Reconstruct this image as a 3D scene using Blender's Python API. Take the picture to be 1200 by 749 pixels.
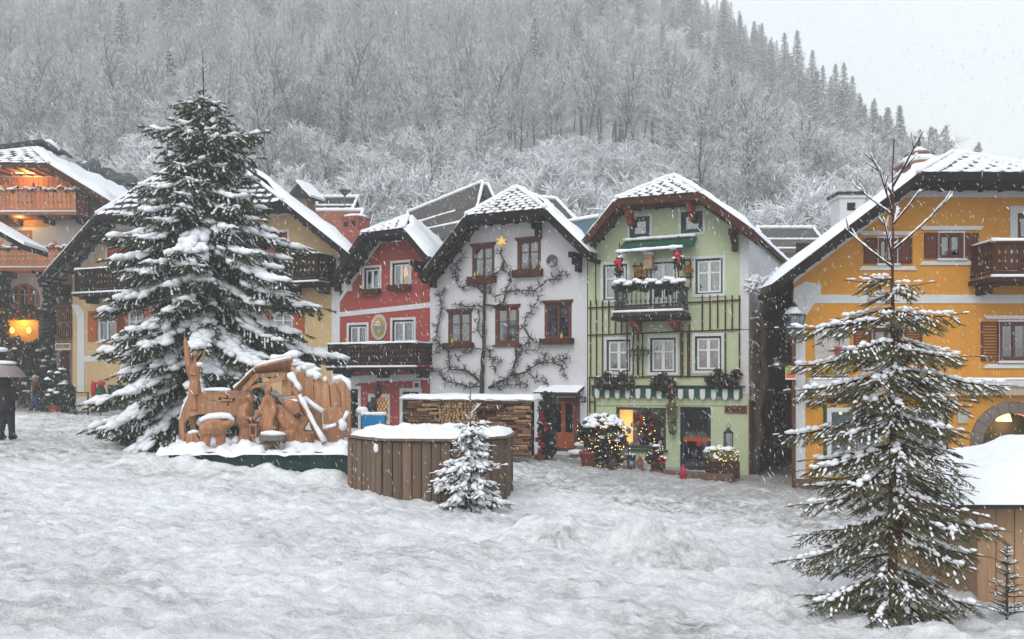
import bpy, bmesh, math, random
import numpy as np
from mathutils import Vector, Matrix, noise
from mathutils.geometry import tessellate_polygon

for o in list(bpy.data.objects): bpy.data.objects.remove(o)
SC = bpy.context.scene
COL = SC.collection
rad = math.radians
random.seed(7)

# ---------------------------------------------------------------- camera, sky, sun, exposure
CZ = 2.65          # eye height over the square's datum
HOR = 441.0        # horizon row in the photograph (1200 x 749)
F = 1000.0         # focal length in photograph pixels
cam = bpy.data.cameras.new('camera'); camo = bpy.data.objects.new('camera', cam)
COL.objects.link(camo); SC.camera = camo
camo.location = (0, 0, CZ); camo.rotation_euler = (rad(90), 0, 0)
cam.sensor_width = 36; cam.lens = 36*F/1200
cam.shift_y = (HOR-374.5)/1200
cam.clip_start = 0.1; cam.clip_end = 4000

world = bpy.data.worlds.new('World'); SC.world = world; world.use_nodes = True
wn = world.node_tree; wn.nodes.clear()
sky = wn.nodes.new('ShaderNodeTexSky'); sky.sky_type = 'NISHITA'; sky.sun_disc = False
SUN_EL, SUN_AZ = rad(48), rad(205)
sky.sun_elevation = SUN_EL; sky.sun_rotation = SUN_AZ
sky.air_density = 2.5; sky.dust_density = 1.5; sky.ozone_density = 4.0
hsv = wn.nodes.new('ShaderNodeHueSaturation'); hsv.inputs['Saturation'].default_value = 0.42
bg = wn.nodes.new('ShaderNodeBackground'); bg.inputs['Strength'].default_value = 0.125
wo = wn.nodes.new('ShaderNodeOutputWorld')
wn.links.new(sky.outputs[0], hsv.inputs['Color']); wn.links.new(hsv.outputs[0], bg.inputs['Color'])
wn.links.new(bg.outputs[0], wo.inputs['Surface'])

sl = bpy.data.lights.new('sun', 'SUN'); slo = bpy.data.objects.new('sun', sl); COL.objects.link(slo)
sl.energy = 1.15; sl.angle = rad(35); sl.color = (1.0, 0.97, 0.93)
# light comes from behind the camera, a little to the left
sd = Vector((math.sin(SUN_AZ)*math.cos(SUN_EL), math.cos(SUN_AZ)*math.cos(SUN_EL), math.sin(SUN_EL)))
slo.rotation_euler = (-sd).to_track_quat('-Z', 'Y').to_euler()
slo.location = (0, -20, 40)

SC.view_settings.view_transform = 'Standard'; SC.view_settings.look = 'None'
SC.view_settings.exposure = 1.14; SC.view_settings.gamma = 1.0; SC.view_settings.use_curve_mapping = False
SC.render.engine = 'CYCLES'
SC.cycles.use_denoising = True
SC.cycles.max_bounces = 5; SC.cycles.diffuse_bounces = 3; SC.cycles.glossy_bounces = 2
SC.cycles.transmission_bounces = 3; SC.cycles.transparent_max_bounces = 12; SC.cycles.volume_bounces = 2
SC.cycles.caustics_reflective = False; SC.cycles.caustics_refractive = False

# ---------------------------------------------------------------- materials
MATS = {}
def srgb(r, g, b):
    f = lambda c: (c/255/12.92) if c <= 10 else ((c/255+0.055)/1.055)**2.4
    c = [f(r), f(g), f(b)]; y = .3*c[0]+.6*c[1]+.1*c[2]
    return tuple(max(0, (y+(k-y)*.97)*.63) for k in c)   # what the photograph shows, taken back to a surface colour
def new_mat(name):
    m = bpy.data.materials.new(name); m.use_nodes = True; MATS[name] = m
    nt = m.node_tree; b = nt.nodes['Principled BSDF']
    return m, nt, b
def mat(name, col, rough=0.8, var=0.15, scale=6.0, stretch=(1, 1, 1), bump=0.15, bscale=None, rnd=0.0, spec=0.3,
        col2=None, c2amt=0.5, c2scale=1.5, metal=0.0, dist=0.02):
    """plain procedural surface: noise in value, a second colour for stains and carved crease shade, fine bump, per-object variation"""
    m, nt, b = new_mat(name); N, L = nt.nodes, nt.links
    tc = N.new('ShaderNodeTexCoord'); mp = N.new('ShaderNodeMapping'); mp.inputs['Scale'].default_value = stretch
    L.new(tc.outputs['Object'], mp.inputs['Vector'])
    n1 = N.new('ShaderNodeTexNoise'); n1.inputs['Scale'].default_value = scale; n1.inputs['Detail'].default_value = 6
    n1.inputs['Roughness'].default_value = 0.65
    L.new(mp.outputs[0], n1.inputs['Vector'])
    cr = N.new('ShaderNodeValToRGB')
    cr.color_ramp.elements[0].position = 0.28; cr.color_ramp.elements[1].position = 0.72
    cr.color_ramp.elements[0].color = [max(0, c*(1-var)) for c in col]+[1]
    cr.color_ramp.elements[1].color = [min(1, c*(1+var)) for c in col]+[1]
    L.new(n1.outputs['Fac'], cr.inputs['Fac']); out = cr.outputs['Color']
    if col2:
        n2 = N.new('ShaderNodeTexNoise'); n2.inputs['Scale'].default_value = c2scale; n2.inputs['Detail'].default_value = 8
        n2.inputs['Roughness'].default_value = 0.7
        L.new(mp.outputs[0], n2.inputs['Vector'])
        r2 = N.new('ShaderNodeValToRGB'); r2.color_ramp.elements[0].position = 0.48; r2.color_ramp.elements[1].position = 0.7
        r2.color_ramp.elements[1].color = (c2amt, c2amt, c2amt, 1)
        L.new(n2.outputs['Fac'], r2.inputs['Fac'])
        mx = N.new('ShaderNodeMixRGB'); mx.inputs['Color2'].default_value = (*col2, 1)
        L.new(r2.outputs['Color'], mx.inputs['Fac']); L.new(out, mx.inputs['Color1']); out = mx.outputs['Color']
    if rnd:
        oi = N.new('ShaderNodeObjectInfo'); hs = N.new('ShaderNodeHueSaturation')
        mr = N.new('ShaderNodeMapRange'); mr.inputs['To Min'].default_value = 1-rnd; mr.inputs['To Max'].default_value = 1+rnd
        L.new(oi.outputs['Random'], mr.inputs['Value']); L.new(mr.outputs[0], hs.inputs['Value'])
        L.new(out, hs.inputs['Color']); out = hs.outputs['Color']
    L.new(out, b.inputs['Base Color'])
    b.inputs['Roughness'].default_value = rough; b.inputs['Specular IOR Level'].default_value = spec
    b.inputs['Metallic'].default_value = metal
    if bump:
        n3 = N.new('ShaderNodeTexNoise'); n3.inputs['Scale'].default_value = bscale or scale*4; n3.inputs['Detail'].default_value = 5
        L.new(mp.outputs[0], n3.inputs['Vector'])
        bp = N.new('ShaderNodeBump'); bp.inputs['Strength'].default_value = bump; bp.inputs['Distance'].default_value = dist
        L.new(n3.outputs['Fac'], bp.inputs['Height']); L.new(bp.outputs[0], b.inputs['Normal'])
    return m
def emit(name, col, strength, col2=None, scale=4.0):
    m, nt, b = new_mat(name); N, L = nt.nodes, nt.links
    b.inputs['Base Color'].default_value = (*[c*0.8 for c in col], 1)
    b.inputs['Emission Color'].default_value = (*col, 1); b.inputs['Emission Strength'].default_value = strength
    if col2:
        tc = N.new('ShaderNodeTexCoord'); n = N.new('ShaderNodeTexNoise'); n.inputs['Scale'].default_value = scale
        cr = N.new('ShaderNodeValToRGB'); cr.color_ramp.elements[0].color = (*col2, 1); cr.color_ramp.elements[1].color = (*col, 1)
        cr.color_ramp.elements[0].position = 0.35; cr.color_ramp.elements[1].position = 0.65
        L.new(tc.outputs['Object'], n.inputs['Vector']); L.new(n.outputs['Fac'], cr.inputs['Fac'])
        L.new(cr.outputs[0], b.inputs['Emission Color'])
    return m
def glass(name, tint=(0.55, 0.62, 0.68), refl=0.16):
    m = bpy.data.materials.new(name); m.use_nodes = True; nt = m.node_tree; N, L = nt.nodes, nt.links; N.clear()
    tr = N.new('ShaderNodeBsdfTransparent'); tr.inputs['Color'].default_value = (*tint, 1)
    gl = N.new('ShaderNodeBsdfGlossy'); gl.inputs['Roughness'].default_value = 0.06; gl.inputs['Color'].default_value = (0.85, 0.9, 0.95, 1)
    tc = N.new('ShaderNodeTexCoord'); nz = N.new('ShaderNodeTexNoise'); nz.inputs['Scale'].default_value = 2.0
    bp = N.new('ShaderNodeBump'); bp.inputs['Strength'].default_value = 0.15; bp.inputs['Distance'].default_value = 0.02
    L.new(tc.outputs['Object'], nz.inputs['Vector']); L.new(nz.outputs['Fac'], bp.inputs['Height']); L.new(bp.outputs[0], gl.inputs['Normal'])
    mx = N.new('ShaderNodeMixShader'); mx.inputs[0].default_value = refl
    o = N.new('ShaderNodeOutputMaterial')
    L.new(tr.outputs[0], mx.inputs[1]); L.new(gl.outputs[0], mx.inputs[2]); L.new(mx.outputs[0], o.inputs['Surface'])
    MATS[name] = m; return m

SNOW = (0.70, 0.715, 0.745)
mat('snow', SNOW, 0.75, 0.04, 3, bump=0.5, bscale=14, dist=0.03, spec=0.2)
mat('snow_roof', SNOW, 0.75, 0.05, 1.5, bump=0.35, bscale=5, dist=0.05, spec=0.2, col2=(0.62, 0.65, 0.70), c2amt=0.35, c2scale=0.7)
mat('snow_tree', (0.70, 0.715, 0.745), 0.8, 0.06, 4, bump=0.6, bscale=18, dist=0.03, spec=0.15)
mat('plaster_white', (0.50, 0.497, 0.515), 0.9, 0.05, 2, bump=0.25, bscale=25, col2=(0.40, 0.395, 0.40), c2amt=0.45, c2scale=0.5)
mat('trim_white', (0.50, 0.50, 0.51), 0.85, 0.06, 5, bump=0.15, bscale=40, col2=(0.38, 0.375, 0.37), c2amt=0.4, c2scale=1.2)
mat('plaster_ochre_pale', srgb(220, 188, 138), 0.9, 0.06, 3, bump=0.3, bscale=22, col2=srgb(196, 164, 118), c2amt=0.6, c2scale=0.6)
mat('plaster_red', srgb(178, 78, 68), 0.9, 0.1, 4, bump=0.5, bscale=25, col2=srgb(158, 72, 62), c2amt=0.6, c2scale=0.9)
mat('plaster_green', srgb(204, 216, 176), 0.9, 0.05, 3, bump=0.2, bscale=30, col2=srgb(188, 198, 162), c2amt=0.6, c2scale=0.5)
mat('plaster_orange', srgb(232, 160, 48), 0.9, 0.06, 3, bump=0.5, bscale=14, col2=srgb(212, 140, 40), c2amt=0.6, c2scale=0.7)
mat('plaster_tan', srgb(150, 128, 98), 0.9, 0.1, 3, bump=0.3, bscale=20, col2=srgb(120, 105, 88), c2amt=0.6)
mat('stone', srgb(128, 116, 108), 0.9, 0.25, 5, bump=0.6, bscale=18, rnd=0.15, col2=srgb(92, 86, 80), c2amt=0.5)
mat('plinth', srgb(120, 92, 78), 0.9, 0.2, 4, bump=0.4, bscale=18)
mat('brick_pink', srgb(176, 92, 78), 0.9, 0.15, 8, bump=0.4, col2=srgb(150, 80, 70))
mat('wood_dark', (0.014, 0.0098, 0.008), 0.9, 0.35, 4, (1, 1, 1), 0.4, rnd=0.2, spec=0.08)
mat('wood_brown', srgb(80, 46, 30), 0.85, 0.3, 5, (1, 1, 1), 0.4, rnd=0.15, spec=0.12)
mat('wood_redbrown', srgb(106, 54, 40), 0.65, 0.25, 6, bump=0.3, rnd=0.08)
mat('wood_orange', srgb(204, 128, 82), 0.7, 0.25, 3, (6, 6, 0.6), 0.3, rnd=0.18)
mat('wood_shutter', srgb(178, 84, 28), 0.7, 0.2, 4, (8, 8, 0.7), 0.3, rnd=0.1)
mat('wood_shutter_dark', srgb(108, 50, 24), 0.7, 0.2, 4, (6, 6, 6), 0.3, rnd=0.08)
mat('wood_grey', srgb(136, 112, 92), 0.85, 0.45, 2.2, (9, 9, 0.5), 0.5, rnd=0.22, col2=srgb(80, 68, 60), c2amt=0.7, c2scale=1.0)
mat('wood_tan', srgb(196, 158, 122), 0.75, 0.15, 2.5, (8, 8, 0.5), 0.3, rnd=0.08, col2=srgb(165, 125, 92))
mat('wood_carved', srgb(208, 154, 114), 0.7, 0.45, 2.2, (11, 11, 0.5), 0.9, col2=srgb(150, 96, 60), c2amt=0.85, c2scale=1.1, rnd=0.14)  # besides grain, dark patches coloured in for shade in the carving
mat('wood_figure', srgb(196, 138, 98), 0.65, 0.35, 6, (3, 3, 0.8), 0.9, col2=srgb(136, 84, 52), c2amt=0.85, c2scale=2.5)  # dark patches painted in for crease shade that flat light leaves out
mat('log_side', srgb(142, 104, 74), 0.9, 0.35, 6, bump=0.5, col2=srgb(84, 58, 42), c2amt=0.8, c2scale=3)
mat('log_end', srgb(196, 156, 108), 0.9, 0.25, 9, bump=0.4, col2=srgb(140, 100, 66), c2amt=0.7, c2scale=5)
mat('tile_slate', (0.024, 0.023, 0.025), 0.7, 0.3, 8, bump=0.3, rnd=0.25)
mat('roof_dark', (0.022, 0.021, 0.023), 0.8, 0.25, 3, bump=0.4, bscale=9, col2=(0.05, 0.048, 0.05), c2amt=0.5)
mat('roof_brown', (0.055, 0.050, 0.048), 0.85, 0.25, 4, bump=0.6, bscale=12, col2=(0.10, 0.095, 0.095), c2amt=0.5)
mat('roof_rust', srgb(150, 86, 58), 0.85, 0.2, 4, bump=0.4)
mat('metal_teal', srgb(70, 104, 116), 0.45, 0.12, 3, bump=0.1, spec=0.5, metal=0.3, col2=srgb(96, 122, 132))
mat('metal_grey', srgb(120, 122, 128), 0.4, 0.1, 5, bump=0.05, metal=0.6)
mat('iron', (0.010, 0.010, 0.011), 0.5, 0.3, 20, bump=0.2, spec=0.4)
mat('paint_green', srgb(24, 72, 60), 0.55, 0.15, 8, bump=0.1)
mat('paint_purple', srgb(66, 32, 40), 0.6, 0.15, 8, bump=0.1)
mat('paint_white', (0.56, 0.56, 0.56), 0.5, 0.04, 8, bump=0.05)
mat('paint_blue', srgb(24, 146, 208), 0.45, 0.04, 3, bump=0.03)
mat('plate_blue', srgb(38, 46, 84), 0.4, 0.1, 8, bump=0.0)
mat('fabric_green', srgb(24, 88, 66), 0.85, 0.12, 12, bump=0.2)
mat('fabric_beige', srgb(200, 178, 156), 0.9, 0.06, 10, bump=0.15)
mat('base_green', srgb(24, 62, 58), 0.7, 0.2, 4, bump=0.2)
mat('terracotta', srgb(164, 82, 56), 0.85, 0.15, 9, bump=0.2)
mat('curtain', (0.30, 0.31, 0.32), 0.9, 0.12, 3, (10, 10, 0.6), 0.2)
mat('interior', (0.014, 0.012, 0.011), 0.9, 0.3, 1.2, bump=0)
mat('red', srgb(188, 28, 30), 0.6, 0.15, 12, bump=0.15)
mat('pink', srgb(190, 24, 74), 0.6, 0.15, 12, bump=0.1)
mat('yellow', srgb(226, 190, 30), 0.6, 0.1, 8, bump=0.05)
mat('orange', srgb(232, 112, 30), 0.6, 0.1, 8, bump=0.05)
mat('lime', srgb(124, 176, 30), 0.6, 0.12, 8, bump=0.05)
mat('paper', srgb(205, 200, 196), 0.7, 0.06, 8, bump=0, col2=srgb(150, 110, 96), c2amt=0.7, c2scale=6)
mat('gold', srgb(206, 150, 62), 0.6, 0.15, 12, bump=0.1)
mat('cream', srgb(206, 200, 190), 0.8, 0.05, 8, bump=0.1)
mat('bluegrey', srgb(120, 156, 172), 0.7, 0.1, 8, bump=0.05)
mat('bark', (0.060, 0.045, 0.036), 0.9, 0.35, 9, (1, 1, 0.4), 0.7, bscale=24)
mat('bark_red', srgb(92, 60, 48), 0.9, 0.3, 9, (1, 1, 0.35), 0.7, bscale=26, col2=srgb(60, 42, 36))
mat('twig', (0.105, 0.088, 0.080), 0.9, 0.25, 2, bump=0, rnd=0.25)
mat('trunk_far', (0.085, 0.072, 0.068), 0.9, 0.25, 3, bump=0, rnd=0.25)
mat('frost', (0.74, 0.755, 0.785), 0.85, 0.08, 1.0, bump=0, rnd=0.10)
mat('vine', (0.032, 0.026, 0.023), 0.9, 0.3, 9, bump=0.4)
mat('needle', srgb(134, 142, 94), 0.7, 0.35, 3.0, bump=0, col2=srgb(92, 104, 70), c2amt=0.8, c2scale=2.0)
mat('needle_dark', srgb(70, 88, 52), 0.75, 0.35, 2.2, bump=0, col2=srgb(44, 60, 40), c2amt=0.8, c2scale=1.2)
mat('needle_far', (0.055, 0.066, 0.062), 0.9, 0.3, 1.0, bump=0, rnd=0.25)
mat('leaf_dark', srgb(34, 50, 30), 0.6, 0.4, 5, bump=0, col2=srgb(52, 72, 40), c2amt=0.7, c2scale=4)
mat('coat', (0.016, 0.016, 0.019), 0.85, 0.3, 12, bump=0.3)
mat('trousers', (0.020, 0.021, 0.026), 0.9, 0.3, 12, bump=0.2)
mat('jeans', srgb(46, 74, 120), 0.9, 0.2, 14, bump=0.2)
mat('navy', srgb(36, 46, 66), 0.85, 0.3, 10, bump=0.2)
mat('skin', srgb(205, 150, 122), 0.6, 0.06, 10, bump=0)
mat('hat_beige', srgb(206, 186, 162), 0.95, 0.12, 20, bump=0.4)
mat('jacket_brown', srgb(96, 66, 58), 0.9, 0.2, 14, bump=0.3)
mat('umbrella', srgb(170, 152, 152), 0.7, 0.08, 6, bump=0.05)
mat('wool_grey', srgb(128, 120, 112), 0.9, 0.2, 9, bump=0.3)
emit('glow_warm', (1.0, 0.50, 0.12), 0.95, (0.75, 0.28, 0.04), 2.5)
emit('glow_star', (1.0, 0.40, 0.10), 1.2)
emit('glow_bulb', (1.0, 0.62, 0.20), 1.7)
emit('glow_shop', (1.0, 0.47, 0.08), 0.36, (0.75, 0.30, 0.05), 2.0)
emit('glow_tube', (1.0, 0.60, 0.20), 3.0)
emit('star_yellow', (1.0, 0.50, 0.06), 0.22)
glass('glass'); glass('glass_shop', (0.85, 0.87, 0.88), 0.08)
def M(n): return MATS[n]

# ---------------------------------------------------------------- mesh building
def link(o, parent=None):
    COL.objects.link(o)
    if parent is not None: o.parent = parent
    return o
def tag(o, label=None, cat=None, group=None, kind=None):
    if label: o['label'] = label
    if cat: o['category'] = cat
    if group: o['group'] = group
    if kind: o['kind'] = kind
    return o
def empty(name, loc=(0, 0, 0), rz=0.0, label=None, cat=None, group=None):
    o = bpy.data.objects.new(name, None); o.empty_display_size = 0.2
    o.location = loc; o.rotation_euler = (0, 0, rz); COL.objects.link(o)
    return tag(o, label, cat, group)
_ICO = {}
def ico(lev):
    if lev not in _ICO:
        bm = bmesh.new(); bmesh.ops.create_icosphere(bm, subdivisions=lev, radius=1.0)
        bm.verts.ensure_lookup_table()
        _ICO[lev] = (np.array([v.co[:] for v in bm.verts]), np.array([[v.index for v in f.verts] for f in bm.faces]))
        bm.free()
    return _ICO[lev]
class MB:
    def __init__(s): s.v = []; s.f = []; s.m = []
    def add(s, vs, fs, m=0):
        o = len(s.v); s.v += [tuple(v) for v in vs]
        for f in fs: s.f.append(tuple(i+o for i in f)); s.m.append(m)
    def box(s, x0, x1, y0, y1, z0, z1, m=0):
        s.add([(x0, y0, z0), (x1, y0, z0), (x1, y1, z0), (x0, y1, z0), (x0, y0, z1), (x1, y0, z1), (x1, y1, z1), (x0, y1, z1)],
              [(0, 3, 2, 1), (4, 5, 6, 7), (0, 1, 5, 4), (1, 2, 6, 5), (2, 3, 7, 6), (3, 0, 4, 7)], m)
    def ring(s, x0, x1, z0, z1, w, y0, y1, m=0, wb=None):
        wb = w if wb is None else wb
        s.box(x0, x0+w, y0, y1, z0, z1, m); s.box(x1-w, x1, y0, y1, z0, z1, m)
        s.box(x0+w, x1-w, y0, y1, z1-w, z1, m); s.box(x0+w, x1-w, y0, y1, z0, z0+wb, m)
    def bar(s, p, q, w, h, m=0, up=(0, 0, 1)):
        p, q = Vector(p), Vector(q); d = (q-p).normalized(); up = Vector(up)
        a = d.cross(up)
        if a.length < 1e-4: a = d.cross(Vector((1, 0, 0)))
        a.normalize(); b = a.cross(d)
        vs = [c+a*i*w/2+b*j*h/2 for c in (p, q) for i, j in ((-1, -1), (1, -1), (1, 1), (-1, 1))]
        s.add(vs, [(3, 2, 1, 0), (4, 5, 6, 7), (0, 1, 5, 4), (1, 2, 6, 5), (2, 3, 7, 6), (3, 0, 4, 7)], m)
    def tube(s, pts, rads, n=6, m=0):
        pts = [Vector(p) for p in pts]
        if not hasattr(rads, '__len__'): rads = [rads]*len(pts)
        vs = []; ref = None
        for i, p in enumerate(pts):
            d = (pts[min(i+1, len(pts)-1)]-pts[max(i-1, 0)])
            if d.length < 1e-6: d = Vector((0, 0, 1))
            d.normalize()
            if ref is None: ref = Vector((1, 0, 0)) if abs(d.x) < 0.8 else Vector((0, 1, 0))
            a = (ref-d*ref.dot(d)).normalized(); ref = a; b = d.cross(a)
            vs += [p+(a*math.cos(2*math.pi*k/n)+b*math.sin(2*math.pi*k/n))*rads[i] for k in range(n)]
        fs = [(i*n+k, i*n+(k+1) % n, (i+1)*n+(k+1) % n, (i+1)*n+k) for i in range(len(pts)-1) for k in range(n)]
        fs += [tuple(range(n-1, -1, -1)), tuple((len(pts)-1)*n+k for k in range(n))]
        s.add(vs, fs, m)
    def lathe(s, c, prof, n=12, m=0):
        c = Vector(c); vs = []
        for r, z in prof: vs += [c+Vector((r*math.cos(2*math.pi*k/n), r*math.sin(2*math.pi*k/n), z)) for k in range(n)]
        fs = [(i*n+k, i*n+(k+1) % n, (i+1)*n+(k+1) % n, (i+1)*n+k) for i in range(len(prof)-1) for k in range(n)]
        fs += [tuple(range(n-1, -1, -1)), tuple((len(prof)-1)*n+k for k in range(n))]
        s.add(vs, fs, m)
    def prism(s, poly, vec, m=0, holes=()):
        """planar polygon extruded by vec, with through holes"""
        vec = Vector(vec); loops = [[Vector(p) for p in poly]]+[[Vector(p) for p in h] for h in holes]
        flat = [p for l in loops for p in l]; n = len(flat)
        tri = tessellate_polygon(loops)
        nn = (flat[1]-flat[0]).cross(flat[2]-flat[0])
        vs = flat+[p+vec for p in flat]; fs = []
        for t in tri:
            a, b, c = t
            k = (flat[b]-flat[a]).cross(flat[c]-flat[a])
            if k.dot(vec) > 0: a, b, c = c, b, a
            fs.append((a, b, c)); fs.append((c+n, b+n, a+n))
        o = 0
        for l in loops:
            k = len(l)
            for i in range(k): fs.append((o+i, o+(i+1) % k, o+(i+1) % k+n, o+i+n))
            o += k
        s.add(vs, fs, m)
    def blob(s, c, r, seed=0, amt=0.25, lev=2, m=0, freq=1.6, flat=None):
        V, Fc = ico(lev); c = Vector(c); vs = []
        if not hasattr(r, '__len__'): r = (r, r, r)
        for p in V:
            k = 1+amt*noise.noise(Vector(p)*freq+Vector((seed*3.1, seed*1.7, seed*0.9)))
            z = p[2]*k
            if flat is not None and z < -flat: z = -flat
            vs.append((c.x+p[0]*k*r[0], c.y+p[1]*k*r[1], c.z+z*r[2]))
        s.add(vs, [tuple(f) for f in Fc], m)
    def mesh(s, name, mats, smooth=False):
        me = bpy.data.meshes.new(name); me.from_pydata(s.v, [], s.f)
        for k in mats: me.materials.append(M(k) if isinstance(k, str) else k)
        if any(s.m): me.polygons.foreach_set('material_index', s.m)
        bm = bmesh.new(); bm.from_mesh(me); bmesh.ops.recalc_face_normals(bm, faces=bm.faces); bm.to_mesh(me); bm.free()
        if smooth: me.polygons.foreach_set('use_smooth', [True]*len(me.polygons))
        me.update(); return me
    def build(s, name, mats, parent=None, smooth=False, loc=(0, 0, 0)):
        if isinstance(mats, str): mats = [mats]
        o = bpy.data.objects.new(name, s.mesh(name, mats, smooth)); o.location = loc
        return link(o, parent)
def remesh(o, vox=0.03, smooth=True):
    m = o.modifiers.new('remesh', 'REMESH'); m.mode = 'VOXEL'; m.voxel_size = vox; m.use_smooth_shade = smooth
    return o
def bevel(o, w=0.015, seg=2):
    m = o.modifiers.new('bevel', 'BEVEL'); m.width = w; m.segments = seg; m.limit_method = 'ANGLE'; m.angle_limit = rad(40)
    return o
def np_mesh(name, chunks, mats, smooth=False):
    """chunks of (verts, faces, material index) -> one mesh"""
    me = bpy.data.meshes.new(name); V = []; LI = []; LS = []; MI = []; vo = 0; lo = 0
    for v, f, mi in chunks:
        if len(f) == 0: continue
        f = np.asarray(f); V.append(np.asarray(v, dtype=np.float32)); LI.append((f+vo).ravel())
        k = f.shape[1]; LS.append(lo+np.arange(len(f))*k); MI.append(np.full(len(f), mi)); vo += len(v); lo += f.size
    V = np.concatenate(V); LI = np.concatenate(LI).astype(np.int32); LS = np.concatenate(LS).astype(np.int32); MI = np.concatenate(MI).astype(np.int32)
    me.vertices.add(len(V)); me.vertices.foreach_set('co', V.ravel())
    me.loops.add(len(LI)); me.loops.foreach_set('vertex_index', LI)
    me.polygons.add(len(LS)); me.polygons.foreach_set('loop_start', LS)
    me.polygons.foreach_set('material_index', MI)
    if smooth: me.polygons.foreach_set('use_smooth', np.ones(len(LS), dtype=bool))
    for k in mats: me.materials.append(M(k))
    me.update(calc_edges=True); me.validate(); return me
def np_obj(name, chunks, mats, parent=None, smooth=False, loc=(0, 0, 0)):
    o = bpy.data.objects.new(name, np_mesh(name, chunks, mats, smooth)); o.location = loc
    return link(o, parent)
RNG = np.random.default_rng(11)
def _basis(d):
    ref = np.where(np.abs(d[:, 2:3]) < 0.9, np.array([[0, 0, 1.0]]), np.array([[1.0, 0, 0]]))
    a = np.cross(d, ref); a /= np.linalg.norm(a, axis=1, keepdims=True)+1e-9
    return a, np.cross(a, d)
def np_segs(S, n=3):
    """segments rows: x0 y0 z0 x1 y1 z1 r0 r1 -> open tubes"""
    S = np.asarray(S, dtype=float)
    p, q = S[:, :3], S[:, 3:6]; d = q-p; d /= np.linalg.norm(d, axis=1, keepdims=True)+1e-9
    a, b = _basis(d); V = []
    for base, r in ((p, S[:, 6:7]), (q, S[:, 7:8])):
        for k in range(n):
            t = 2*math.pi*k/n; V.append(base+(a*math.cos(t)+b*math.sin(t))*r)
    V = np.stack(V, 1).reshape(-1, 3); o = np.arange(len(S))[:, None]*2*n
    Fc = np.concatenate([o+np.array([[k, (k+1) % n, n+(k+1) % n, n+k]]) for k in range(n)])
    return V, Fc
def np_needles(S, per_m, ln, w, spread=0.85, down=0.0):
    """S rows x0 y0 z0 x1 y1 z1 -> needle triangles all round each twig"""
    S = np.asarray(S, dtype=float); p, q = S[:, :3], S[:, 3:6]; L = np.linalg.norm(q-p, axis=1)
    cnt = np.maximum(3, (L*per_m).astype(int)); idx = np.repeat(np.arange(len(S)), cnt); N = len(idx)
    t = RNG.random((N, 1)); d = (q-p)/(L[:, None]+1e-9); a, b = _basis(d); d, a, b = d[idx], a[idx], b[idx]
    base = p[idx]+(q-p)[idx]*t; th = RNG.random((N, 1))*2*math.pi
    r = a*np.cos(th)+b*np.sin(th); dirn = d*RNG.uniform(0.45, 0.9, (N, 1))+r*spread; dirn[:, 2] -= down
    dirn /= np.linalg.norm(dirn, axis=1, keepdims=True)
    tip = base+dirn*ln*RNG.uniform(0.7, 1.2, (N, 1)); s = np.cross(dirn, RNG.normal(size=(N, 3))); s /= np.linalg.norm(s, axis=1, keepdims=True)+1e-9
    V = np.stack([base-s*w, base+s*w, tip], 1).reshape(-1, 3)
    return V, np.arange(3*N).reshape(-1, 3)
def np_blobs(Cn, Rr, Dd=None, lev=1, amt=0.3):
    """lumps at Cn with radii Rr (N,3), long axis turned to Dd (N,3)"""
    T, Fc = ico(lev); Cn = np.asarray(Cn, float); Rr = np.asarray(Rr, float); N = len(Cn)
    P = np.repeat(T[None], N, 0)*(1+RNG.uniform(-amt, amt, (N, len(T), 1)))
    P[:, :, 2] = np.where(P[:, :, 2] < -0.45, -0.45, P[:, :, 2])
    P = P*Rr[:, None, :]
    if Dd is not None:
        d = np.asarray(Dd, float); d = d/(np.linalg.norm(d, axis=1, keepdims=True)+1e-9)
        side = np.cross(np.array([[0, 0, 1.0]]), d); side /= np.linalg.norm(side, axis=1, keepdims=True)+1e-9
        up = np.cross(d, side)
        P = P[:, :, 0:1]*d[:, None]+P[:, :, 1:2]*side[:, None]+P[:, :, 2:3]*up[:, None]
    V = (P+Cn[:, None]).reshape(-1, 3)
    Fa = (np.arange(N)[:, None, None]*len(T)+Fc[None]).reshape(-1, 3)
    return V, Fa
def fbm(x, y, sc, oct=4, seed=0.0):
    return noise.fractal(Vector((x*sc+seed, y*sc-seed, seed)), 1.0, 2.0, oct)

# ---------------------------------------------------------------- pixel -> place (a pixel is only a direction; Y is the distance from what the thing stands on)
def at(px, py, Y): return Vector(((px-600)/F*Y, Y, CZ+(HOR-py)/F*Y))
def sstep(a, b, x):
    t = min(1, max(0, (x-a)/(b-a))); return t*t*(3-2*t)
def gz(x, y):
    """the square falls gently to the right"""
    if x < -12: return 0.90+0.16*(1-math.exp((x+12)/6.0))
    if x > 12: return -0.90-0.10*(1-math.exp(-(x-12)/6.0))
    return -0.075*x
def onground(px, Y): 
    x = (px-600)/F*Y; return Vector((x, Y, gz(x, Y)))
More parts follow.
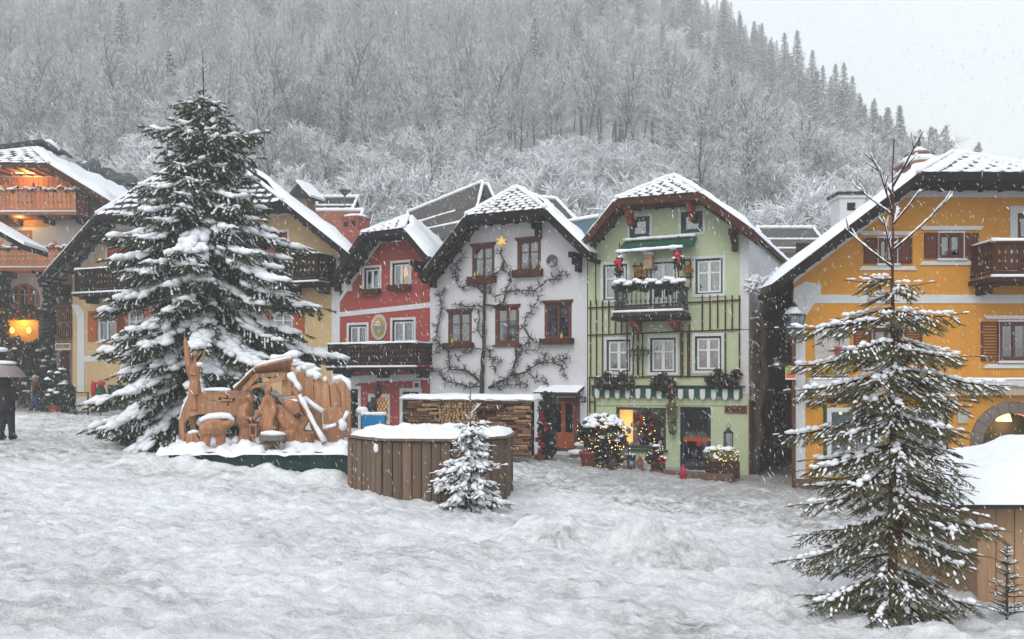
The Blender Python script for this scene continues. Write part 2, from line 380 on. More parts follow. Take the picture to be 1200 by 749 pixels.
# ---------------------------------------------------------------- ground
def build_ground():
    xs = np.concatenate([np.arange(-46, -30, 0.6), np.arange(-30, 20, 0.095), np.arange(20, 40, 0.6)])
    ys = list(np.arange(-12, 5, 0.7)); y = 5.0
    while y < 50: ys.append(y); y += 0.035+0.0032*max(0, y-5)
    nx, ny = len(xs), len(ys); V = np.empty((ny, nx, 3)); T = np.zeros((ny, nx), dtype=np.float32)
    for j, y in enumerate(ys):
        for i, x in enumerate(xs):
            near = 1 if y > 4 else 0
            z = gz(x, y)+0.05*fbm(x, y*1.3, 0.35, 2, 3.0)
            if near:
                b = fbm(x, y, 1.6, 3, 9.0)
                z += 0.07*b+0.075*fbm(x, y, 4.5, 3, 5.0)
                z += 0.07*max(0, fbm(x, y, 0.9, 2, 21.0))-0.05*abs(fbm(x*1.0, y*1.0, 2.1, 2, 33.0))-0.05*abs(fbm(x, y, 6.5, 2, 43.0))
            # trodden lane along the house fronts and across the square to the alley on the right
            lane = 0.72*sstep(17.5, 24.5, y+0.42*max(-14, min(x, 9))-0.6+1.8*fbm(x,y,.3,3,4.0))*sstep(-3.5, 3.5, x)
            lane = max(lane, 0.85*sstep(31, 36, y+0.42*(x+12))*sstep(-9, -12, x))
            lane = max(lane, 0.6*math.exp(-((x-6.2+.8*fbm(x, y, .3, 2, 1.0))/2.2)**2)*sstep(15, 22, y))
            lane = max(lane, 0.35*math.exp(-((x+11.5+.25*(y-14)+1.5*fbm(x, y, .3, 2, 2.0))/2.6)**2)*sstep(6, 12, y))
            z += 0.24*math.exp(-((y-19.05)/.42)**2)*sstep(-9.2, -8.4, x)*sstep(-3.2, -3.9, x)*(1+.5*fbm(x, y, 1.4, 3, 6.0))
            du, dv = (x-2.72)*.905-(y-30.6)*.426, -((x-2.72)*.426+(y-30.6)*.905)
            if -1.5 < du < 12: lane = max(lane, 1-sstep(2.0, 5.0, dv-.18*max(0, du-4)+1.1*fbm(x, y, .6, 3, 3.0)))
            T[j, i] = lane
            V[j, i] = (x, y, z-0.05*lane)
    a = np.arange(ny*nx).reshape(ny, nx)
    Fc = np.stack([a[:-1, :-1], a[:-1, 1:], a[1:, 1:], a[1:, :-1]], -1).reshape(-1, 4)
    o = np_obj('ground', [(V.reshape(-1, 3), Fc, 0)], ['snow'], smooth=True)
    at_ = o.data.attributes.new('lane', 'FLOAT', 'POINT'); at_.data.foreach_set('value', T.ravel())
    m, nt, b = new_mat('ground_snow'); N, L = nt.nodes, nt.links
    tc = N.new('ShaderNodeTexCoord')
    def nz(scale, detail=6, rough=0.65, st=(1, 1, 1), seed=0):
        mp = N.new('ShaderNodeMapping'); mp.inputs['Scale'].default_value = st; mp.inputs['Location'].default_value = (seed, seed, 0)
        n = N.new('ShaderNodeTexNoise'); n.inputs['Scale'].default_value = scale; n.inputs['Detail'].default_value = detail; n.inputs['Roughness'].default_value = rough
        L.new(tc.outputs['Object'], mp.inputs['Vector']); L.new(mp.outputs[0], n.inputs['Vector']); return n.outputs['Fac']
    def ramp(src, p0, p1, c0=(0, 0, 0, 1), c1=(1, 1, 1, 1)):
        r = N.new('ShaderNodeValToRGB'); r.color_ramp.elements[0].position = p0; r.color_ramp.elements[1].position = p1
        r.color_ramp.elements[0].color = c0; r.color_ramp.elements[1].color = c1; L.new(src, r.inputs['Fac']); return r.outputs['Color']
    def math_(op, a_, b_, clamp=False):
        n = N.new('ShaderNodeMath'); n.operation = op; n.use_clamp = clamp
        for k, s in ((0, a_), (1, b_)):
            if isinstance(s, (int, float)): n.inputs[k].default_value = s
            else: L.new(s, n.inputs[k])
        return n.outputs[0]
    def mix(f, c1, c2):
        n = N.new('ShaderNodeMixRGB')
        for k, s in (('Fac', f), ('Color1', c1), ('Color2', c2)):
            if isinstance(s, tuple): n.inputs[k].default_value = s
            else: L.new(s, n.inputs[k])
        return n.outputs['Color']
    attr = N.new('ShaderNodeAttribute'); attr.attribute_name = 'lane'; lane = attr.outputs['Fac']
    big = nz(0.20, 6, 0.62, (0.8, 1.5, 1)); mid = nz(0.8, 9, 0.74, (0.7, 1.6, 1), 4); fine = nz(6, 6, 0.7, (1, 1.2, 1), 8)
    clean = ramp(nz(5.5, 8, 0.72, (1, 1.2, 1), 2), 0.34, 0.64, (0.64, 0.65, 0.672, 1), (0.88, 0.888, 0.91, 1))  # dirty-to-clean mottling, its contrast also standing in for weak bump shading
    # packed and thawed places: grey, and brown where grit and paving come through
    s = math_('ADD', math_('MULTIPLY', big, 0.9), math_('MULTIPLY', mid, 0.7))
    s = math_('ADD', s, math_('MULTIPLY', lane, 0.42))
    speck = ramp(nz(7.0, 8, 0.75, (0.9, 1.2, 1), 17), 0.40, 0.58); speck2 = ramp(nz(2.4, 9, 0.75, (0.85, 1.25, 1), 23), 0.42, 0.60)
    packed = math_('MULTIPLY', ramp(s, 0.66, 0.98), math_('ADD', math_('MULTIPLY', speck, 0.5), math_('MULTIPLY', speck2, 0.7)), True)
    grit = math_('MULTIPLY', ramp(s, 0.80, 1.02), math_('MULTIPLY', speck2, speck), True)
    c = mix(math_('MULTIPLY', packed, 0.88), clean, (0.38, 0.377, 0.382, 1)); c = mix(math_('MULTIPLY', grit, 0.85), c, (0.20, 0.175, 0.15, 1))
    wet = ramp(math_('ADD', math_('MULTIPLY', nz(2.6, 7, 0.7, (0.6, 2.2, 1), 13), 0.8), math_('MULTIPLY', lane, 0.5)), 0.58, 0.86)
    c = mix(math_('MULTIPLY', math_('MULTIPLY', wet, lane), 1.15, True), c, (0.29, 0.285, 0.283, 1))
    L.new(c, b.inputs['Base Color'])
    L.new(ramp(packed, 0, 1, (0.75, 0.75, 0.75, 1), (0.42, 0.42, 0.42, 1)), b.inputs['Roughness']); b.inputs['Specular IOR Level'].default_value = 0.3
    h = math_('ADD', math_('MULTIPLY', nz(4, 8, 0.7), 1.0), math_('MULTIPLY', nz(18, 6, 0.7), 0.5))
    bp = N.new('ShaderNodeBump'); bp.inputs['Strength'].default_value = 1.0; bp.inputs['Distance'].default_value = 0.09
    L.new(h, bp.inputs['Height']); L.new(bp.outputs[0], b.inputs['Normal'])
    o.data.materials[0] = m
    tag(o, kind='structure')
build_ground()

# ---------------------------------------------------------------- mountain side
def hill(x, y):
    sh = 1.32*(math.log1p(math.exp(min(60, (x-50)/14.0)))*14.0)
    s = y-47-sh
    if s <= 0: return gz(x, y)-0.45
    h = 0.48*s+0.00015*s*s
    h += 0.05*s*fbm(x, y, 0.012, 3, 2.0)*1.6+1.2*fbm(x, y, 0.05, 3, 7.0)*min(1, s/20)
    h -= 62*math.exp(-((x+0.435*y)/26)**2)*sstep(250, 430, y)
    cap = 275
    h = cap*(1-math.exp(-h/cap*1.0)) if h > 200 else h
    if h > 200: h = h
    h = min(h, 262)
    return gz(x, y)*0.6+h*min(1, s/6+0.2)
def build_hill():
    xs = np.concatenate([np.arange(-560, -160, 16), np.arange(-160, 200, 4.5), np.arange(200, 640, 14)])
    ys = np.concatenate([np.arange(-200, 40, 30), np.arange(40, 220, 3.2), np.arange(220, 690, 9)])
    V = np.array([(x, y, hill(x, y)) for y in ys for x in xs]); ny, nx = len(ys), len(xs)
    a = np.arange(ny*nx).reshape(ny, nx); Fc = np.stack([a[:-1, :-1], a[:-1, 1:], a[1:, 1:], a[1:, :-1]], -1).reshape(-1, 4)
    mat('hillside', (0.34, 0.345, 0.36), 0.9, 0.12, 0.4, bump=0.8, bscale=1.5, dist=0.4, col2=(0.085, 0.075, 0.072), c2amt=0.85, c2scale=0.12)
    tag(np_obj('hillside', [(V, Fc, 0)], ['hillside'], smooth=True), kind='structure')
build_hill()

# ---------------------------------------------------------------- woods on the slope
def bare_tree(seed, H, spread, limbs=15, sub=5, tw=9, upright=0.6, low=0.22):
    r = random.Random(seed); trunk = []; twigs = []; p = Vector((0, 0, -0.8)); d = Vector((r.uniform(-.06, .06), r.uniform(-.06, .06), 1))
    n = 9; pts = [p]
    for i in range(n):
        d = (d+Vector((r.gauss(0, .07), r.gauss(0, .07), 0.12))).normalized(); p = p+d*(H*0.92+0.8)/n; pts.append(p)
    R0 = 0.012*H+0.03
    for i in range(n): trunk.append((*pts[i], *pts[i+1], R0*(1-i/n)+0.02, R0*(1-(i+1)/n)+0.02))
    def along(t):
        k = min(n-1, int(t*n)); return pts[k].lerp(pts[k+1], t*n-k)
    for i in range(limbs):
        t = low+(0.98-low)*(i+r.random()*.8)/limbs; b = along(t); az = i*2.4+r.uniform(-.5, .5)
        prof = math.sin(math.pi*min(1, 0.25+0.72*(t-low)/(1-low)))
        L = spread*(0.35+0.75*prof)*r.uniform(.75, 1.2); dd = Vector((math.cos(az), math.sin(az), upright*r.uniform(.6, 1.5)+t*0.6)).normalized()
        q = b; lp = [q]
        for k in range(3):
            dd = (dd+Vector((r.gauss(0, .16), r.gauss(0, .16), r.gauss(0.05, .12)))).normalized(); q2 = q+dd*L/3
            rr = 0.35*R0*(1-t*0.6)
            trunk.append((*q, *q2, rr*(1-k/3)+.012, rr*(1-(k+1)/3)+.012)); q = q2; lp.append(q)
        for j in range(sub):
            tt = 0.25+0.75*(j+r.random())/sub; k = min(2, int(tt*3)); s = lp[k].lerp(lp[k+1], min(1, tt*3-k))
            sd_ = (dd+Vector((r.gauss(0, .6), r.gauss(0, .6), r.gauss(.1, .4)))).normalized(); sl_ = L*0.42*r.uniform(.6, 1.2)
            e = s+sd_*sl_+Vector((0, 0, -0.08*sl_)); twigs.append((*s, *e, .022, .010))
            for w in range(tw):
                a0 = s.lerp(e, r.random()**.8); td = (sd_+Vector((r.gauss(0, .75), r.gauss(0, .75), r.gauss(.05, .5)))).normalized()
                tl = sl_*r.uniform(.3, .75); twigs.append((*a0, *(a0+td*tl), .012, .004))
    return np.array(trunk), np.array(twigs)
def bare_meshes(i, *a, frost=1.0, **k):
    tr, tw = bare_tree(100+i, *a, **k)
    up = np.concatenate([tw, tr[9:]]); fr = up.copy(); rr = np.maximum(fr[:, 6:8], 0.009)
    fr[:, 2] += rr[:, 0]*0.9; fr[:, 5] += rr[:, 1]*0.9; fr[:, 6:8] = rr*1.1*frost+0.006*frost
    keep = RNG.random(len(fr)) < 0.94
    flat = np.abs(fr[:, 5]-fr[:, 2])/(np.linalg.norm(fr[:, 3:6]-fr[:, :3], axis=1)+1e-6) < 0.93
    t1 = np_segs(tr, 5); c1 = np_segs(tw, 3); c2 = np_segs(fr[keep & flat], 3)
    return np_mesh('trunk', [(*t1, 0)], ['trunk_far'], True), np_mesh('crown', [(*c1, 0), (*c2, 1)], ['twig', 'frost'], True)
def conifer_meshes(i, H, R):
    r = random.Random(500+i); br = []; sn = []; sr = []; sd_ = []
    n = int(H/0.42)
    for w in range(n):
        t = (w+0.6)/n; z = H*(0.10+0.88*t); L = R*(1-t)**0.85*r.uniform(.85, 1.1)+0.15
        for k in range(7):
            az = k*2*math.pi/7+w*0.7+r.uniform(-.3, .3); l = L*r.uniform(.75, 1.15); dr = 0.30+0.25*(1-t)
            z_ = z; z = z_+r.uniform(-.35, .35); p = Vector((0, 0, z)); prev = p
            for s in range(3):
                q = Vector((math.cos(az)*l*(s+1)/3, math.sin(az)*l*(s+1)/3, z-dr*l*((s+1)/3)**1.3)); br.append((*prev, *q)); prev = q
                if r.random() < 0.6:
                    sn.append((q.x*.9+r.gauss(0, .1), q.y*.9+r.gauss(0, .1), q.z+0.08)); sr.append((l*0.13+.05, l*0.07+.04, 0.06)); sd_.append((math.cos(az), math.sin(az), -dr))
            z = z_
    nd = np_needles(br, 14, 0.42, 0.055, 1.0, 0.5)
    return (np_mesh('trunk', [(*np_segs([(0, 0, -1, 0, 0, H, 0.018*H, 0.02)], 6), 0)], ['trunk_far'], True),
            np_mesh('crown', [(*nd, 0), (*np_blobs(sn, sr, sd_, 1, .3), 1)], ['needle_far', 'frost']))
KINDS = []
for i, (a, k) in enumerate([((11.5, 2.7), dict(limbs=26, sub=5, tw=12, upright=.9, low=.30, frost=.6)), ((13.5, 2.9), dict(limbs=28, sub=5, tw=12, upright=1.0, low=.36, frost=.5)),
                            ((9.5, 3.0), dict(limbs=26, sub=5, tw=13, upright=.7, frost=.75)), ((12.5, 3.3), dict(limbs=28, sub=5, tw=12, upright=.75, low=.26, frost=.65)),
                            ((5.6, 3.1), dict(limbs=30, sub=7, tw=14, upright=.55, low=.10, frost=1.9)), ((6.6, 3.3), dict(limbs=32, sub=7, tw=14, upright=.6, low=.12, frost=1.9)),
                            ((4.2, 2.8), dict(limbs=28, sub=7, tw=13, upright=.45, low=.06, frost=1.8))]):
    KINDS.append(bare_meshes(i, *a, **k))
for i, (H, R) in enumerate([(13, 2.7), (16, 3.0), (10.5, 2.5)]): KINDS.append(conifer_meshes(i, H, R))
LABELS = {0: ('tall_bare_tree', 'tall bare tree with frosted twigs among the wood on the slope', 'tree', 'tall bare trees in the wood on the mountainside'),
          1: ('snowy_bush_tree', 'low spreading tree thickly frosted with snow at the foot of the slope', 'tree', 'low frosted trees just above the roofs'),
          2: ('spruce_tree', 'dark spruce dusted with snow standing in the bare wood', 'tree', 'spruces scattered over the mountainside')}
def plant_woods():
    r = random.Random(77); spots = []
    y = 52.0
    while y < 640:
        s = 3.1 if y < 72 else 3.9 if y < 110 else 5.0 if y < 180 else 7.0 if y < 350 else 10.0
        lim = 0.66*y+9; x = -lim+r.random()*s
        while x < min(lim, 0.66*y+9):
            X, Yy = x+r.uniform(-.45, .45)*s, y+r.uniform(-.45, .45)*s; x += s*r.uniform(.85, 1.15)
            sh = 1.32*(math.log1p(math.exp(min(60, (X-50)/14.0)))*14.0)
            if Yy-47-sh < 6: continue
            z = hill(X, Yy)
            if z > 255: continue
            if -1 < X < 19 and 100 < Yy < 111: continue
            if 0 < X < 17 and 80 < Yy < 108 and r.random() < .25: continue
            if -40 < X < -28 and 60 < Yy < 69: continue
            cl = fbm(X, Yy, 0.014, 2, 31.0)
            pc = 0.0 if Yy < 110 else 0.02 if Yy < 190 else 0.30+0.6*max(0, cl)
            if X > 60 and Yy > 170: pc += 0.45
            if X > 40 and Yy > 150: pc += 0.10
            if r.random() < pc: k = r.choice((7, 8, 9))
            elif Yy < 74 or (-1 < X < 18 and Yy < 108): k = r.choice((4, 5, 6, 4, 5)) if Yy < 74 else 6
            elif Yy < 92: k = r.choice((4, 5, 2, 0))
            else: k = r.choice((0, 1, 2, 3))
            if X > 26 and Yy < 230 and k < 4: k = r.choice((6, 4, 2))
            spots.append((X, Yy, z-0.2, k, r.random()*6.28, r.uniform(.78, 1.25)))
        y += s*0.8
    spots.sort(key=lambda t: t[1])
    used = {0: 0, 1: 0, 2: 0}; rest = []; src = {}
    for X, Yy, z, k, rot, sc in spots:
        fam = 2 if k >= 7 else 1 if k >= 4 else 0
        if used[fam] < (300 if fam == 0 else 300) and abs(X) < 0.64*Yy+3:
            used[fam] += 1; nm, lb, ct, gp = LABELS[fam]
            e = empty(nm, (X, Yy, z), rot, lb, ct, gp); e.scale = (sc, sc, sc)
            for part, me in zip(('trunk', 'crown'), KINDS[k]):
                c = bpy.data.objects.new(part, me); link(c, e); src.setdefault((k, part), c)
        else: rest.append((X, Yy, z, k, rot, sc))
    print('trees', used, 'rest', len(rest))
    me = bpy.data.meshes.new('distant_wood'); me.from_pydata([t[:3] for t in rest], [], [])
    for nm, ty, ix in (('kind', 'INT', 3), ('turn', 'FLOAT', 4), ('size', 'FLOAT', 5)):
        a = me.attributes.new(nm, ty, 'POINT'); a.data.foreach_set('value', [t[ix] for t in rest])
    o = bpy.data.objects.new('distant_wood', me); link(o)
    tag(o, 'snow-covered wood covering the upper mountainside', 'wood', None, 'stuff')
    ng = bpy.data.node_groups.new('distant_wood', 'GeometryNodeTree')
    ng.interface.new_socket('Geometry', in_out='INPUT', socket_type='NodeSocketGeometry')
    ng.interface.new_socket('Geometry', in_out='OUTPUT', socket_type='NodeSocketGeometry')
    N, L = ng.nodes, ng.links; gi = N.new('NodeGroupInput'); go = N.new('NodeGroupOutput'); jn = N.new('GeometryNodeJoinGeometry')
    def named(nm, ty):
        n = N.new('GeometryNodeInputNamedAttribute'); n.data_type = ty; n.inputs['Name'].default_value = nm; return n.outputs['Attribute']
    kd, tn, sz = named('kind', 'INT'), named('turn', 'FLOAT'), named('size', 'FLOAT')
    cx = N.new('ShaderNodeCombineXYZ'); L.new(tn, cx.inputs['Z'])
    for (k, part), ob in src.items():
        oi = N.new('GeometryNodeObjectInfo'); oi.inputs['Object'].default_value = ob; oi.transform_space = 'ORIGINAL'
        oi.inputs['As Instance'].default_value = True
        cmp_ = N.new('FunctionNodeCompare'); cmp_.data_type = 'INT'; cmp_.operation = 'EQUAL'
        ii = [s for s in cmp_.inputs if s.enabled]
        L.new(kd, ii[0]); ii[1].default_value = k
        ip = N.new('GeometryNodeInstanceOnPoints'); L.new(gi.outputs[0], ip.inputs['Points']); L.new(cmp_.outputs[0], ip.inputs['Selection'])
        L.new(oi.outputs['Geometry'], ip.inputs['Instance']); L.new(cx.outputs[0], ip.inputs['Rotation']); L.new(sz, ip.inputs['Scale'])
        L.new(ip.outputs[0], jn.inputs[0])
    L.new(jn.outputs[0], go.inputs[0])
    md = o.modifiers.new('wood', 'NODES'); md.node_group = ng
plant_woods()

# dark retaining wall and rock among the trees
def retaining_wall():
    mb = MB(); x0, x1 = at(628, 190, 108).x, at(748, 190, 106).x; n = 9
    e = empty('retaining_wall', (x0, 107, hill(x0, 107)), 0, 'long dark retaining wall on the wooded slope above the roofs', 'wall')
    top0, top1 = at(628, 178, 107).z, at(748, 189, 107).z; zb = hill(x0, 107)
    for i in range(n):
        a, b = (x1-x0)*i/n, (x1-x0)*(i+1)/n-0.04; t0, t1 = top0+(top1-top0)*i/n-zb, top0+(top1-top0)*(i+1)/n-zb
        m = MB(); m.prism([(a, 0, -4), (b, 0, -4), (b, 0, t1), (a, 0, t0)], (0, 0.5, 0)); m.build('wall_panel', 'wall_dark', e)
        mb.prism([(a, -.12, t0+.01), (b+.03, -.12, t1+.01), (b+.03, -.12, t1+.34), (a, -.12, t0+.30)], (0, 0.8, 0))
    mb.build('snow', 'snow_roof', e)
mat('wall_dark', (0.045, 0.055, 0.062), 0.9, 0.3, 2, bump=0.5)
retaining_wall()
def rock():
    e = empty('rock_outcrop', (at(106, 210, 66).x, 66, hill(-33, 66)), 0, 'dark bare rock face with snowy ledges beside the timber balconies house', 'rock')
    mb = MB(); r = random.Random(4); zc = at(106, 212, 66).z-hill(-33, 66)
    for i in range(9): mb.blob((r.uniform(-2.4, 2.0), r.uniform(-.4, 1.0), zc+r.uniform(-3.2, .6)-0.2*i*0), (r.uniform(.9, 1.6), 1.0, r.uniform(.9, 1.5)), i, .6, 3)
    mb.build('rock_face', 'wall_dark', e)
    sb = MB()
    for i in range(9): sb.blob((r.uniform(-2.6, 2.2), -0.6, zc+r.uniform(-2.2, 1.6)), (r.uniform(.4, .9), .35, .12), i+20, .4, 2)
    sb.build('snow', 'snow_roof', e, True)
rock()

# ---------------------------------------------------------------- snow-filled air
def haze():
    mb = MB(); mb.box(-580, 660, -230, 705, -4, 292)
    m = bpy.data.materials.new('haze'); m.use_nodes = True; nt = m.node_tree; nt.nodes.clear()
    v = nt.nodes.new('ShaderNodeVolumePrincipled'); o = nt.nodes.new('ShaderNodeOutputMaterial')
    v.inputs['Color'].default_value = (0.985, 0.99, 1.0, 1); v.inputs['Density'].default_value = HAZE
    v.inputs['Anisotropy'].default_value = 0.0
    nt.links.new(v.outputs[0], o.inputs['Volume']); MATS['haze'] = m
    tag(mb.build('haze', 'haze'), 'thin white winter haze hanging over the square and the slope', 'haze', None, 'stuff')
HAZE = 0.0018
haze()
# ---------------------------------------------------------------- houses
class House:
    """local frame: x along the front, y into the house, z up from the ground at the left corner"""
    def __init__(s, name, label, L, R, D, cat='house', z0=None, skew=0.0):
        s.k = skew       # plan is a parallelogram: the depth runs askew, as on narrow old plots
        a, b = Vector(((L[0]-600)/F*L[1], L[1])), Vector(((R[0]-600)/F*R[1], R[1]))
        s.ang = math.atan2(b.y-a.y, b.x-a.x); s.W = (b-a).length; s.o = a; s.D = D
        s.z0 = gz(a.x, a.y) if z0 is None else z0
        s.root = empty(name, (a.x, a.y, s.z0), s.ang, label, cat); s.holes = []
        s.c, s.s = math.cos(s.ang), math.sin(s.ang)
    def uz(s, px, py, v=0.0):
        dx, dy = (px-600)/F, 1.0
        ox, oy = -s.o.x, -s.o.y
        lx, ly = ox*s.c+oy*s.s, -ox*s.s+oy*s.c; ex, ey = dx*s.c+dy*s.s, -dx*s.s+dy*s.c
        t = (v-ly)/ey
        return lx+t*ex, CZ+t*(HOR-py)/F-s.z0
    def rect(s, x0, y0, x1, y1, v=0.0):
        xm, ym = (x0+x1)/2, (y0+y1)/2
        return s.uz(x0, ym, v)[0], s.uz(x1, ym, v)[0], s.uz(xm, y1, v)[1], s.uz(xm, y0, v)[1]
    def p3(s, px, py, v=0.0):
        u, z = s.uz(px, py, v); return Vector((u, v, z))
    def world(s, u, v, z): return Vector((s.o.x+u*s.c-v*s.s, s.o.y+u*s.s+v*s.c, s.z0+z))
    def wall(s, poly, m, rects=None):
        pts = [s.p3(*p) for p in poly]; mb = MB()
        pl = [(p.x, 0, p.z) for p in pts]
        holes = [[(a, 0, c), (b, 0, c), (b, 0, d), (a, 0, d)] if not isinstance(a, list) else a for a, b, c, d in s.holes]
        loops = [[Vector(p) for p in pl]]+[[Vector(p) for p in h] for h in holes]
        flat = [p for l in loops for p in l]
        mb.add(flat, [tuple(t) for t in tessellate_polygon(loops)])
        for h in holes:                                            # reveals
            k = len(h); mb.add(h+[(x, 0.16, z) for x, y, z in h], [(i, (i+1) % k, (i+1) % k+k, i+k) for i in range(k)])
        k = len(pl); mb.add(pl+[(x+s.k*s.D, s.D, z) for x, y, z in pl], [(i, (i+1) % k, (i+1) % k+k, i+k) for i in range(k)]+[tuple(range(k, 2*k))])
        s.w = mb.build('wall', m, s.root)
        x0, x1 = min(p[0] for p in pl), max(p[0] for p in pl); zb, zt = min(p[2] for p in pl), max(p[2] for p in pl)
        ib = MB(); ib.box(x0+.4, x1-.4, 0.95, 1.0, zb+.2, zt-1.6); ib.build('inner_wall', 'interior', s.root)
        return s.w
    def autowall(s, m, ul=0.0, ur=None, base=-1.2, drop=0.16, left=None):
        ur = s.W if ur is None else ur
        f = lambda a, b, u: a.y+(b.y-a.y)*(u-a.x)/(b.x-a.x)
        dl = drop*math.hypot(1, (s.KL.y-s.EL.y)/(s.KL.x-s.EL.x)); dr = drop*math.hypot(1, (s.KR.y-s.ER.y)/(s.KR.x-s.ER.x))
        kz = min(s.KL.y, s.KR.y)-.05
        sl_ = (s.KL.y-s.EL.y)/(s.KL.x-s.EL.x); sr = (s.KR.y-s.ER.y)/(s.KR.x-s.ER.x)
        P = [(ul, base), (ur, base), (ur, f(s.ER, s.KR, ur)-dr), (s.KR.x+(s.KR.y-dr-kz-.05)/(-sr)*1.0*0+ (kz-(s.KR.y-dr))/sr, kz), (s.KL.x+(kz-(s.KL.y-dl))/sl_, kz), (ul, f(s.EL, s.KL, ul)-dl)]
        if left: P = P[:-1]+left
        s.outline = P
        pix = P
        s_uz, s.p3 = s.p3, lambda u, z: Vector((u, 0, z))
        w = s.wall(P, m); del s.p3
        return w
    def border(s, m, wd=0.25, out=0.02, name='border_trim'):
        """painted band that follows the roof line"""
        P = s.outline; mb = MB(); pts = [Vector(p) for p in P[2:6]]; cen = Vector((s.W/2, pts[0].y-1))
        inn = []
        for i, p in enumerate(pts):
            q = p+(Vector((0, -wd*1.25)) if i in (1, 2) else Vector((wd*(-1 if i == 0 else 1)*0, -wd*1.35))); inn.append(q)
        for i in range(3):
            a, b, c, d = pts[i], pts[i+1], inn[i+1], inn[i]
            mb.prism([(x.x, -out, x.y) for x in (a, b, c, d)], (0, out+.02, 0))
        return mb.build(name, m, s.root)
    def panel(s, poly, m, out=0.025, name='trim', parent=None, inn=0.03):
        pts = [s.p3(*p) for p in poly]; mb = MB(); mb.prism([(p.x, -out, p.z) for p in pts], (0, out+inn, 0))
        return mb.build(name, m, parent or s.root)
    def window(s, x0, y0, x1, y1, frame='wood_redbrown', fw=0.08, sash=None, sw=0.05, nx=2, nz=2, trim=None, tw=0.1, box=None, boxh=0.16,
               shutters=None, shw=None, curtain=True, lit=None, head=None, candle=None, gl='glass', name='window', sill=True, slats=False):
        u0, u1, z0, z1 = s.rect(x0, y0, x1, y1); s.holes.append((u0, u1, z0, z1))
        fb = MB(); fb.ring(u0+.004, u1-.004, z0+.004, z1-.004, fw, 0.03, 0.13, 0)
        i0, i1, k0, k1 = u0+fw, u1-fw, z0+fw, z1-fw
        mats = [frame, sash or frame]
        fb.ring(i0-.004, i1+.004, k0-.004, k1+.004, sw, 0.05, 0.11, 1)
        i0 += sw; i1 -= sw; k0 += sw; k1 -= sw
        for i in range(1, nx):
            c = i0+(i1-i0)*i/nx; fb.box(c-sw*.8, c+sw*.8, 0.045, 0.105, k0-.004, k1+.004, 1)
        zs = [0.0]+([0.64] if nz == 2 else [j/nz for j in range(1, nz)])+[1.0]
        for t in zs[1:-1]:
            c = k0+(k1-k0)*t; fb.box(i0-.004, i1+.004, 0.06, 0.10, c-sw*.4, c+sw*.4, 1)
        w = fb.build(name, mats, s.root)
        for i in range(nx):
            for j in range(len(zs)-1):
                p = MB(); p.box(i0+(i1-i0)*i/nx, i0+(i1-i0)*(i+1)/nx, 0.078, 0.084, k0+(k1-k0)*zs[j], k0+(k1-k0)*zs[j+1]); p.build('pane', gl, w)
        if trim:
            t = MB(); t.ring(u0-tw, u1+tw, z0-tw*.8, z1+tw, tw, -0.03, 0.02); t.build('surround', trim, w)
        if curtain:
            for sd_ in (0, 1):
                c = MB(); n = 9; wd = (i1-i0)*random.uniform(.20, .40); xs = [(i0 if sd_ == 0 else i1-wd)+wd*k/n for k in range(n+1)]
                zb_ = k0+(k1-k0)*random.choice((0, 0, .3))
                vs = [(x, 0.19+0.03*math.sin(k*2.1), z) for z in (zb_, k1) for k, x in enumerate(xs)]
                c.add(vs, [(k, k+1, n+2+k, n+1+k) for k in range(n)]); c.build('curtain', 'curtain', w, True)
        if lit:
            c = MB(); c.box(i0, i1, 0.30, 0.32, k0, k1); c.build('lit_room', lit, w)
        if sill and not box:
            b = MB(); b.box(u0-.07, u1+.07, -0.10, 0.03, z0-.07, z0-.004); b.build('sill', trim or frame, w)
        if box:
            b = MB(); b.box(u0-.10, u1+.10, -0.24, -0.004, z0-boxh*.7, z0+boxh*.35); 
            for k in range(4):
                xx = u0-.06+(u1-u0+.12)*k/3; b.box(xx-.02, xx+.02, -0.26, -0.242, z0-boxh*.7-.03, z0+boxh*.35+.01)
            b.build('flower_box', box, w)
        if head:
            b = MB(); b.box(u0-.06, u1+.06, -0.09, 0.02, z1+.004, z1+.07); b.box(u0-.03, u1+.03, -0.05, 0.02, z1-.05, z1+.003); b.build('head_moulding', head, w)
        if candle is not None:
            c = MB(); cx = i0+(i1-i0)*candle; c.lathe((cx, -0.10, z0+.05), [(0, 0), (.045, 0), (.05, .12), (.02, .20), (0, .24)], 8); c.build('candle', 'yellow', w)
        if shutters:
            hw = shw or (u1-u0)*.5
            for a, b_ in ((u0-hw-.02, u0-.03), (u1+.03, u1+hw+.02)):
                sb = MB()
                if slats:
                    sb.ring(a, b_, z0, z1, 0.05, -0.06, -0.012); n = 12
                    for k in range(n):
                        zz = z0+.05+(z1-z0-.1)*(k+.5)/n; sb.bar(((a+b_)/2, -0.036, zz-.02), ((a+b_)/2, -0.036, zz+.02), b_-a-.1, .012, 0, (0, 1, .9))
                else:
                    sb.box(a, b_, -0.05, -0.012, z0, z1)
                    for zz in (z0+(z1-z0)*.2, z0+(z1-z0)*.8): sb.box(a+.02, b_-.02, -0.07, -0.052, zz-.04, zz+.04)
                sb.build('shutter', shutters, w)
        return w
    def roof(s, EL, KL, KR, ER, ov, vh=2.2, D=None, th=0.12, snow=0.2, soffit='wood_dark', edge='wood_dark', tile=(0.42, 0.34), rafters=0.55, tmat='tile_slate', tsnow=0.78):
        D = D or s.D+0.4; q = [Vector(s.uz(*p, -ov)) for p in (EL, KL, KR, ER)]; EL, KL, KR, ER = q
        d1, d2 = KL-EL, KR-ER; den = d1.x*d2.y-d1.y*d2.x
        t = ((ER.x-EL.x)*d2.y-(ER.y-EL.y)*d2.x)/den; rg = EL+d1*t
        T3 = lambda p, v: Vector((p.x+s.k*max(0, v), v, p.y))
        A = T3(rg, vh); rb = MB(); s.ridge = rg
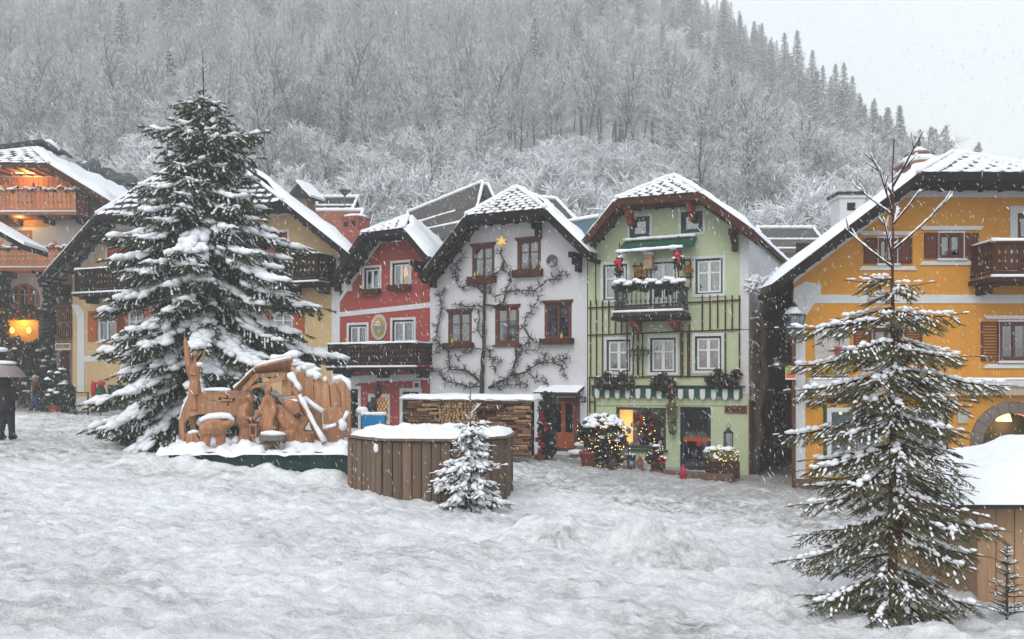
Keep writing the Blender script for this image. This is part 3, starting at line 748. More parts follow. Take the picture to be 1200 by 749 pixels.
        def slab(P):
            n = (P[1]-P[0]).cross(P[2]-P[0]).normalized()
            if n.z > 0: n = -n
            rb.prism(P, n*th)
        slab([T3(EL, -ov), T3(KL, -ov), A, T3(rg, D), T3(EL, D)])
        slab([T3(ER, -ov), T3(ER, D), T3(rg, D), A, T3(KR, -ov)])
        slab([T3(KL, -ov+.01), T3(KR, -ov+.01), A+Vector((0, .01, -.01))])
        r = rb.build('roof', soffit, s.root); s.r = r
        bb = MB()
        for a, b_ in ((EL, KL), (KR, ER)):
            bb.bar(T3(a, -ov-.03)-Vector((0, 0, .13)), T3(b_, -ov-.03)-Vector((0, 0, .13)), .05, .24)
        bb.bar(T3(KL, -ov-.035)-Vector((0, 0, .12)), T3(KR, -ov-.035)-Vector((0, 0, .12)), .05, .20)
        bb.build('barge_board', edge, r)
        so = MB(); so.prism([(KL.x-.05, -ov+.02, KL.y-th*1.6), (KR.x+.05, -ov+.02, KR.y-th*1.6), (KR.x+.05, -ov+.02, KR.y-th*1.6-.04), (KL.x-.05, -ov+.02, KL.y-th*1.6-.04)], (0, ov+.2, 0)); so.build('soffit', soffit, r)
        s.EL, s.KL, s.KR, s.ER = EL, KL, KR, ER; s.hs = (rg.y-KL.y)/(vh+ov)
        fr = MB()                                                  # purlins and lookouts under the overhang
        for a, b_ in ((EL, KL), (ER, KR)):
            L_ = (b_-a).length; n = max(2, int(L_/rafters))
            for k in range(n+1):
                p = a+(b_-a)*(k/n)*.97; z = p.y-.12-th*1.3
                fr.bar((p.x, -ov+.02, z), (p.x, .05, z), .10, .13)
            for w_ in (0.3, 0.65): 
                v = -ov*w_; fr.bar((a.x, v, a.y-.16-th*1.3), (b_.x, v, b_.y-.16-th*1.3), .07, .10)
        n = max(2, int((KR-KL).length/rafters))
        for k in range(n+1):
            p = KL+(KR-KL)*k/n; fr.bar((p.x, -ov+.02, p.y-.10-th), (p.x, .05, p.y-.10-th), .09, .12)
        fr.build('eave_framing', edge, r)
        # snow on the slopes
        sm = MB()
        for e, k_, sd_ in ((EL, KL, 1), (ER, KR, -1)):
            tk = (k_-e).length/(rg-e).length; nt_, ns = 16, 26; g = []
            nv = Vector((-(rg-e).y, (rg-e).x)).normalized()
            if nv.y < 0: nv = -nv
            for i in range(nt_+1):
                tt = i/nt_; p = e+(rg-e)*tt; v0 = -ov if tt <= tk else -ov+(vh+ov)*(tt-tk)/(1-tk)
                for j in range(ns+1):
                    ss = j/ns; v = v0+(D-v0)*ss**1.4
                    ed = min(1, min(tt*nt_*0.7, ss**1.4*(D-v0)*5+.25, 1.4))
                    h = snow*ed*(0.85+0.45*fbm(p.x*1.3+sd_*7, v*1.3+p.y, .9, 3, 4.0)); jt = -0.05*(tt == 0)
                    g.append((p.x+s.k*max(0, v)+nv.x*h-sd_*abs(jt)*.5, v-.05*(j == 0), p.y+nv.y*h))
            W_ = ns+1; fs = [(i*W_+j, i*W_+j+1, (i+1)*W_+j+1, (i+1)*W_+j) for i in range(nt_) for j in range(ns)]
            base = [(e.x+nv.x*.004, -ov-.06, e.y+nv.y*.004)]
            sm.add(g, fs)
            # front lip
            lip = [g[i*W_] for i in range(nt_+1)]; low = []
            for i in range(nt_+1):
                tt = i/nt_; p = e+(rg-e)*tt; v0 = -ov if tt <= tk else -ov+(vh+ov)*(tt-tk)/(1-tk); low.append((p.x+s.k*max(0, v0), v0-.05, p.y+.005))
            sm.add(lip+low, [(i, i+1, nt_+2+i, nt_+1+i) for i in range(nt_)])
            el = [g[j] for j in range(W_)]; lo2 = [(e.x+s.k*max(0, x[1]), x[1], e.y+.005) for x in el]
            sm.add(el+lo2, [(j, j+1, W_+1+j, W_+j) for j in range(ns)])
        sm.build('snow', 'snow_roof', r, True)
        # tiles of the half hip, each with its own cap of snow
        tw, tl = tile; a, b_, c = T3(KL, -ov), T3(KR, -ov), A
        ex = (b_-a).normalized(); nrm = (b_-a).cross(c-a).normalized()
        if nrm.z < 0: nrm = -nrm
        ey = nrm.cross(ex); Hh = (c-a).dot(ey); rows = max(2, int(Hh/tl)); meshes = tile_meshes(tw, Hh/rows, tmat, tsnow)
        xa = (c-a).dot(ex); Wd = (b_-a).length; ri = random.Random(int(s.W*100))
        for i in range(rows):
            t0 = (i+.35)/rows; l, rr_ = xa*t0, Wd+(xa-Wd)*t0; n = max(1, int(round((rr_-l)/tw)))
            for k in range(n):
                x = l+(rr_-l)*(k+.5)/n; o = bpy.data.objects.new('tile', ri.choice(meshes)); link(o, r)
                pos = a+ex*x+ey*(Hh*(i+.5)/rows)+nrm*.03
                mx = Matrix((ex, ey, nrm)).transposed().to_4x4(); mx.translation = pos
                o.matrix_local = mx @ Matrix.Rotation(rad(-4+ri.uniform(-1, 1)), 4, 'X')
        hb = MB()                                                  # snow-topped hip edges
        for k_, sg in ((KL, 1), (KR, -1)):
            pa, pb = T3(k_, -ov), A; pts = [pa.lerp(pb, j/10)+Vector((0, 0, .07+.03*noise.noise(Vector((j*1.3, sg*4, s.W))))) for j in range(11)]
            hb.tube(pts, [.09+.03*noise.noise(Vector((j*.9, sg*2.2, 1))) for j in range(11)], 7)
        hb.build('hip_edge_snow', 'snow_roof', r, True)
        return r
    def brackets(s, pts, ov, m='wood_brown', parent=None):
        for px, py in pts:
            u, z = s.uz(px, py); b = MB()
            b.box(u-.09, u+.09, -ov*.92, 0.05, z-.20, z); b.box(u-.085, u+.085, -ov*.62, 0.05, z-.42, z-.203); b.box(u-.08, u+.08, -ov*.34, 0.05, z-.66, z-.423)
            bevel(b.build('bracket', m, parent or s.root), .02)
_TM = {}
def tile_meshes(w, l, m, snow):
    key = (round(w, 2), round(l, 2), m)
    if key in _TM: return _TM[key]
    out = []
    for v in range(4):
        r = random.Random(v+31); b = MB(); b.box(-w/2+.008, w/2-.008, -l*.62, l*.55, -.02, .012, 0)
        c = snow*r.uniform(.45, .95); V = []; nx_, ny_ = 6, 5; y0, y1 = -l*.60, -l*.60+l*1.05*c; ox = r.uniform(-.1, .1)*w
        for j in range(ny_+1):
            for i in range(nx_+1):
                a, bb = i/nx_, j/ny_; e = (math.sin(math.pi*a)*math.sin(math.pi*bb))**.45 if 0 < i < nx_ and 0 < j < ny_ else 0
                V.append(((a-.5)*w*.90*(0.9+.1*math.sin(bb*9+v))+ox*bb, y0+(y1-y0)*bb+.02*math.sin(a*7+v), .006+(.055+.03*r.random())*e))
        W_ = nx_+1; b.add(V, [(j*W_+i, j*W_+i+1, (j+1)*W_+i+1, (j+1)*W_+i) for j in range(ny_) for i in range(nx_)], 1)
        out.append(b.mesh('tile', [m, 'snow_roof']))
    _TM[key] = out; return out

def rail_snow(mb, p, q, w=.12, h=.08, n=14, seed=0):
    p, q = Vector(p), Vector(q)
    mb.tube([p.lerp(q, i/n)+Vector((0, 0, h*.25)) for i in range(n+1)], [h*(.8+.5*noise.noise(Vector((i*.8, seed, 0)))) for i in range(n+1)], 7)
def balcony(H, x0, x1, ytop, ybot, depth, m='wood_dark', step=0.14, boards='cut', snow=True, single=True, sidev=True, brk=True, name='balcony', brm=None):
    """front rail plane at v=-depth; pixel extents are read on that plane"""
    u0, zt = H.uz(x0, (ytop+0), -depth); u1, _ = H.uz(x1, ytop, -depth); xm = (x0+x1)/2
    zt = H.uz(xm, ytop, -depth)[1]; zb = H.uz(xm, ybot, -depth)[1]
    fl = MB(); fl.box(u0-.08, u1+.08, -depth-.10, -.003, zb-.12, zb); f = fl.build(name, m, H.root)
    rl = MB(); rl.box(u0-.05, u1+.05, -depth-.05, -depth+.05, zt-.09, zt); rl.box(u0, u1, -depth-.03, -depth+.03, zb+.10, zb+.18)
    for u in (u0, u1):
        rl.box(u-.045, u+.045, -depth+.052, -.003, zt-.085, zt-.005); rl.box(u-.03, u+.03, -depth+.032, -.003, zb+.105, zb+.175)
        rl.box(u-.05, u+.05, -depth-.045, -depth+.045, zb+.003, zt-.092)
    rl.build('railing', m, f)
    def board_mesh(w):
        h = zt-zb-.30; z0 = 0
        if boards == 'cut':
            P = [(-w*.46, 0), (w*.46, 0), (w*.46, h*.28), (w*.20, h*.36), (w*.46, h*.46), (w*.46, h*.60), (w*.24, h*.72), (w*.46, h*.80), (w*.46, h), (-w*.46, h), (-w*.46, h*.80), (-w*.24, h*.72), (-w*.46, h*.60), (-w*.46, h*.46), (-w*.20, h*.36), (-w*.46, h*.28)]
        elif boards == 'thin': P = [(-.011, 0), (.011, 0), (.011, h*.2), (.04, h*.3), (.011, h*.4), (.011, h), (-.011, h), (-.011, h*.4), (-.04, h*.3), (-.011, h*.2)]
        else: P = [(-w*.42, 0), (w*.42, 0), (w*.42, h), (-w*.42, h)]
        b = MB(); b.prism([(x, -.014, z) for x, z in P], (0, .028, 0)); return b.mesh('baluster', [m])
    n = max(2, int((u1-u0)/step)); me = board_mesh((u1-u0)/n)
    for k in range(n):
        o = bpy.data.objects.new('baluster', me); o.location = (u0+(u1-u0)*(k+.5)/n, -depth, zb+.20); link(o, f)
    nd = max(1, int(depth/step)); me2 = board_mesh(depth/nd)
    for u in (u0, u1):
        for k in range(nd):
            o = bpy.data.objects.new('baluster', me2); o.location = (u, -depth*(k+.5)/nd, zb+.20); o.rotation_euler = (0, 0, math.pi/2); link(o, f)
    if brk:
        bk = MB()
        for k in range(max(2, int((u1-u0)/1.6)+1)):
            u = u0+.2+(u1-u0-.4)*k/max(1, int((u1-u0)/1.6))
            b = MB(); b.box(u-.07, u+.07, -depth*.95, 0.05, zb-.26, zb-.123); b.box(u-.065, u+.065, -depth*.6, 0.05, zb-.42, zb-.263); b.build('bracket', brm or m, f)
    if snow:
        sm = MB(); rail_snow(sm, (u0-.06, -depth, zt), (u1+.06, -depth, zt), h=.07, seed=u0)
        for u in (u0, u1): rail_snow(sm, (u, -depth, zt), (u, -.05, zt), h=.055, n=6, seed=u)
        sm.box(u0-.12, u1+.12, -depth-.15, -depth-.06, zb-.004, zb+.07)
        sm.build('snow', 'snow', f, True)
    return f, (u0, u1, zb, zt)
# ---------------------------------------------------------------- greenery helper
def leaf_chunk(cen, rads, n, size, long=1.6):
    cen = np.asarray(cen, float); rads = np.asarray(rads, float); w = rads.prod(1)**(2/3); w /= w.sum()
    idx = RNG.choice(len(cen), n, p=w); d = RNG.normal(size=(n, 3)); d /= np.linalg.norm(d, axis=1, keepdims=True)
    p = cen[idx]+d*rads[idx]*(RNG.random((n, 1))**0.45)
    a = RNG.normal(size=(n, 3)); a /= np.linalg.norm(a, axis=1, keepdims=True); b = np.cross(a, RNG.normal(size=(n, 3))); b /= np.linalg.norm(b, axis=1, keepdims=True)
    s = size*RNG.uniform(.6, 1.3, (n, 1)); V = np.stack([p-a*s*long/2, p+b*s/2, p+a*s*long/2, p-b*s/2], 1).reshape(-1, 3)
    return V, np.arange(4*n).reshape(-1, 4)
def surf_pts(cen, rads, n, up=None):
    cen = np.asarray(cen, float); rads = np.asarray(rads, float); w = rads.prod(1)**(2/3); w /= w.sum()
    idx = RNG.choice(len(cen), n, p=w); d = RNG.normal(size=(n, 3)); d /= np.linalg.norm(d, axis=1, keepdims=True)
    if up is not None: d[:, 2] = np.abs(d[:, 2])+up; d /= np.linalg.norm(d, axis=1, keepdims=True)
    else: d[:, 1] = -np.abs(d[:, 1])
    return cen[idx]+d*rads[idx]
def foliage(name, cen, rads, n, size, parent=None, m='leaf_dark', snow=0, bulbs=0, berries=0, ssize=.09, bsize=.014, loc=(0, 0, 0), bm='red'):
    o = np_obj(name, [(*leaf_chunk(cen, rads, n, size), 0)], [m], parent, loc=loc)
    par = o
    if snow:
        p = surf_pts(cen, rads, snow, 0.55); r = RNG.uniform(.6, 1.3, (snow, 1))*ssize*np.array([[1, 1, .6]])
        np_obj('snow', [(*np_blobs(p, r, None, 2 if snow < 60 else 1, .22), 0)], ['snow_tree'], par, True)['kind'] = 'stuff'
    if bulbs:
        p = surf_pts(cen, rads, bulbs); np_obj('fairy_lights', [(*np_blobs(p, np.full((bulbs, 3), bsize), None, 1, .05), 0)], ['glow_bulb'], par)['kind'] = 'stuff'
    if berries:
        p = surf_pts(cen, rads, berries); np_obj('red_ornaments', [(*np_blobs(p, np.full((berries, 3), bsize*2.6), None, 1, .2), 0)], [bm], par)['kind'] = 'stuff'
    return o

# ================================================================ pale ochre house behind the big spruce
Y1 = House('ochre_gable_house', 'pale ochre gabled house with orange shutters and dark balconies behind the tall spruce', (85, 42), (397, 36.2), 11, skew=-.66)
Y1.roof((46, 328), (112, 252), (332, 236), (410, 298), 1.2, 2.6, tile=(.5, .42), snow=.24)
for a in ((126, 290, 152, 343), (166, 289, 182, 343), (304, 273, 337, 322)):
    w = Y1.window(*a, frame='wood_shutter', fw=.1, nx=2, nz=1, trim='trim_white', tw=.12, curtain=False, sill=False, name='shuttered_door')
    u0, u1, z0, z1 = Y1.rect(*a)
    for k in range(4):
        b = MB(); b.box(u0+.03+(u1-u0-.06)*k/4, u0+.03+(u1-u0-.06)*(k+1)/4-.012, .005, .028, z0+.03, z1-.03); b.build('board', 'wood_shutter', w)
for a, sw_ in (((115, 364, 136, 400), .6), ((150, 363, 168, 398), .6), ((320, 365, 343, 392), .6)):
    Y1.window(*a, frame='paint_white', fw=.05, sash='paint_white', nx=2, nz=2, shutters='wood_shutter', shw=sw_, box='wood_brown' if a[0] > 300 else None)
w = Y1.window(126, 451, 160, 478, frame='paint_green', fw=.06, nx=1, nz=1, curtain=False, gl='glass_shop', name='shop_window', lit=None)
Y1.autowall('plaster_ochre_pale')
Y1.border('trim_white', .22)
Y1.panel([(84, 357), (92, 357), (99, 366), (99, 492), (91, 492), (91, 372)], 'trim_white', name='corner_strip')
Y1.panel([(389, 300), (397, 306), (397, 515), (389, 515)], 'trim_white', name='corner_strip')
Y1.panel([(99, 417), (397, 406), (397, 412), (99, 424)], 'trim_white', name='belt_course')
balcony(Y1, 89, 186, 313, 342, 1.1, step=.20)
balcony(Y1, 296, 372, 299, 332, 1.1, step=.20)
Y1.brackets([(80, 338), (392, 303)], 1.0, 'wood_dark')
# toys in its shop window
toy_r = random.Random(3)
tu0, tu1, tz0, tz1 = Y1.rect(126, 451, 160, 478)
for k in range(11):
    b = MB(); x = tu0+.12+(tu1-tu0-.24)*k/10; h = toy_r.uniform(.15, .5); z = tz0+.05+toy_r.choice((0, 0, .45))
    b.lathe((x, .32, z), [(0, 0), (.07, 0), (.08, h*.45), (.04, h*.55), (.06, h*.75), (.03, h), (0, h)], 8)
    o = b.build('toy', toy_r.choice(['orange', 'yellow', 'red', 'lime', 'glow_shop', 'bluegrey']), w, True)
def chimney(H, x0, x1, y0, y1, v, m, cap='roof_dark', holes=True, dp=None):
    u0, u1, z0, z1 = H.rect(x0, y0, x1, y1, v); d = dp or (u1-u0)
    c = MB(); c.box(u0, u1, v, v+d, z0-2.5, z1); o = c.build('chimney', m, H.r)
    k = MB(); k.box(u0-.06, u1+.06, v-.06, v+d+.06, z1+.002, z1+.10); k.build('chimney_cap', m, o)
    if holes:
        k = MB(); n = 2
        for i in range(n):
            a = u0+(u1-u0)*(i+.22)/n; k.box(a, a+(u1-u0)/n*.55, v-.012, v+.02, z1-.38, z1-.12)
        k.build('smoke_opening', 'interior', o)
    s = MB(); s.blob(((u0+u1)/2, v+d/2, z1+.12), ((u1-u0)*.62, d*.62, .16), 3, .2, 2, flat=.2); s.build('snow', 'snow_roof', o, True)
    return o, (u0, u1, z1, d)
o, (cu0, cu1, cz1, cd) = chimney(Y1, 346, 360, 232, 250, 4.0, 'plaster_tan', holes=False)
k = MB(); k.prism([(cu0-.3, 3.8, cz1+.15), (cu1+.35, 3.8, cz1-.1), ((cu0+cu1)/2, 3.8, cz1+.75)], (0, cd+.4, 0)); k.build('chimney_hood', 'roof_dark', o)
k = MB(); k.bar(((cu0+cu1)/2-.05, 4.0+cd/2-.1, cz1+.82), (cu1+.45, 4.0+cd/2-.1, cz1-.02), cd+.5, .12); k.build('hood_snow', 'snow_roof', o)

# ================================================================ red house
RD = House('red_house', 'narrow red plastered house with white bands and a long carved balcony', (397, 36.2), (505, 34.0), 9, skew=-.40)
RD.roof((392, 321), (424, 274), (473, 268), (500, 300), 1.0, 1.8, tile=(.34, .30), snow=.2)
for a, lit in (((427, 314, 445, 341), None), ((460, 308, 480, 336), 'x')):
    w = RD.window(*a, frame='paint_purple', fw=.06, sash='paint_white', sw=.07, nx=2, nz=1, trim='trim_white', tw=.10, box='wood_brown', boxh=.2)
    if lit:
        u0, u1, z0, z1 = RD.rect(*a); st = MB(); r0 = .26; cx, cz = u0+(u1-u0)*.64, (z0+z1)/2+.12
        P = [(cx+(r0 if k % 2 == 0 else r0*.42)*math.sin(k*math.pi/5), .13, cz+(r0 if k % 2 == 0 else r0*.42)*math.cos(k*math.pi/5)) for k in range(10)]
        st.prism(P, (0, .10, 0)); st.build('lit_star', 'glow_star', w)
        ib = MB(); ib.box(u0+.1, u1-.1, .5, .52, z0+.1, z1-.1); ib.build('lit_room', 'glow_shop', w)
for a in ((409, 381, 430, 404), (460, 375, 485, 402)):
    RD.window(*a, frame='paint_purple', fw=.06, sash='paint_white', sw=.07, nx=2, nz=1, trim='trim_white', tw=.10, sill=False)
w = RD.window(430.5, 461.5, 457, 497, frame='trim_white', fw=.10, nx=1, nz=1, curtain=False, sill=False, gl='glass_shop', name='shop_window')
u0, u1, z0, z1 = RD.rect(430.5, 461.5, 457, 497)
lt = MB(); W_, H_ = u1-u0-.2, z1-z0-.2
for k in range(-8, 9):
    for sg in (1, -1):
        pts = []
        x0 = u0+.1+W_*(k/6.0); 
        a_, b_ = Vector((x0, .06, z0+.1)), Vector((x0+sg*H_*.62, .06, z1-.1))
        lo, hi = u0+.1, u1-.1
        d = b_-a_
        ts = sorted([(lo-a_.x)/d.x, (hi-a_.x)/d.x]); t0, t1 = max(0, ts[0]), min(1, ts[1])
        if t1 > t0+.02: lt.bar(a_+d*t0, a_+d*t1, .018, .018)
lt.build('lattice', 'wood_brown', w)
for k in range(9):
    b = MB(); b.blob((u0+.2+W_*toy_r.random()*.9, .30, z0+.15+H_*.7*toy_r.random()), .07, k, .3, 1); b.build('ornament', toy_r.choice(['glow_warm', 'gold', 'red', 'glow_shop', 'glow_warm']), w, True)
b = MB(); b.box(u0+.05, u1-.05, .6, .62, z0, z1); b.build('lit_room', 'glow_shop', w)
for a in ((411, 456, 420, 505), (472, 459, 491, 507)):
    u0, u1, z0, z1 = RD.rect(*a); RD.holes.append((u0, u1, z0, z1))
    b = MB(); b.ring(u0, u1, z0, z1, .07, .03, .12); b.box(u0+.07, u1-.07, .08, .11, z0+.07, z1-.07); d = b.build('door', 'leaf_dark', RD.root)
    t = MB(); t.ring(u0-.14, u1+.14, z0-.1, z1+.14, .14, -.03, .02); t.build('surround', 'trim_white', d)
    foliage('door_greenery', [((u0+u1)/2, .04, z0+(z1-z0)*t_) for t_ in (.25, .5, .75)], [((u1-u0)*.42, .08, .35)]*3, 500, .06, d, snow=6, ssize=.06)
RD.autowall('plaster_red')
RD.border('trim_white', .17)
RD.panel([(391.5, 330), (398.5, 330), (398.5, 515), (391.5, 515)], 'trim_white', name='corner_strip')
RD.panel([(398.5, 366), (504.5, 354.5), (504.5, 360.5), (398.5, 371.5)], 'trim_white', name='belt_course')
RD.panel([(398.5, 441), (504.5, 438), (504.5, 445), (420, 449), (411, 454), (398.5, 455)], 'trim_white', name='belt_course')
RD.panel([(398.5, 325), (413, 327), (413, 341), (398.5, 341)], 'trim_white', name='corner_block')
RD.brackets([(399, 324), (497, 308)], .95, 'wood_dark')
balcony(RD, 386, 487, 402.5, 430.5, 1.15, step=.17)
def emblem():
    u, z = RD.uz(444.7, 383.5); rx, rz = .40, .53
    def oval(kx, y, m, nm, h=.03):
        b = MB(); b.prism([(u+rx*kx*math.cos(t*math.pi/16), y, z+rz*kx*math.sin(t*math.pi/16)) for t in range(32)], (0, h, 0)); return b.build(nm, m, e if nm != 'emblem' else RD.root)
    e = oval(1.0, -.05, 'cream', 'emblem', .07); e['label'] = 'oval painted crest with white flower on gold ground'
    oval(.76, -.065, 'gold', 'field')
    for sg in (-1, 1):
        b = MB(); b.prism([(u+sg*x, -.082, z+y) for x, y in ((.07, .02), (.25, .06), (.24, -.10), (.13, -.30), (.09, -.28))], (0, .03, 0)); b.build('wing', 'bluegrey', e)
    b = MB(); b.prism([(u+x, -.08, z+y) for x, y in ((-.16, -.30), (.16, -.30), (.08, -.20), (.015, -.22), (.015, .05), (-.015, .05), (-.015, -.22), (-.08, -.20))], (0, .03, 0)); b.build('stem', 'lime', e)
    b = MB(); P = [(u+(.17 if k % 2 == 0 else .075)*math.sin(k*math.pi/6), -.10, z+.15+(.17 if k % 2 == 0 else .075)*math.cos(k*math.pi/6)) for k in range(12)]; b.prism(P, (0, .03, 0)); b.build('flower', 'paint_white', e)
    b = MB(); b.blob((u, -.11, z+.15), (.04, .03, .04), 1, .1, 1); b.build('flower_centre', 'lime', e)
emblem()
u0, u1, z0, z1 = RD.rect(484.5, 446.5, 493, 456.5)
b = MB(); b.ring(u0, u1, z0, z1, .06, -.05, .02); b.box(u0+.06, u1-.06, -.02, .02, z0+.06, z1-.06); o = b.build('small_wall_frame', 'trim_white', RD.root)
b = MB(); b.box(u0+.09, u1-.09, -.035, -.022, z0+.09, z1-.09); b.build('plaque', 'wood_brown', o)
# wrought iron sign bracket with hanging lantern-like cup
e = empty('wrought_iron_sign', RD.world(*(lambda t: (t[0], -.1, t[1]))(RD.uz(456, 463))), RD.ang, 'wrought iron hanging sign under the red house balcony', 'sign')
b = MB(); b.tube([(0, .05, .55), (0, -.8, .55)], .022, 6); b.tube([(0, .05, .2), (0, -.3, .35), (0, -.6, .53)], .016, 6)
for k in range(3): b.tube([(0, -.25-.2*k+.07*math.cos(t), .40+.07*math.sin(t)) for t in np.linspace(0, 6.2, 10)], .012, 5)
b.build('bracket', 'iron', e)
b = MB(); b.lathe((0, -.65, -.12), [(.02, 0), (.10, .05), (.16, .22), (.10, .34), (.16, .36), (.13, .42), (.02, .62)], 10); b.build('cup', 'iron', e, True)

# ================================================================ white house with the espalier
WH = House('white_house', 'white plastered house with brown windows and an espalier tree on its front', (504, 34.0), (688, 30.6), 9, skew=-.55)
WH.roof((494, 321), (546, 253), (639, 245), (689, 294), .95, 2.2, tile=(.40, .33), snow=.2, edge='wood_dark')
for a, kw in (((553, 287, 579.5, 327), dict(box='wood_brown', boxh=.26, candle=.05)), ((606, 280, 634, 319), dict(box='wood_brown', boxh=.26, candle=.9)),
              ((525, 364, 553, 404), dict(box='wood_brown', boxh=.2, candle=.12)), ((580, 359, 608.5, 404), dict(sill=True)), ((638, 354, 670, 399), dict(box='wood_brown', boxh=.2, candle=.75))):
    WH.window(*a, frame='wood_redbrown', fw=.11, sash='wood_redbrown', sw=.05, nx=2, nz=2, head='wood_redbrown', **kw)
u0, u1, z0, z1 = WH.rect(643, 466, 676, 529)
WH.holes.append((u0, u1, z0, z1))
b = MB(); b.ring(u0, u1, z0, z1, .13, .0, .14); d = b.build('door', 'wood_redbrown', WH.root)
d['label'] = 'carved brown double door with tall dark panes'
mid = (u0+u1)/2
for a, c in ((u0+.13, mid-.01), (mid+.01, u1-.13)):
    b = MB(); b.box(a, c, .06, .10, z0+.02, z0+.62); b.ring(a, c, z0+.62, z1-.13, .07, .05, .11); b.box(a+.05, c-.05, .045, .062, z0+.12, z0+.50); b.build('door_leaf', 'wood_shutter', d)
    b = MB(); b.box(a+.07, c-.07, .075, .082, z0+.69, z1-.2); b.build('pane', 'glass', d)
b = MB(); b.box(u0-.12, u0+.02, -.06, .02, z0, z1+.05); b.box(u1-.02, u1+.12, -.06, .02, z0, z1+.05); b.box(u0-.12, u1+.12, -.10, .02, z1+.052, z1+.16); b.build('surround', 'wood_redbrown', d)
b = MB(); b.prism([(u0-.3, -.62, z1+.20), (u0-.3, .05, z1+.42), (u0-.3, .05, z1+.34), (u0-.3, -.62, z1+.12)], (u1-u0+.6, 0, 0)); o = b.build('door_canopy', 'roof_dark', d)
b = MB(); b.prism([(u0-.3, -.60, z1+.205), (u0-.3, .04, z1+.425), (u0-.3, .04, z1+.47), (u0-.3, -.58, z1+.24)], (u1-u0+.6, 0, 0)); b.build('snow', 'snow_roof', o)
WH.autowall('plaster_white')
WH.brackets([(510, 318), (680, 298)], .9, 'wood_dark')
WH.brackets([(633, 257)], .9, 'wood_dark')
u0, u1, z0, z1 = WH.rect(678.8, 465, 687, 471.5)
b = MB(); b.box(u0, u1, -.03, .02, z0, z1); npl = b.build('house_number_plate', 'plate_blue', WH.root)
def text(s_, size, m, parent, loc, rot=(rad(90), 0, 0), ext=.004):
    c = bpy.data.curves.new('lettering', 'FONT'); c.body = s_; c.size = size; c.extrude = ext; c.align_x = 'CENTER'; c.align_y = 'CENTER'
    t = bpy.data.objects.new('tmp', c); COL.objects.link(t); bpy.context.view_layer.update()
    me = bpy.data.meshes.new_from_object(t); bpy.data.objects.remove(t); me.materials.clear(); me.materials.append(M(m))
    o = bpy.data.objects.new('lettering', me); link(o, parent); o.location = loc; o.rotation_euler = rot; return o
text('60', .17, 'paint_white', npl, ((u0+u1)/2, -.036, (z0+z1)/2))
def dish(px, py, r, ang=0):
    p = WH.world(*(lambda t: (t[0], -.35, t[1]))(WH.uz(px, py)))
    e = empty('satellite_dish', p, WH.ang, 'large round grey satellite dish beside the upper right window' if px > 600 else 'small grey satellite dish beside the upper left window', 'satellite dish')
    b = MB(); n = 20
    V = [(0, .06, 0)]+[(r*k/4*math.cos(t*2*math.pi/n), .06-.10*(k/4)**2, r*k/4*math.sin(t*2*math.pi/n)) for k in range(1, 5) for t in range(n)]
    fs = [(0, 1+t, 1+(t+1) % n) for t in range(n)]+[(1+(k-1)*n+t, 1+(k-1)*n+(t+1) % n, 1+k*n+(t+1) % n, 1+k*n+t) for k in range(1, 4) for t in range(n)]
    b.add(V, fs); b.build('reflector', 'metal_grey', e, True)
    b = MB(); b.tube([(0, .06, 0), (0, .36, -.1)], .03); b.tube([(0, -.04, -r*.9), (0, -.30, -.05)], .012, 5); b.box(-.03, .03, -.34, -.27, -.08, -.01); b.build('mount', 'iron', e)
dish(652.5, 307.5, .24); dish(539.5, 314, .15)
def star():
    p = WH.world(*(lambda t: (t[0], -.55, t[1]))(WH.uz(588, 283, -.55)))
    e = empty('star_lantern', p, 0, 'yellow many-pointed star lantern hanging under the white house gable', 'star')
    b = MB(); V, _ = ico(1)
    for k, d in enumerate(V):
        d = Vector(d).normalized(); a = d.orthogonal().normalized(); c = d.cross(a); R = .25 if k % 2 else .21
        base = [d*.075+(a*math.cos(t)+c*math.sin(t))*.055 for t in (0, 1.57, 3.14, 4.71)]
        b.add(base+[d*R], [(0, 1, 4), (1, 2, 4), (2, 3, 4), (3, 0, 4)])
    b.blob((0, 0, 0), .085, 1, 0, 2); b.build('star_points', 'star_yellow', e)
    b = MB(); b.tube([(0, 0, .1), (0, 0, .85)], .008, 5); b.build('cord', 'iron', e)
star()
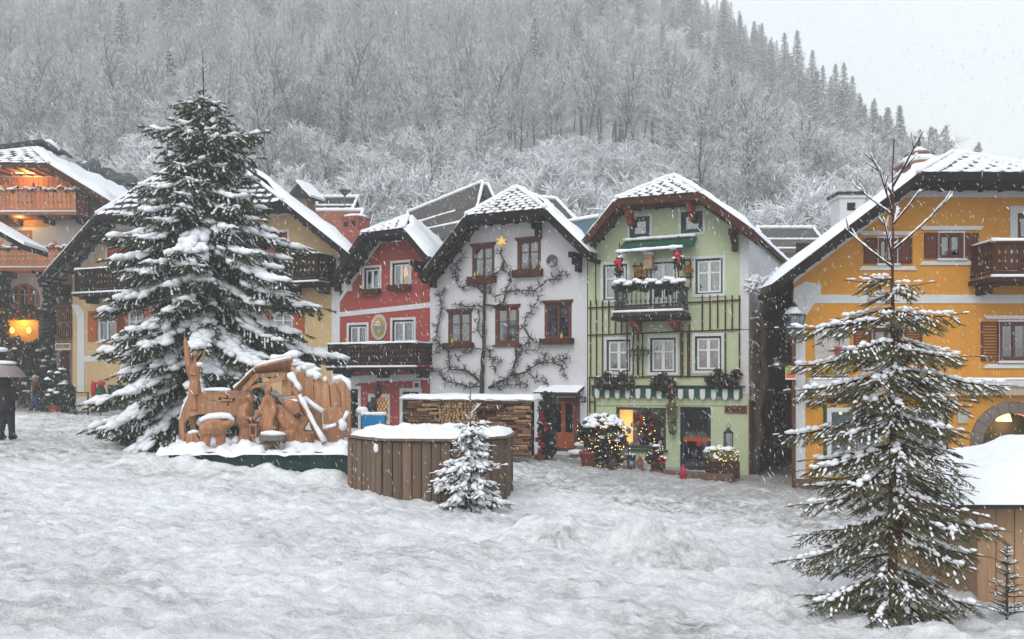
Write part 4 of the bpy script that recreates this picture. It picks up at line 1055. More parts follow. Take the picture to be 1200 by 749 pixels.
# espalier: pixel polylines on the wall, with spur twigs
def espalier():
    q = lambda x, y: (500+x/5.347, 320+y/5.347)
    lines = [([(352, 860), (355, 740), (360, 560), (365, 400), (372, 200), (370, 60)], .085, .05),
             ([(366, 215), (330, 205), (270, 215), (225, 200), (185, 195)], .035, .012), ([(370, 130), (330, 90), (280, 75), (230, 95), (195, 60), (190, -20), (205, -70), (235, -110)], .04, .012),
             ([(372, 200), (430, 205), (490, 195), (505, 125), (560, 112), (680, 115), (725, 80), (770, 45), (880, 10)], .045, .012),
             ([(500, 130), (440, 150), (385, 110)], .02, .01), ([(370, 60), (430, 10), (470, -20), (500, -70), (470, -120), (480, -180)], .04, .012),
             ([(500, 120), (540, 60), (520, 0), (480, -30)], .025, .01),
             ([(355, 690), (300, 640), (250, 610), (200, 605), (155, 605), (150, 490), (110, 470), (70, 420), (78, 330), (100, 240), (95, 150), (120, 120)], .045, .012),
             ([(350, 710), (280, 720), (200, 690), (130, 680), (100, 620), (60, 620)], .035, .01), ([(110, 475), (80, 500), (30, 520)], .02, .008),
             ([(400, 720), (470, 680), (540, 640), (620, 625), (700, 570), (800, 560), (890, 540)], .06, .012), ([(540, 640), (560, 570), (570, 490), (640, 480), (700, 485), (745, 520)], .04, .012),
             ([(640, 620), (690, 660), (760, 690)], .02, .008), ([(800, 560), (860, 590), (880, 650)], .02, .008), ([(420, 720), (520, 700), (600, 690), (640, 710)], .025, .01),
             ([(700, 440), (650, 400), (615, 340), (630, 280), (680, 220), (710, 170)], .03, .01), ([(580, 470), (640, 440), (700, 430)], .02, .01),
             ([(362, 480), (310, 470), (260, 500), (210, 530)], .025, .01), ([(362, 420), (330, 360), (340, 280), (335, 230)], .02, .008), ([(372, 520), (430, 530), (470, 560), (440, 590)], .02, .008),
             ([(360, 500), (395, 470), (410, 490)], .015, .008)]
    e = empty('espalier_tree', WH.world(WH.uz(566, 505)[0], -.12, 0.05), WH.ang, 'leafless espalier tree trained across the white house front', 'tree')
    ox = WH.uz(566, 505)[0]; r = random.Random(9); S = []; T = []; N_ = []
    for pts, r0, r1 in lines:
        P = []
        for x, y in pts:
            u, z = WH.uz(*q(x, y)); P.append(Vector((u-ox, r.uniform(-.03, .03), z-.05)))
        n = len(P)-1
        for i in range(n):
            a, b_ = P[i], P[i+1]; L_ = (b_-a).length; m_ = max(1, int(L_/.22)); prev = a
            for k in range(m_):
                t = (k+1)/m_; c = a.lerp(b_, t)+(Vector((r.gauss(0, .022), r.gauss(0, .015), r.gauss(0, .022))) if k < m_-1 else Vector())
                f = (i+t)/n; S.append((*prev, *c, r0+(r1-r0)*((i+k/m_)/n), r0+(r1-r0)*f))
                if r0 < .08 or i > 3 or (r.random() < .3 and i > 1):
                    for _ in range(7 if r0 < .08 else 2):
                        if r.random() < .8:
                            d = Vector((r.gauss(0, 1), r.uniform(-.7, .1), r.gauss(.35, 1))).normalized(); l = r.uniform(.10, .30); m2 = c+d*l*.6
                            e2 = m2+(d+Vector((r.gauss(0, .7), 0, r.gauss(.2, .7)))).normalized()*l*.5
                            T.append((*c, *m2, .016, .012)); T.append((*m2, *e2, .012, .008))
                            for _ in range(2): T.append((*m2, *(m2+Vector((r.gauss(0, .09), r.gauss(0, .03), r.gauss(.02, .09)))), .011, .008))
                prev = c
    np_obj('trunk', [(*np_segs(S, 6), 0)], ['vine'], e, True); c = np_obj('crown', [(*np_segs(T, 4), 0)], ['vine'], e)
    sn = np.array([t for t in S+T if abs(t[5]-t[2]) < .75*math.dist(t[:3], t[3:6])]); sn = sn[RNG.random(len(sn)) < .22]
    sn[:, [2, 5]] += sn[:, 6:8]*.8; sn[:, 6:8] *= .7; np_obj('snow', [(*np_segs(sn, 4), 0)], ['snow_tree'], c, True)
espalier()

# ================================================================ pale green shop house
GR = House('green_house', 'pale green gabled house with trellis, iron balcony and lit shop window', (689, 30.6), (877, 28.2), 11)
GR.roof((685, 280), (722, 234), (821, 226), (882, 269), .95, 2.1, tile=(.40, .33), snow=.2, edge='wood_brown', soffit='wood_brown')
for a in ((738, 254, 761.5, 279), (798, 248, 823.5, 273.5)):
    w = GR.window(*a, frame='paint_green', fw=.11, nx=1, nz=1, trim='trim_white', tw=.09, curtain=True, sill=False)
    u0, u1, z0, z1 = GR.rect(*a); foliage('wreath', [((u0+u1)/2+.16*math.cos(t), .14, (z0+z1)/2+.16*math.sin(t)) for t in np.linspace(0, 5.6, 7)], [(.08, .03, .08)]*7, 90, .06, w, m='wood_brown', berries=6, bsize=.012)
for a in ((707, 310, 735, 352), (815, 303, 847, 345), (711, 398, 739, 436), (762, 396, 792, 437), (814.5, 394, 845.5, 435)):
    GR.window(*a, frame='paint_green', fw=.06, sash='paint_white', sw=.07, nx=2, nz=2, trim='trim_white', tw=.10, sill=False)
w = GR.window(762, 307, 792, 366, frame='paint_green', fw=.05, sash='paint_white', sw=.07, nx=2, nz=2, trim='trim_white', tw=.10, sill=False, name='balcony_door')
# shop window with lit display
w = GR.window(722, 477.5, 780.5, 526, frame='paint_green', fw=.05, nx=1, nz=1, curtain=False, gl='glass_shop', name='shop_window', sill=True)
u0, u1, z0, z1 = GR.rect(722, 477.5, 780.5, 526)
b = MB(); b.box(u0+.02, u0+.55, .30, .32, z0, z1); b.build('lit_panel', 'glow_warm', w)
b = MB(); b.box(u0+.55, u0+.63, .20, .50, z0, z1); b.build('display_post', 'wood_shutter', w)
b = MB(); b.box(u0+.63, u1, .85, .87, z0, z1); b.build('back_panel', 'navy', w); pl = bpy.data.lights.new('window_light', 'POINT'); pl.energy = 9; pl.color = (1, .66, .3); pl.shadow_soft_size = .15; plo = bpy.data.objects.new('window_light', pl); link(plo, w); plo.location = (u0+1.3, .45, z1-.12)
b = MB(); b.box(u0, u1, .18, .84, z0-.02, z0+.03); b.build('display_shelf', 'metal_teal', w)
foliage('display_tree', [(u0+1.0, .5, z0+.45), (u0+1.0, .5, z0+.8)], [(.30, .2, .4), (.18, .15, .4)], 700, .06, w, bulbs=14, berries=10, bsize=.026)
gr_ = random.Random(5)
for k in range(30):
    b = MB(); s_ = gr_.uniform(.04, .10); b.blob((u0+.15+(u1-u0-.3)*gr_.random(), gr_.uniform(.2, .45), z0+.03+s_+gr_.choice((0, 0, 0, .5, .9))*gr_.random()), (s_, s_, s_*1.2), k, .25, 2); b.build('ornament', gr_.choice(['red', 'orange', 'gold', 'bluegrey', 'glow_warm', 'paint_white', 'orange']), w, True)
b = MB(); b.blob((u0+.78, .35, z0+.95), (.08, .06, .30), 3, .3, 2); b.build('hanging_figure', 'red', w, True)
# shop door
u0, u1, z0, z1 = GR.rect(797, 477, 833, 551); GR.holes.append((u0, u1, z0, z1))
b = MB(); b.ring(u0, u1, z0, z1, .05, .02, .14); d = b.build('door', 'navy', GR.root)
b = MB(); b.ring(u0+.05, u1-.05, z0+.03, z1-.05, .10, .07, .12); b.build('door_leaf', 'navy', d)
b = MB(); b.box(u0+.15, u1-.15, .09, .10, z0+.13, z1-.15); b.build('pane', 'glass', d)
b = MB(); b.box(u0+.12, u1-.06, .0, .06, z0+(z1-z0)*.455, z0+(z1-z0)*.53); b.build('wooden_name_board', 'wood_shutter', d)
for k, (a_, c_, m_) in enumerate(((.55, .82, 'wood_redbrown'), (.55, .62, 'wood_brown'), (.5, .30, 'wood_redbrown'), (.2, .33, 'wood_brown'))):
    b = MB(); x = u0+(u1-u0)*a_; z = z0+(z1-z0)*c_; b.box(x-.16, x+.2, .14, .16, z-.15, z+.13); b.build('picture', m_, d)
b = MB(); b.blob((u0+(u1-u0)*.62, .05, z0+(z1-z0)*.41), (.11, .05, .10), 2, .3, 2); b.build('red_bow', 'red', d, True)
GR.autowall('plaster_green')
b = MB(); zt = GR.uz(877, 462)[1]
b.prism([(GR.W-.28, -.02, zt), (GR.W+.012, -.02, zt), (GR.W+.012, -.02, GR.uz(877, 276)[1]), (GR.W-.28, -.02, GR.uz(868, 274)[1])], (0, .04, 0)); b.build('corner_strip', 'trim_white', GR.root)
zs = GR.uz(877, 468)[1]; ztop = GR.uz(877, 280)[1]
b = MB(); b.box(GR.W+.002, GR.W+.02, .03, 11, zs, ztop); b.build('side_plaster', 'plaster_white', GR.root)
b = MB(); b.box(GR.W+.002, GR.W+.024, .03, 11, -1.2, zs-.002); b.build('side_plinth', 'plaster_tan', GR.root)
b = MB(); b.box(GR.W+.01, GR.W+.05, 2.0, 3.3, -.6, 2.0); b.build('side_door', 'wood_dark', GR.root)
GR.brackets([(693, 284), (862, 272)], .9, 'wood_brown'); GR.brackets([(740, 243), (812, 237)], .9, 'wood_shutter')
# green wall awning under the attic
u0, u1, z0, z1 = GR.rect(733, 280, 817, 290)
b = MB(); b.prism([(u0, -.03, z1), (u0, -.55, z0+.05), (u0, -.55, z0-.10), (u0, -.50, z0-.10), (u0, -.03, z1-.06)], (u1-u0, 0, 0)); o = b.build('awning', 'fabric_green', GR.root)
b = MB(); n = 12
for k in range(n): b.prism([(u0+(u1-u0)*k/n, -.56, z0-.08), (u0+(u1-u0)*(k+1)/n, -.56, z0-.08), (u0+(u1-u0)*(k+.8)/n, -.56, z0-.15), (u0+(u1-u0)*(k+.2)/n, -.56, z0-.15)], (0, .012, 0))
b.build('scalloped_edge', 'fabric_green', o)
b = MB(); rail_snow(b, (u0, -.25, z1+.0), (u1, -.25, z1+.0), h=.07); b.build('snow', 'snow', o, True)
# scalloped green valance over the shop, white shields
u0, u1, z0, z1 = GR.rect(695, 455, 870, 466)
b = MB(); b.box(u0, u1, -.12, -.004, z0+.02, z1+.06); val = b.build('valance', 'fabric_green', GR.root)
for k in range(14):
    c = u0+(u1-u0)*(k+.55)/14; h = z1-z0; s_ = MB()
    s_.prism([(c+x, -.16, z0+z) for x, z in ((-.085, h*.92), (-.085, h*.15), (-.06, -.02), (0, -.06), (.06, -.02), (.085, h*.15), (.085, h*.92))], (0, .036, 0)); s_.build('shield', 'trim_white', val)
b = MB(); b.box(u0-.05, u1+.1, -.18, -.004, z1+.064, z1+.10); b.build('ledge', 'iron', val)
GR.panel([(696, 475.2), (877, 475.2), (877, 476), (696, 476)], 'plaster_tan', .012, 'joint')
# trellis
def trellis():
    tr = GR.root; idx = 0
    rows = [((689, 361), (868, 351.5)), ((689, 393), (868, 386)), ((689, 442.5), (868, 440.5))]
    def lathbar(a, b_, dv=-.05, w=.045):
        m_ = MB(); m_.bar(GR.p3(*a, dv), GR.p3(*b_, dv), w, .03, 0, (0, 1, 0)); m_.build('trellis_bar', 'wood_brown', tr)
    for a, b_ in rows: lathbar(a, b_)
    for x in (692, 699, 706, 713.5, 721, 728): lathbar((x, 352), (x, 392), -.085)
    for x in (823, 832, 841, 850, 858, 866.5): lathbar((x, 346), (x, 388), -.085)
    for x in (735, 742, 748, 800, 808): lathbar((x, 380), (x, 442), -.085)
    for x in (692, 699, 706, 747, 753, 798, 806, 850, 866.5): lathbar((x, 390), (x, 443), -.086)
    for x in (691, 697): lathbar((x, 443), (x, 484), -.085)
    for y in (471,): lathbar((690, y), (698, y))
    lathbar((698, 290), (698, 356), -.087, .03)
    for x in (744, 751, 758): lathbar((x, 308), (x, 338), -.085)
    for y in (312, 326): lathbar((741, y), (760, y-.5))
    for x in (802, 809): lathbar((x, 302), (x, 338), -.085)
    for y in (305, 325): lathbar((797, y), (812, y-.5))
trellis()
bal, (bu0, bu1, bzb, bzt) = balcony(GR, 722, 797, 335, 365.5, 1.05, m='iron', step=.15, boards='thin', snow=True, brk=False)
b = MB(); b.box(bu0-.15, bu1+.12, -1.16, -.004, bzb-.26, bzb-.124); b.build('floor_boards', 'wood_dark', bal)
for u in (bu0+.5, bu1-.35):
    b = MB(); b.prism([(u-.1, 0.02, bzb-.27), (u-.1, -1.0, bzb-.27), (u-.1, -.8, bzb-.42), (u-.1, 0.02, bzb-.62)], (.2, 0, 0)); b.build('bracket', 'wood_shutter', bal)
gp = [(bu0+(bu1-bu0)*k/13, -1.08, bzt-.02+.06*math.sin(k*1.9)) for k in range(14)]
foliage('garland', gp, [(.14, .12, .16)]*14, 1600, .07, bal, m='leaf_dark')
sn = [(p[0]+RNG.normal()*.05, -1.08+RNG.normal()*.04, p[2]+.13+.04*RNG.random()) for p in gp for _ in range(5)]
np_obj('garland_snow', [(*np_blobs(sn, RNG.uniform(.05, .12, (len(sn), 1))*np.array([[1.2, 1, .8]]), None, 2, .2), 0)], ['snow_tree'], bal, True)['kind'] = 'stuff'
for px, py in ((726, 311), (795, 303)):
    p = GR.p3(px, py, -1.05); b = MB(); b.tube([(p.x, -1.05, bzt), (p.x, -1.05, p.z+.75)], .025); b.build('lamp_pole', 'iron', bal)
    foliage('hanging_bouquet', [(p.x, -1.1, p.z-.15), (p.x, -1.1, p.z+.1)], [(.17, .12, .3), (.14, .1, .2)], 320, .07, bal, snow=7, ssize=.08)
    b = MB(); b.blob((p.x, -1.24, p.z+.08), (.13, .06, .12), 5, .5, 2); b.blob((p.x+.06, -1.24, p.z-.08), (.05, .04, .14), 6, .5, 2); b.build('red_bow', 'red', bal, True)
a_, c_ = GR.p3(722, 296.5, -1.05), GR.p3(800, 290.5, -1.05); b = MB(); b.tube([a_, c_], .025); b.build('top_rod', 'iron', bal)
b = MB(); rail_snow(b, a_+Vector((0, 0, .03)), c_+Vector((0, 0, .03)), h=.075, seed=5); b.build('rod_snow', 'snow', bal, True)
p = GR.p3(760, 308, -.2); b = MB(); b.box(p.x-.14, p.x+.14, -.3, -.02, p.z-.22, p.z+.15); b.prism([(p.x-.2, -.34, p.z+.152), (p.x+.2, -.34, p.z+.152), (p.x, -.34, p.z+.34)], (0, .34, 0)); o = b.build('birdhouse', 'wood_tan', GR.root)
b = MB(); b.blob((p.x, -.18, p.z+.32), (.2, .18, .1), 2, .2, 2); b.build('snow', 'snow', o, True)
for px, py in ((748, 318), (806, 316)):
    p = GR.p3(px, py, -.12); foliage('dried_wreath', [(p.x+.12*math.cos(t), -.14, p.z+.10*math.sin(t)) for t in np.linspace(0, 5.5, 6)], [(.08, .05, .07)]*6, 130, .07, GR.root, m='gold')
for x0, x1, y in ((703, 738, 447), (768, 786, 448), (832, 863, 444)):
    a_, c_ = GR.p3(x0, y, -.2), GR.p3(x1, y, -.2); n = max(2, int((c_-a_).length/.22))
    cen = [(a_.x+(c_.x-a_.x)*k/n, -.22, a_.z+(.16 if k % 2 else -.02)) for k in range(n+1)]
    o = foliage('window_greenery', cen, [(.18, .15, .22)]*len(cen), 420, .08, GR.root, berries=12, bsize=.012, snow=5, ssize=.05)
    b = MB(); b.box(a_.x-.05, c_.x+.05, -.30, -.125, a_.z-.30, a_.z-.10); b.build('flower_box', 'wood_dark', o)
p = GR.p3(786, 458, -.25); foliage('hanging_spray', [(p.x, -.28, p.z+.1*k) for k in range(-2, 3)], [(.14, .1, .14)]*5, 300, .07, GR.root, berries=8, bsize=.012)
p = GR.p3(788, 492, -.15)
foliage('door_garland', [(p.x, -.18, p.z+.45-.2*k) for k in range(5)], [(.2, .12, .2), (.18, .12, .18), (.16, .12, .18), (.15, .12, .18), (.12, .1, .16)], 900, .08, GR.root, m='needle', berries=12, bulbs=5)
# iron sign lattice between the first-floor windows
p = GR.p3(752, 413, -.1); b = MB()
for k in range(7): b.tube([(p.x-.35+.11*k, -.3, p.z-.18+.1*math.sin(k*1.3)), (p.x-.25+.11*k, -.3, p.z+.18+.08*math.cos(k*2.0))], .016, 5)
for k in range(4): b.tube([(p.x-.3+.17*k+.1*math.cos(t), -.3, p.z+.1*math.sin(t)) for t in np.linspace(0, 6.28, 9)], .014, 5)
b.tube([(p.x+.35, -.02, p.z+.05), (p.x-.4, -.3, p.z+.05)], .018, 5); b.build('iron_ornament', 'iron', GR.root)
u0, u1, z0, z1 = GR.rect(849.5, 475.8, 875.5, 484); b = MB(); b.box(u0, u1, -.06, -.002, z0, z1); o = b.build('carved_sign', 'wood_redbrown', GR.root); o['label'] = 'dark red brown carved wooden sign board'
for k in range(8): b = MB(); x = u0+.1+(u1-u0-.2)*k/7; b.blob((x, -.062, (z0+z1)/2+.015*math.sin(k*2)), (.028, .012, .05), k, .5, 1); b.build('carving', 'wood_brown', o)
# ================================================================ orange house on the right
OR = House('orange_house', 'large orange plastered house with white bands, dark roof and louvred shutters', (930, 25.6), (1396, 25.6), 13, skew=.34)
OR.roof((905, 333), (1077, 203), (1249, 203), (1421, 333), 1.25, 2.6, tile=(.62, .22), snow=.2, tsnow=.85)
for a, x in (((1029, 279, 1051, 309), 0), ((1100, 273, 1129, 303), 0)):
    OR.window(*a, frame='wood_redbrown', fw=.07, nx=2, nz=1, trim='trim_white', tw=.05, shutters='wood_shutter_dark', shw=.42, slats=True)
    u0, u1, z0, z1 = OR.rect(*a)
    for zz, e_ in ((z1+.08, .12), (z0-.2, .12)): 
        b = MB(); b.prism([(u0-.5, -.05, zz), (u1+.5, -.05, zz), (u1+.6, -.05, zz+e_), (u0-.6, -.05, zz+e_)] if zz > z1 else [(u0-.6, -.05, zz), (u1+.6, -.05, zz), (u1+.5, -.05, zz+e_), (u0-.5, -.05, zz+e_)], (0, .06, 0)); b.build('moulding', 'trim_white', OR.root)
for a in ((1171, 377, 1207, 423), (1022, 384, 1058, 425)):
    OR.window(*a, frame='wood_redbrown', fw=.08, nx=2, nz=1, trim='trim_white', tw=.05, shutters='wood_shutter_dark', shw=.54, slats=True, lit=None)
    u0, u1, z0, z1 = OR.rect(*a); b = MB(); b.prism([(u0-.4, -.05, z1+.08), (u1+.4, -.05, z1+.08), (u1+.5, -.05, z1+.18), (u0-.5, -.05, z1+.18)], (0, .06, 0)); b.build('moulding', 'trim_white', OR.root)
    b = MB(); b.prism([(u0-.5, -.05, z0-.22), (u1+.5, -.05, z0-.22), (u1+.4, -.05, z0-.10), (u0-.4, -.05, z0-.10)], (0, .06, 0)); b.build('moulding', 'trim_white', OR.root)
OR.window(1192, 250, 1236, 322, frame='wood_redbrown', fw=.09, nx=2, nz=2, trim='trim_white', tw=.22, sill=False, name='balcony_door')
# shop front
for a in ((969, 477, 1035, 558), (1043, 477, 1106, 558)):
    w = OR.window(*a, frame='paint_white', fw=.11, nx=2, nz=1, curtain=False, gl='glass_shop', name='shop_window', sill=False)
    u0, u1, z0, z1 = OR.rect(*a)
    b = MB(); b.box(u0, u1, .7, .72, z0, z1); b.build('back_panel', 'bluegrey', w)
    for k in range(3):
        b = MB(); b.box(u0+.1, u1-.1, .3, .65, z0+.2+.5*k, z0+.23+.5*k); b.build('display_shelf', 'paint_white', w)
        for j in range(5):
            b = MB(); x = u0+.2+(u1-u0-.4)*j/4; h = .15+.12*((j*7+k*3) % 4)/3; b.box(x-.09, x+.09, .4, .55, z0+.235+.5*k, z0+.235+.5*k+h); b.build('goods', ['paper', 'bluegrey', 'cream', 'gold'][(j+k) % 4], w)
    b = MB(); b.blob(((u0+u1)/2-.3, .35, z1-.2), .05, 1, 0, 1); b.build('lamp', 'glow_bulb', w)
# arched doorway
au0, az0 = OR.uz(1151, 585); au1, _ = OR.uz(1222, 585); zc = OR.uz(1186, 519)[1]; rc = (au1-au0)/2; ac = (au0+au1)/2
arch = [(au0, 0, az0), (au1, 0, az0)]+[(ac+rc*math.cos(t), 0, zc+rc*.98*math.sin(t)) for t in np.linspace(0, math.pi, 17)]
OR.holes.append((arch, 0, 0, 0))
OR.autowall('plaster_orange')
OR.border('trim_white', .30)
def voussoirs():
    e = OR.root; r1 = rc+.36; n = 11
    for k in range(n):
        t0, t1 = math.pi*k/n, math.pi*(k+1)/n-.012; b = MB()
        b.prism([(ac+r*math.cos(t), -.06, zc+r*.98*math.sin(t)) for r, t in ((rc, t0), (r1, t0), (r1, (t0+t1)/2), (r1, t1), (rc, t1), (rc, (t0+t1)/2))], (0, .22, 0)); b.build('arch_stone', 'stone', e)
    zz = az0
    for k in range(4):
        h = (zc-az0)/4
        for a, b_ in ((au0-.36, au0), (au1, au1+.36)):
            b = MB(); b.box(a, b_, -.06, .16, az0+h*k, az0+h*(k+1)-.012); b.build('arch_stone', 'stone', e)
voussoirs()
b = MB(); b.box(au0-.4, au1+.4, 1.6, 1.64, az0, zc+rc+.2); b.build('porch_back', 'wood_redbrown', OR.root)
b = MB(); b.box(au0-.35, au0-.30, .05, 1.6, az0, zc+rc+.2); b.build('porch_side', 'plaster_tan', OR.root)
b = MB(); b.box(ac+.1, ac+1.0, 1.5, 1.58, az0, zc+.5); d = b.build('porch_door', 'wood_tan', OR.root)
lp = OR.p3(1180, 489, .8); b = MB(); b.lathe((lp.x-.1, .8, lp.z-.12), [(0, 0), (.22, 0), (.17, .22), (.03, .26), (0, .26)], 12); b.build('porch_lamp', 'glow_bulb', OR.root, True)
pl = bpy.data.lights.new('porch_light', 'POINT'); pl.energy = 30; pl.color = (1, .62, .2); pl.shadow_soft_size = .12
plo = bpy.data.objects.new('porch_light', pl); link(plo, OR.root); plo.location = (lp.x-.1, .55, lp.z-.25)
zt, zb = 345.5, 355.5
OR.panel([(943, zt), (1396, zt), (1396, zb), (943, zb)], 'trim_white', name='belt_course')
OR.panel([(930, 338), (943.5, 330), (943.5, 578), (930, 578)], 'trim_white', name='corner_strip')
OR.panel([(943.5, 330), (962, 333), (962, 345.2), (951, 360), (943.5, 372)], 'trim_white', .022, 'corner_block')
OR.panel([(930, 561), (1150, 561), (1150, 590), (930, 590)], 'plinth', .16, 'step')
for x in (966.5, 1039, 1108.5):
    OR.panel([(x-1.6, 474), (x+1.6, 474), (x+1.6, 560), (x-1.6, 560)], 'paint_green' if x != 1039 else 'paint_white', .07, 'shop_post')
b = MB(); u0, u1, z0, z1 = OR.rect(945, 445, 1400, 453); b.box(u0, u1, -.30, -.002, z0, z1); aw = b.build('awning_box', 'trim_white', OR.root)
b = MB(); b.box(u0+.1, u1, -.24, -.003, z0-.26, z0-.003); b.build('rolled_awning', 'fabric_beige', aw)
b = MB(); b.box(u0, u1, -.32, -.01, z1+.002, z1+.03); rail_snow(b, (u0, -.2, z1+.02), (u1, -.2, z1+.02), h=.04, n=40); b.build('snow', 'snow', aw, True)
b = MB(); b.box(*OR.rect(943, 447, 949, 463)[:2], -.4, -.05, z0-.28, z0+.03); b.build('awning_arm', 'iron', aw)
balcony(OR, 1164, 1330, 282, 325, 1.2, m='wood_brown', step=.175)
# poster, notice, wall lamp
u0, u1, z0, z1 = OR.rect(954, 383, 995, 441); b = MB(); b.box(u0, u1, -.04, -.002, z0, z1); po = b.build('poster_board', 'paper', OR.root)
b = MB(); b.box(u0+.01, u0+(u1-u0)*.52, -.048, -.041, z0+.05, z0+(z1-z0)*.30); b.build('yellow_panel', 'yellow', po)
for k, m_ in enumerate(('orange', 'yellow', 'bluegrey', 'yellow', 'red', 'bluegrey')):
    b = MB(); x = u0+(u1-u0)*(.56+.2*(k % 2)); z = z0+(z1-z0)*(.12+.16*(k//2)); b.box(x, x+(u1-u0)*.19, -.048, -.041, z, z+(z1-z0)*.15); b.build('colour_field', m_, po)
u0, u1, z0, z1 = OR.rect(1122, 480, 1134, 497); b = MB(); b.box(u0, u1, -.03, -.002, z0, z1); no = b.build('notice', 'paper', OR.root)
b = MB(); b.box(u0, u1, -.034, -.031, z0, z0+.04); b.build('notice_stripe', 'lime', no)
p = OR.p3(949, 470, -.2); b = MB(); b.tube([(p.x-.15, 0, p.z), (p.x-.15, -.2, p.z+.05), (p.x-.05, -.3, p.z)], .025); b.lathe((p.x-.05, -.3, p.z-.16), [(.09, 0), (.06, .1), (.02, .16), (0, .16)], 9); b.build('wall_spotlight', 'iron', OR.root)
o, (cu0, cu1, cz1, cd) = chimney(OR, 984, 1012, 232, 262, 3.2, 'plaster_white', holes=False)
b = MB(); b.box(cu0+.25, cu1-.28, 3.185, 3.22, cz1-.42, cz1-.16); b.build('smoke_opening', 'interior', o)
b = MB(); b.box(cu0-.1, cu1+.1, 3.1, 3.2+cd+.1, cz1+.102, cz1+.2); b.build('chimney_lid', 'roof_dark', o)

# ================================================================ timber balcony house at the far left
TB = House('timber_balcony_house', 'tall white and timber house with two long wooden balconies and snowy hipped roof', (-75, 45), (104, 45), 12)
TB.roof((-175, 244), (-78, 190), (57, 192), (133, 238), 1.7, 2.0, tile=(.62, .5), snow=.32, tsnow=1.1, edge='wood_brown', soffit='wood_orange')
TB.window(21, 222, 38, 236, frame='wood_brown', fw=.06, nx=2, nz=1, curtain=False)
TB.window(20, 270, 38, 292, frame='wood_orange', fw=.13, nx=2, nz=2, trim=None)
u0, u1, z0, z1 = TB.rect(9, 332, 47, 376); zc_ = z1-(u1-u0)/2; ac_ = (u0+u1)/2; rr = (u1-u0)/2
TB.holes.append(([(u0, 0, z0), (u1, 0, z0)]+[(ac_+rr*math.cos(t), 0, zc_+rr*math.sin(t)) for t in np.linspace(0, math.pi, 13)], 0, 0, 0))
b = MB(); ti = np.linspace(0, math.pi, 13)
for k in range(12): b.bar((ac_+(rr-.07)*math.cos(ti[k]), .08, zc_+(rr-.07)*math.sin(ti[k])), (ac_+(rr-.07)*math.cos(ti[k+1]), .08, zc_+(rr-.07)*math.sin(ti[k+1])), .12, .14, 0, (0, 1, 0))
for x in (u0+.07, u1-.07): b.box(x-.07, x+.07, .02, .14, z0, zc_)
for x in (-.32, .32): b.box(ac_+rr*x-.09, ac_+rr*x+.09, .03, .12, z0+.02, zc_+rr*.9)
b.box(u0+.14, u1-.14, .03, .12, z0, z0+.14); aw_ = b.build('arched_window', 'wood_orange', TB.root)
b = MB(); b.prism([(u0+.1, .085, z0+.1), (u1-.1, .085, z0+.1)]+[(ac_+(rr-.1)*math.cos(t), .085, zc_+(rr-.1)*math.sin(t)) for t in ti], (0, .006, 0)); b.build('pane', 'glass', aw_)
b = MB()
for x in (-.65, 0, .65): b.box(ac_+rr*x-.015, ac_+rr*x+.015, .06, .08, z0+.14, zc_+rr*.6)
for t in (.35, .7): b.box(u0+.14, u1-.14, .062, .082, z0+(z1-z0)*t-.015, z0+(z1-z0)*t+.015)
b.build('glazing_bar', 'paint_white', aw_)
b = MB(); b.box(u0+.1, u1-.1, .35, .37, z0, z1); b.build('curtain', 'curtain', aw_)
TB.autowall('plaster_white')
# timber cladding boards of the attic storey
cu0, cz = TB.uz(-70, 250); cu1, _ = TB.uz(104, 250); zt = TB.KR.y-.3; n = 30
for k in range(n):
    a, c = cu0+(cu1-cu0)*k/n, cu0+(cu1-cu0)*(k+1)/n-.02; uc = (a+c)/2
    top = min(zt, TB.ER.y+(TB.KR.y-TB.ER.y)*(uc-TB.ER.x)/(TB.KR.x-TB.ER.x)-.5)
    w0, w1, w2, w3 = TB.rect(21, 222, 38, 236)
    if w0-.1 < uc < w1+.1:
        b = MB(); b.box(a, c, -.05, -.002, w3+.05, top); b.build('cladding_board', 'wood_orange', TB.root)
        b = MB(); b.box(a, c, -.05, -.002, cz, w2-.08); b.build('cladding_board', 'wood_orange', TB.root); continue
    b = MB(); b.box(a, c, -.05, -.002, cz, top); b.build('cladding_board', 'wood_orange', TB.root)
bal1, bb1 = balcony(TB, -75, 88, 222, 249, 1.5, m='wood_orange', step=.22, brm='wood_brown')
bal2, bb2 = balcony(TB, -75, 78, 290, 314, 1.3, m='wood_orange', step=.22, brm='wood_brown')
for bal_, (q0, q1, qb, qt), dp in ((bal1, bb1, 1.5), (bal2, bb2, 1.3)):
    cen = [(q0+(q1-q0)*k/20, -dp, qt-.03+.06*math.sin(k*2.2)) for k in range(21)]
    foliage('garland', cen, [(.2, .13, .14)]*21, 900, .09, bal_, snow=60, ssize=.11)
    for k, t in enumerate((.50, .70, .91)):
        b = MB(); x = q0+(q1-q0)*t; b.lathe((x, -dp, qt+.02), [(0, 0), (.09, 0), (.10, .16), (.05, .22), (.06, .30), (0, .36)], 9); b.build('santa_ornament', 'red' if k % 2 else 'orange', bal_, True)
# light strips under its eaves
for x0, x1, y in ((14, 50, 203), (-40, 57, 253)):
    u0, z0 = TB.uz(x0, y, -.6); u1, _ = TB.uz(x1, y, -.6); b = MB(); b.box(u0, u1, -.65, -.57, z0, z0+.09); st_ = b.build('light_strip', 'glow_tube', TB.root); pl = bpy.data.lights.new('strip_light', 'POINT'); pl.energy = 55; pl.color = (1, .58, .2); pl.shadow_soft_size = .3; plo = bpy.data.objects.new('strip_light', pl); link(plo, st_); plo.location = ((max(u0, TB.uz(0, 210)[0])+u1)/2, -.75, z0-.12)
u0, z0 = TB.uz(-70, 255); u1, z1 = TB.uz(57, 266); b = MB(); b.box(u0, u1, -.02, -.002, z1, z0); b.build('yellow_band', 'gold', TB.root)
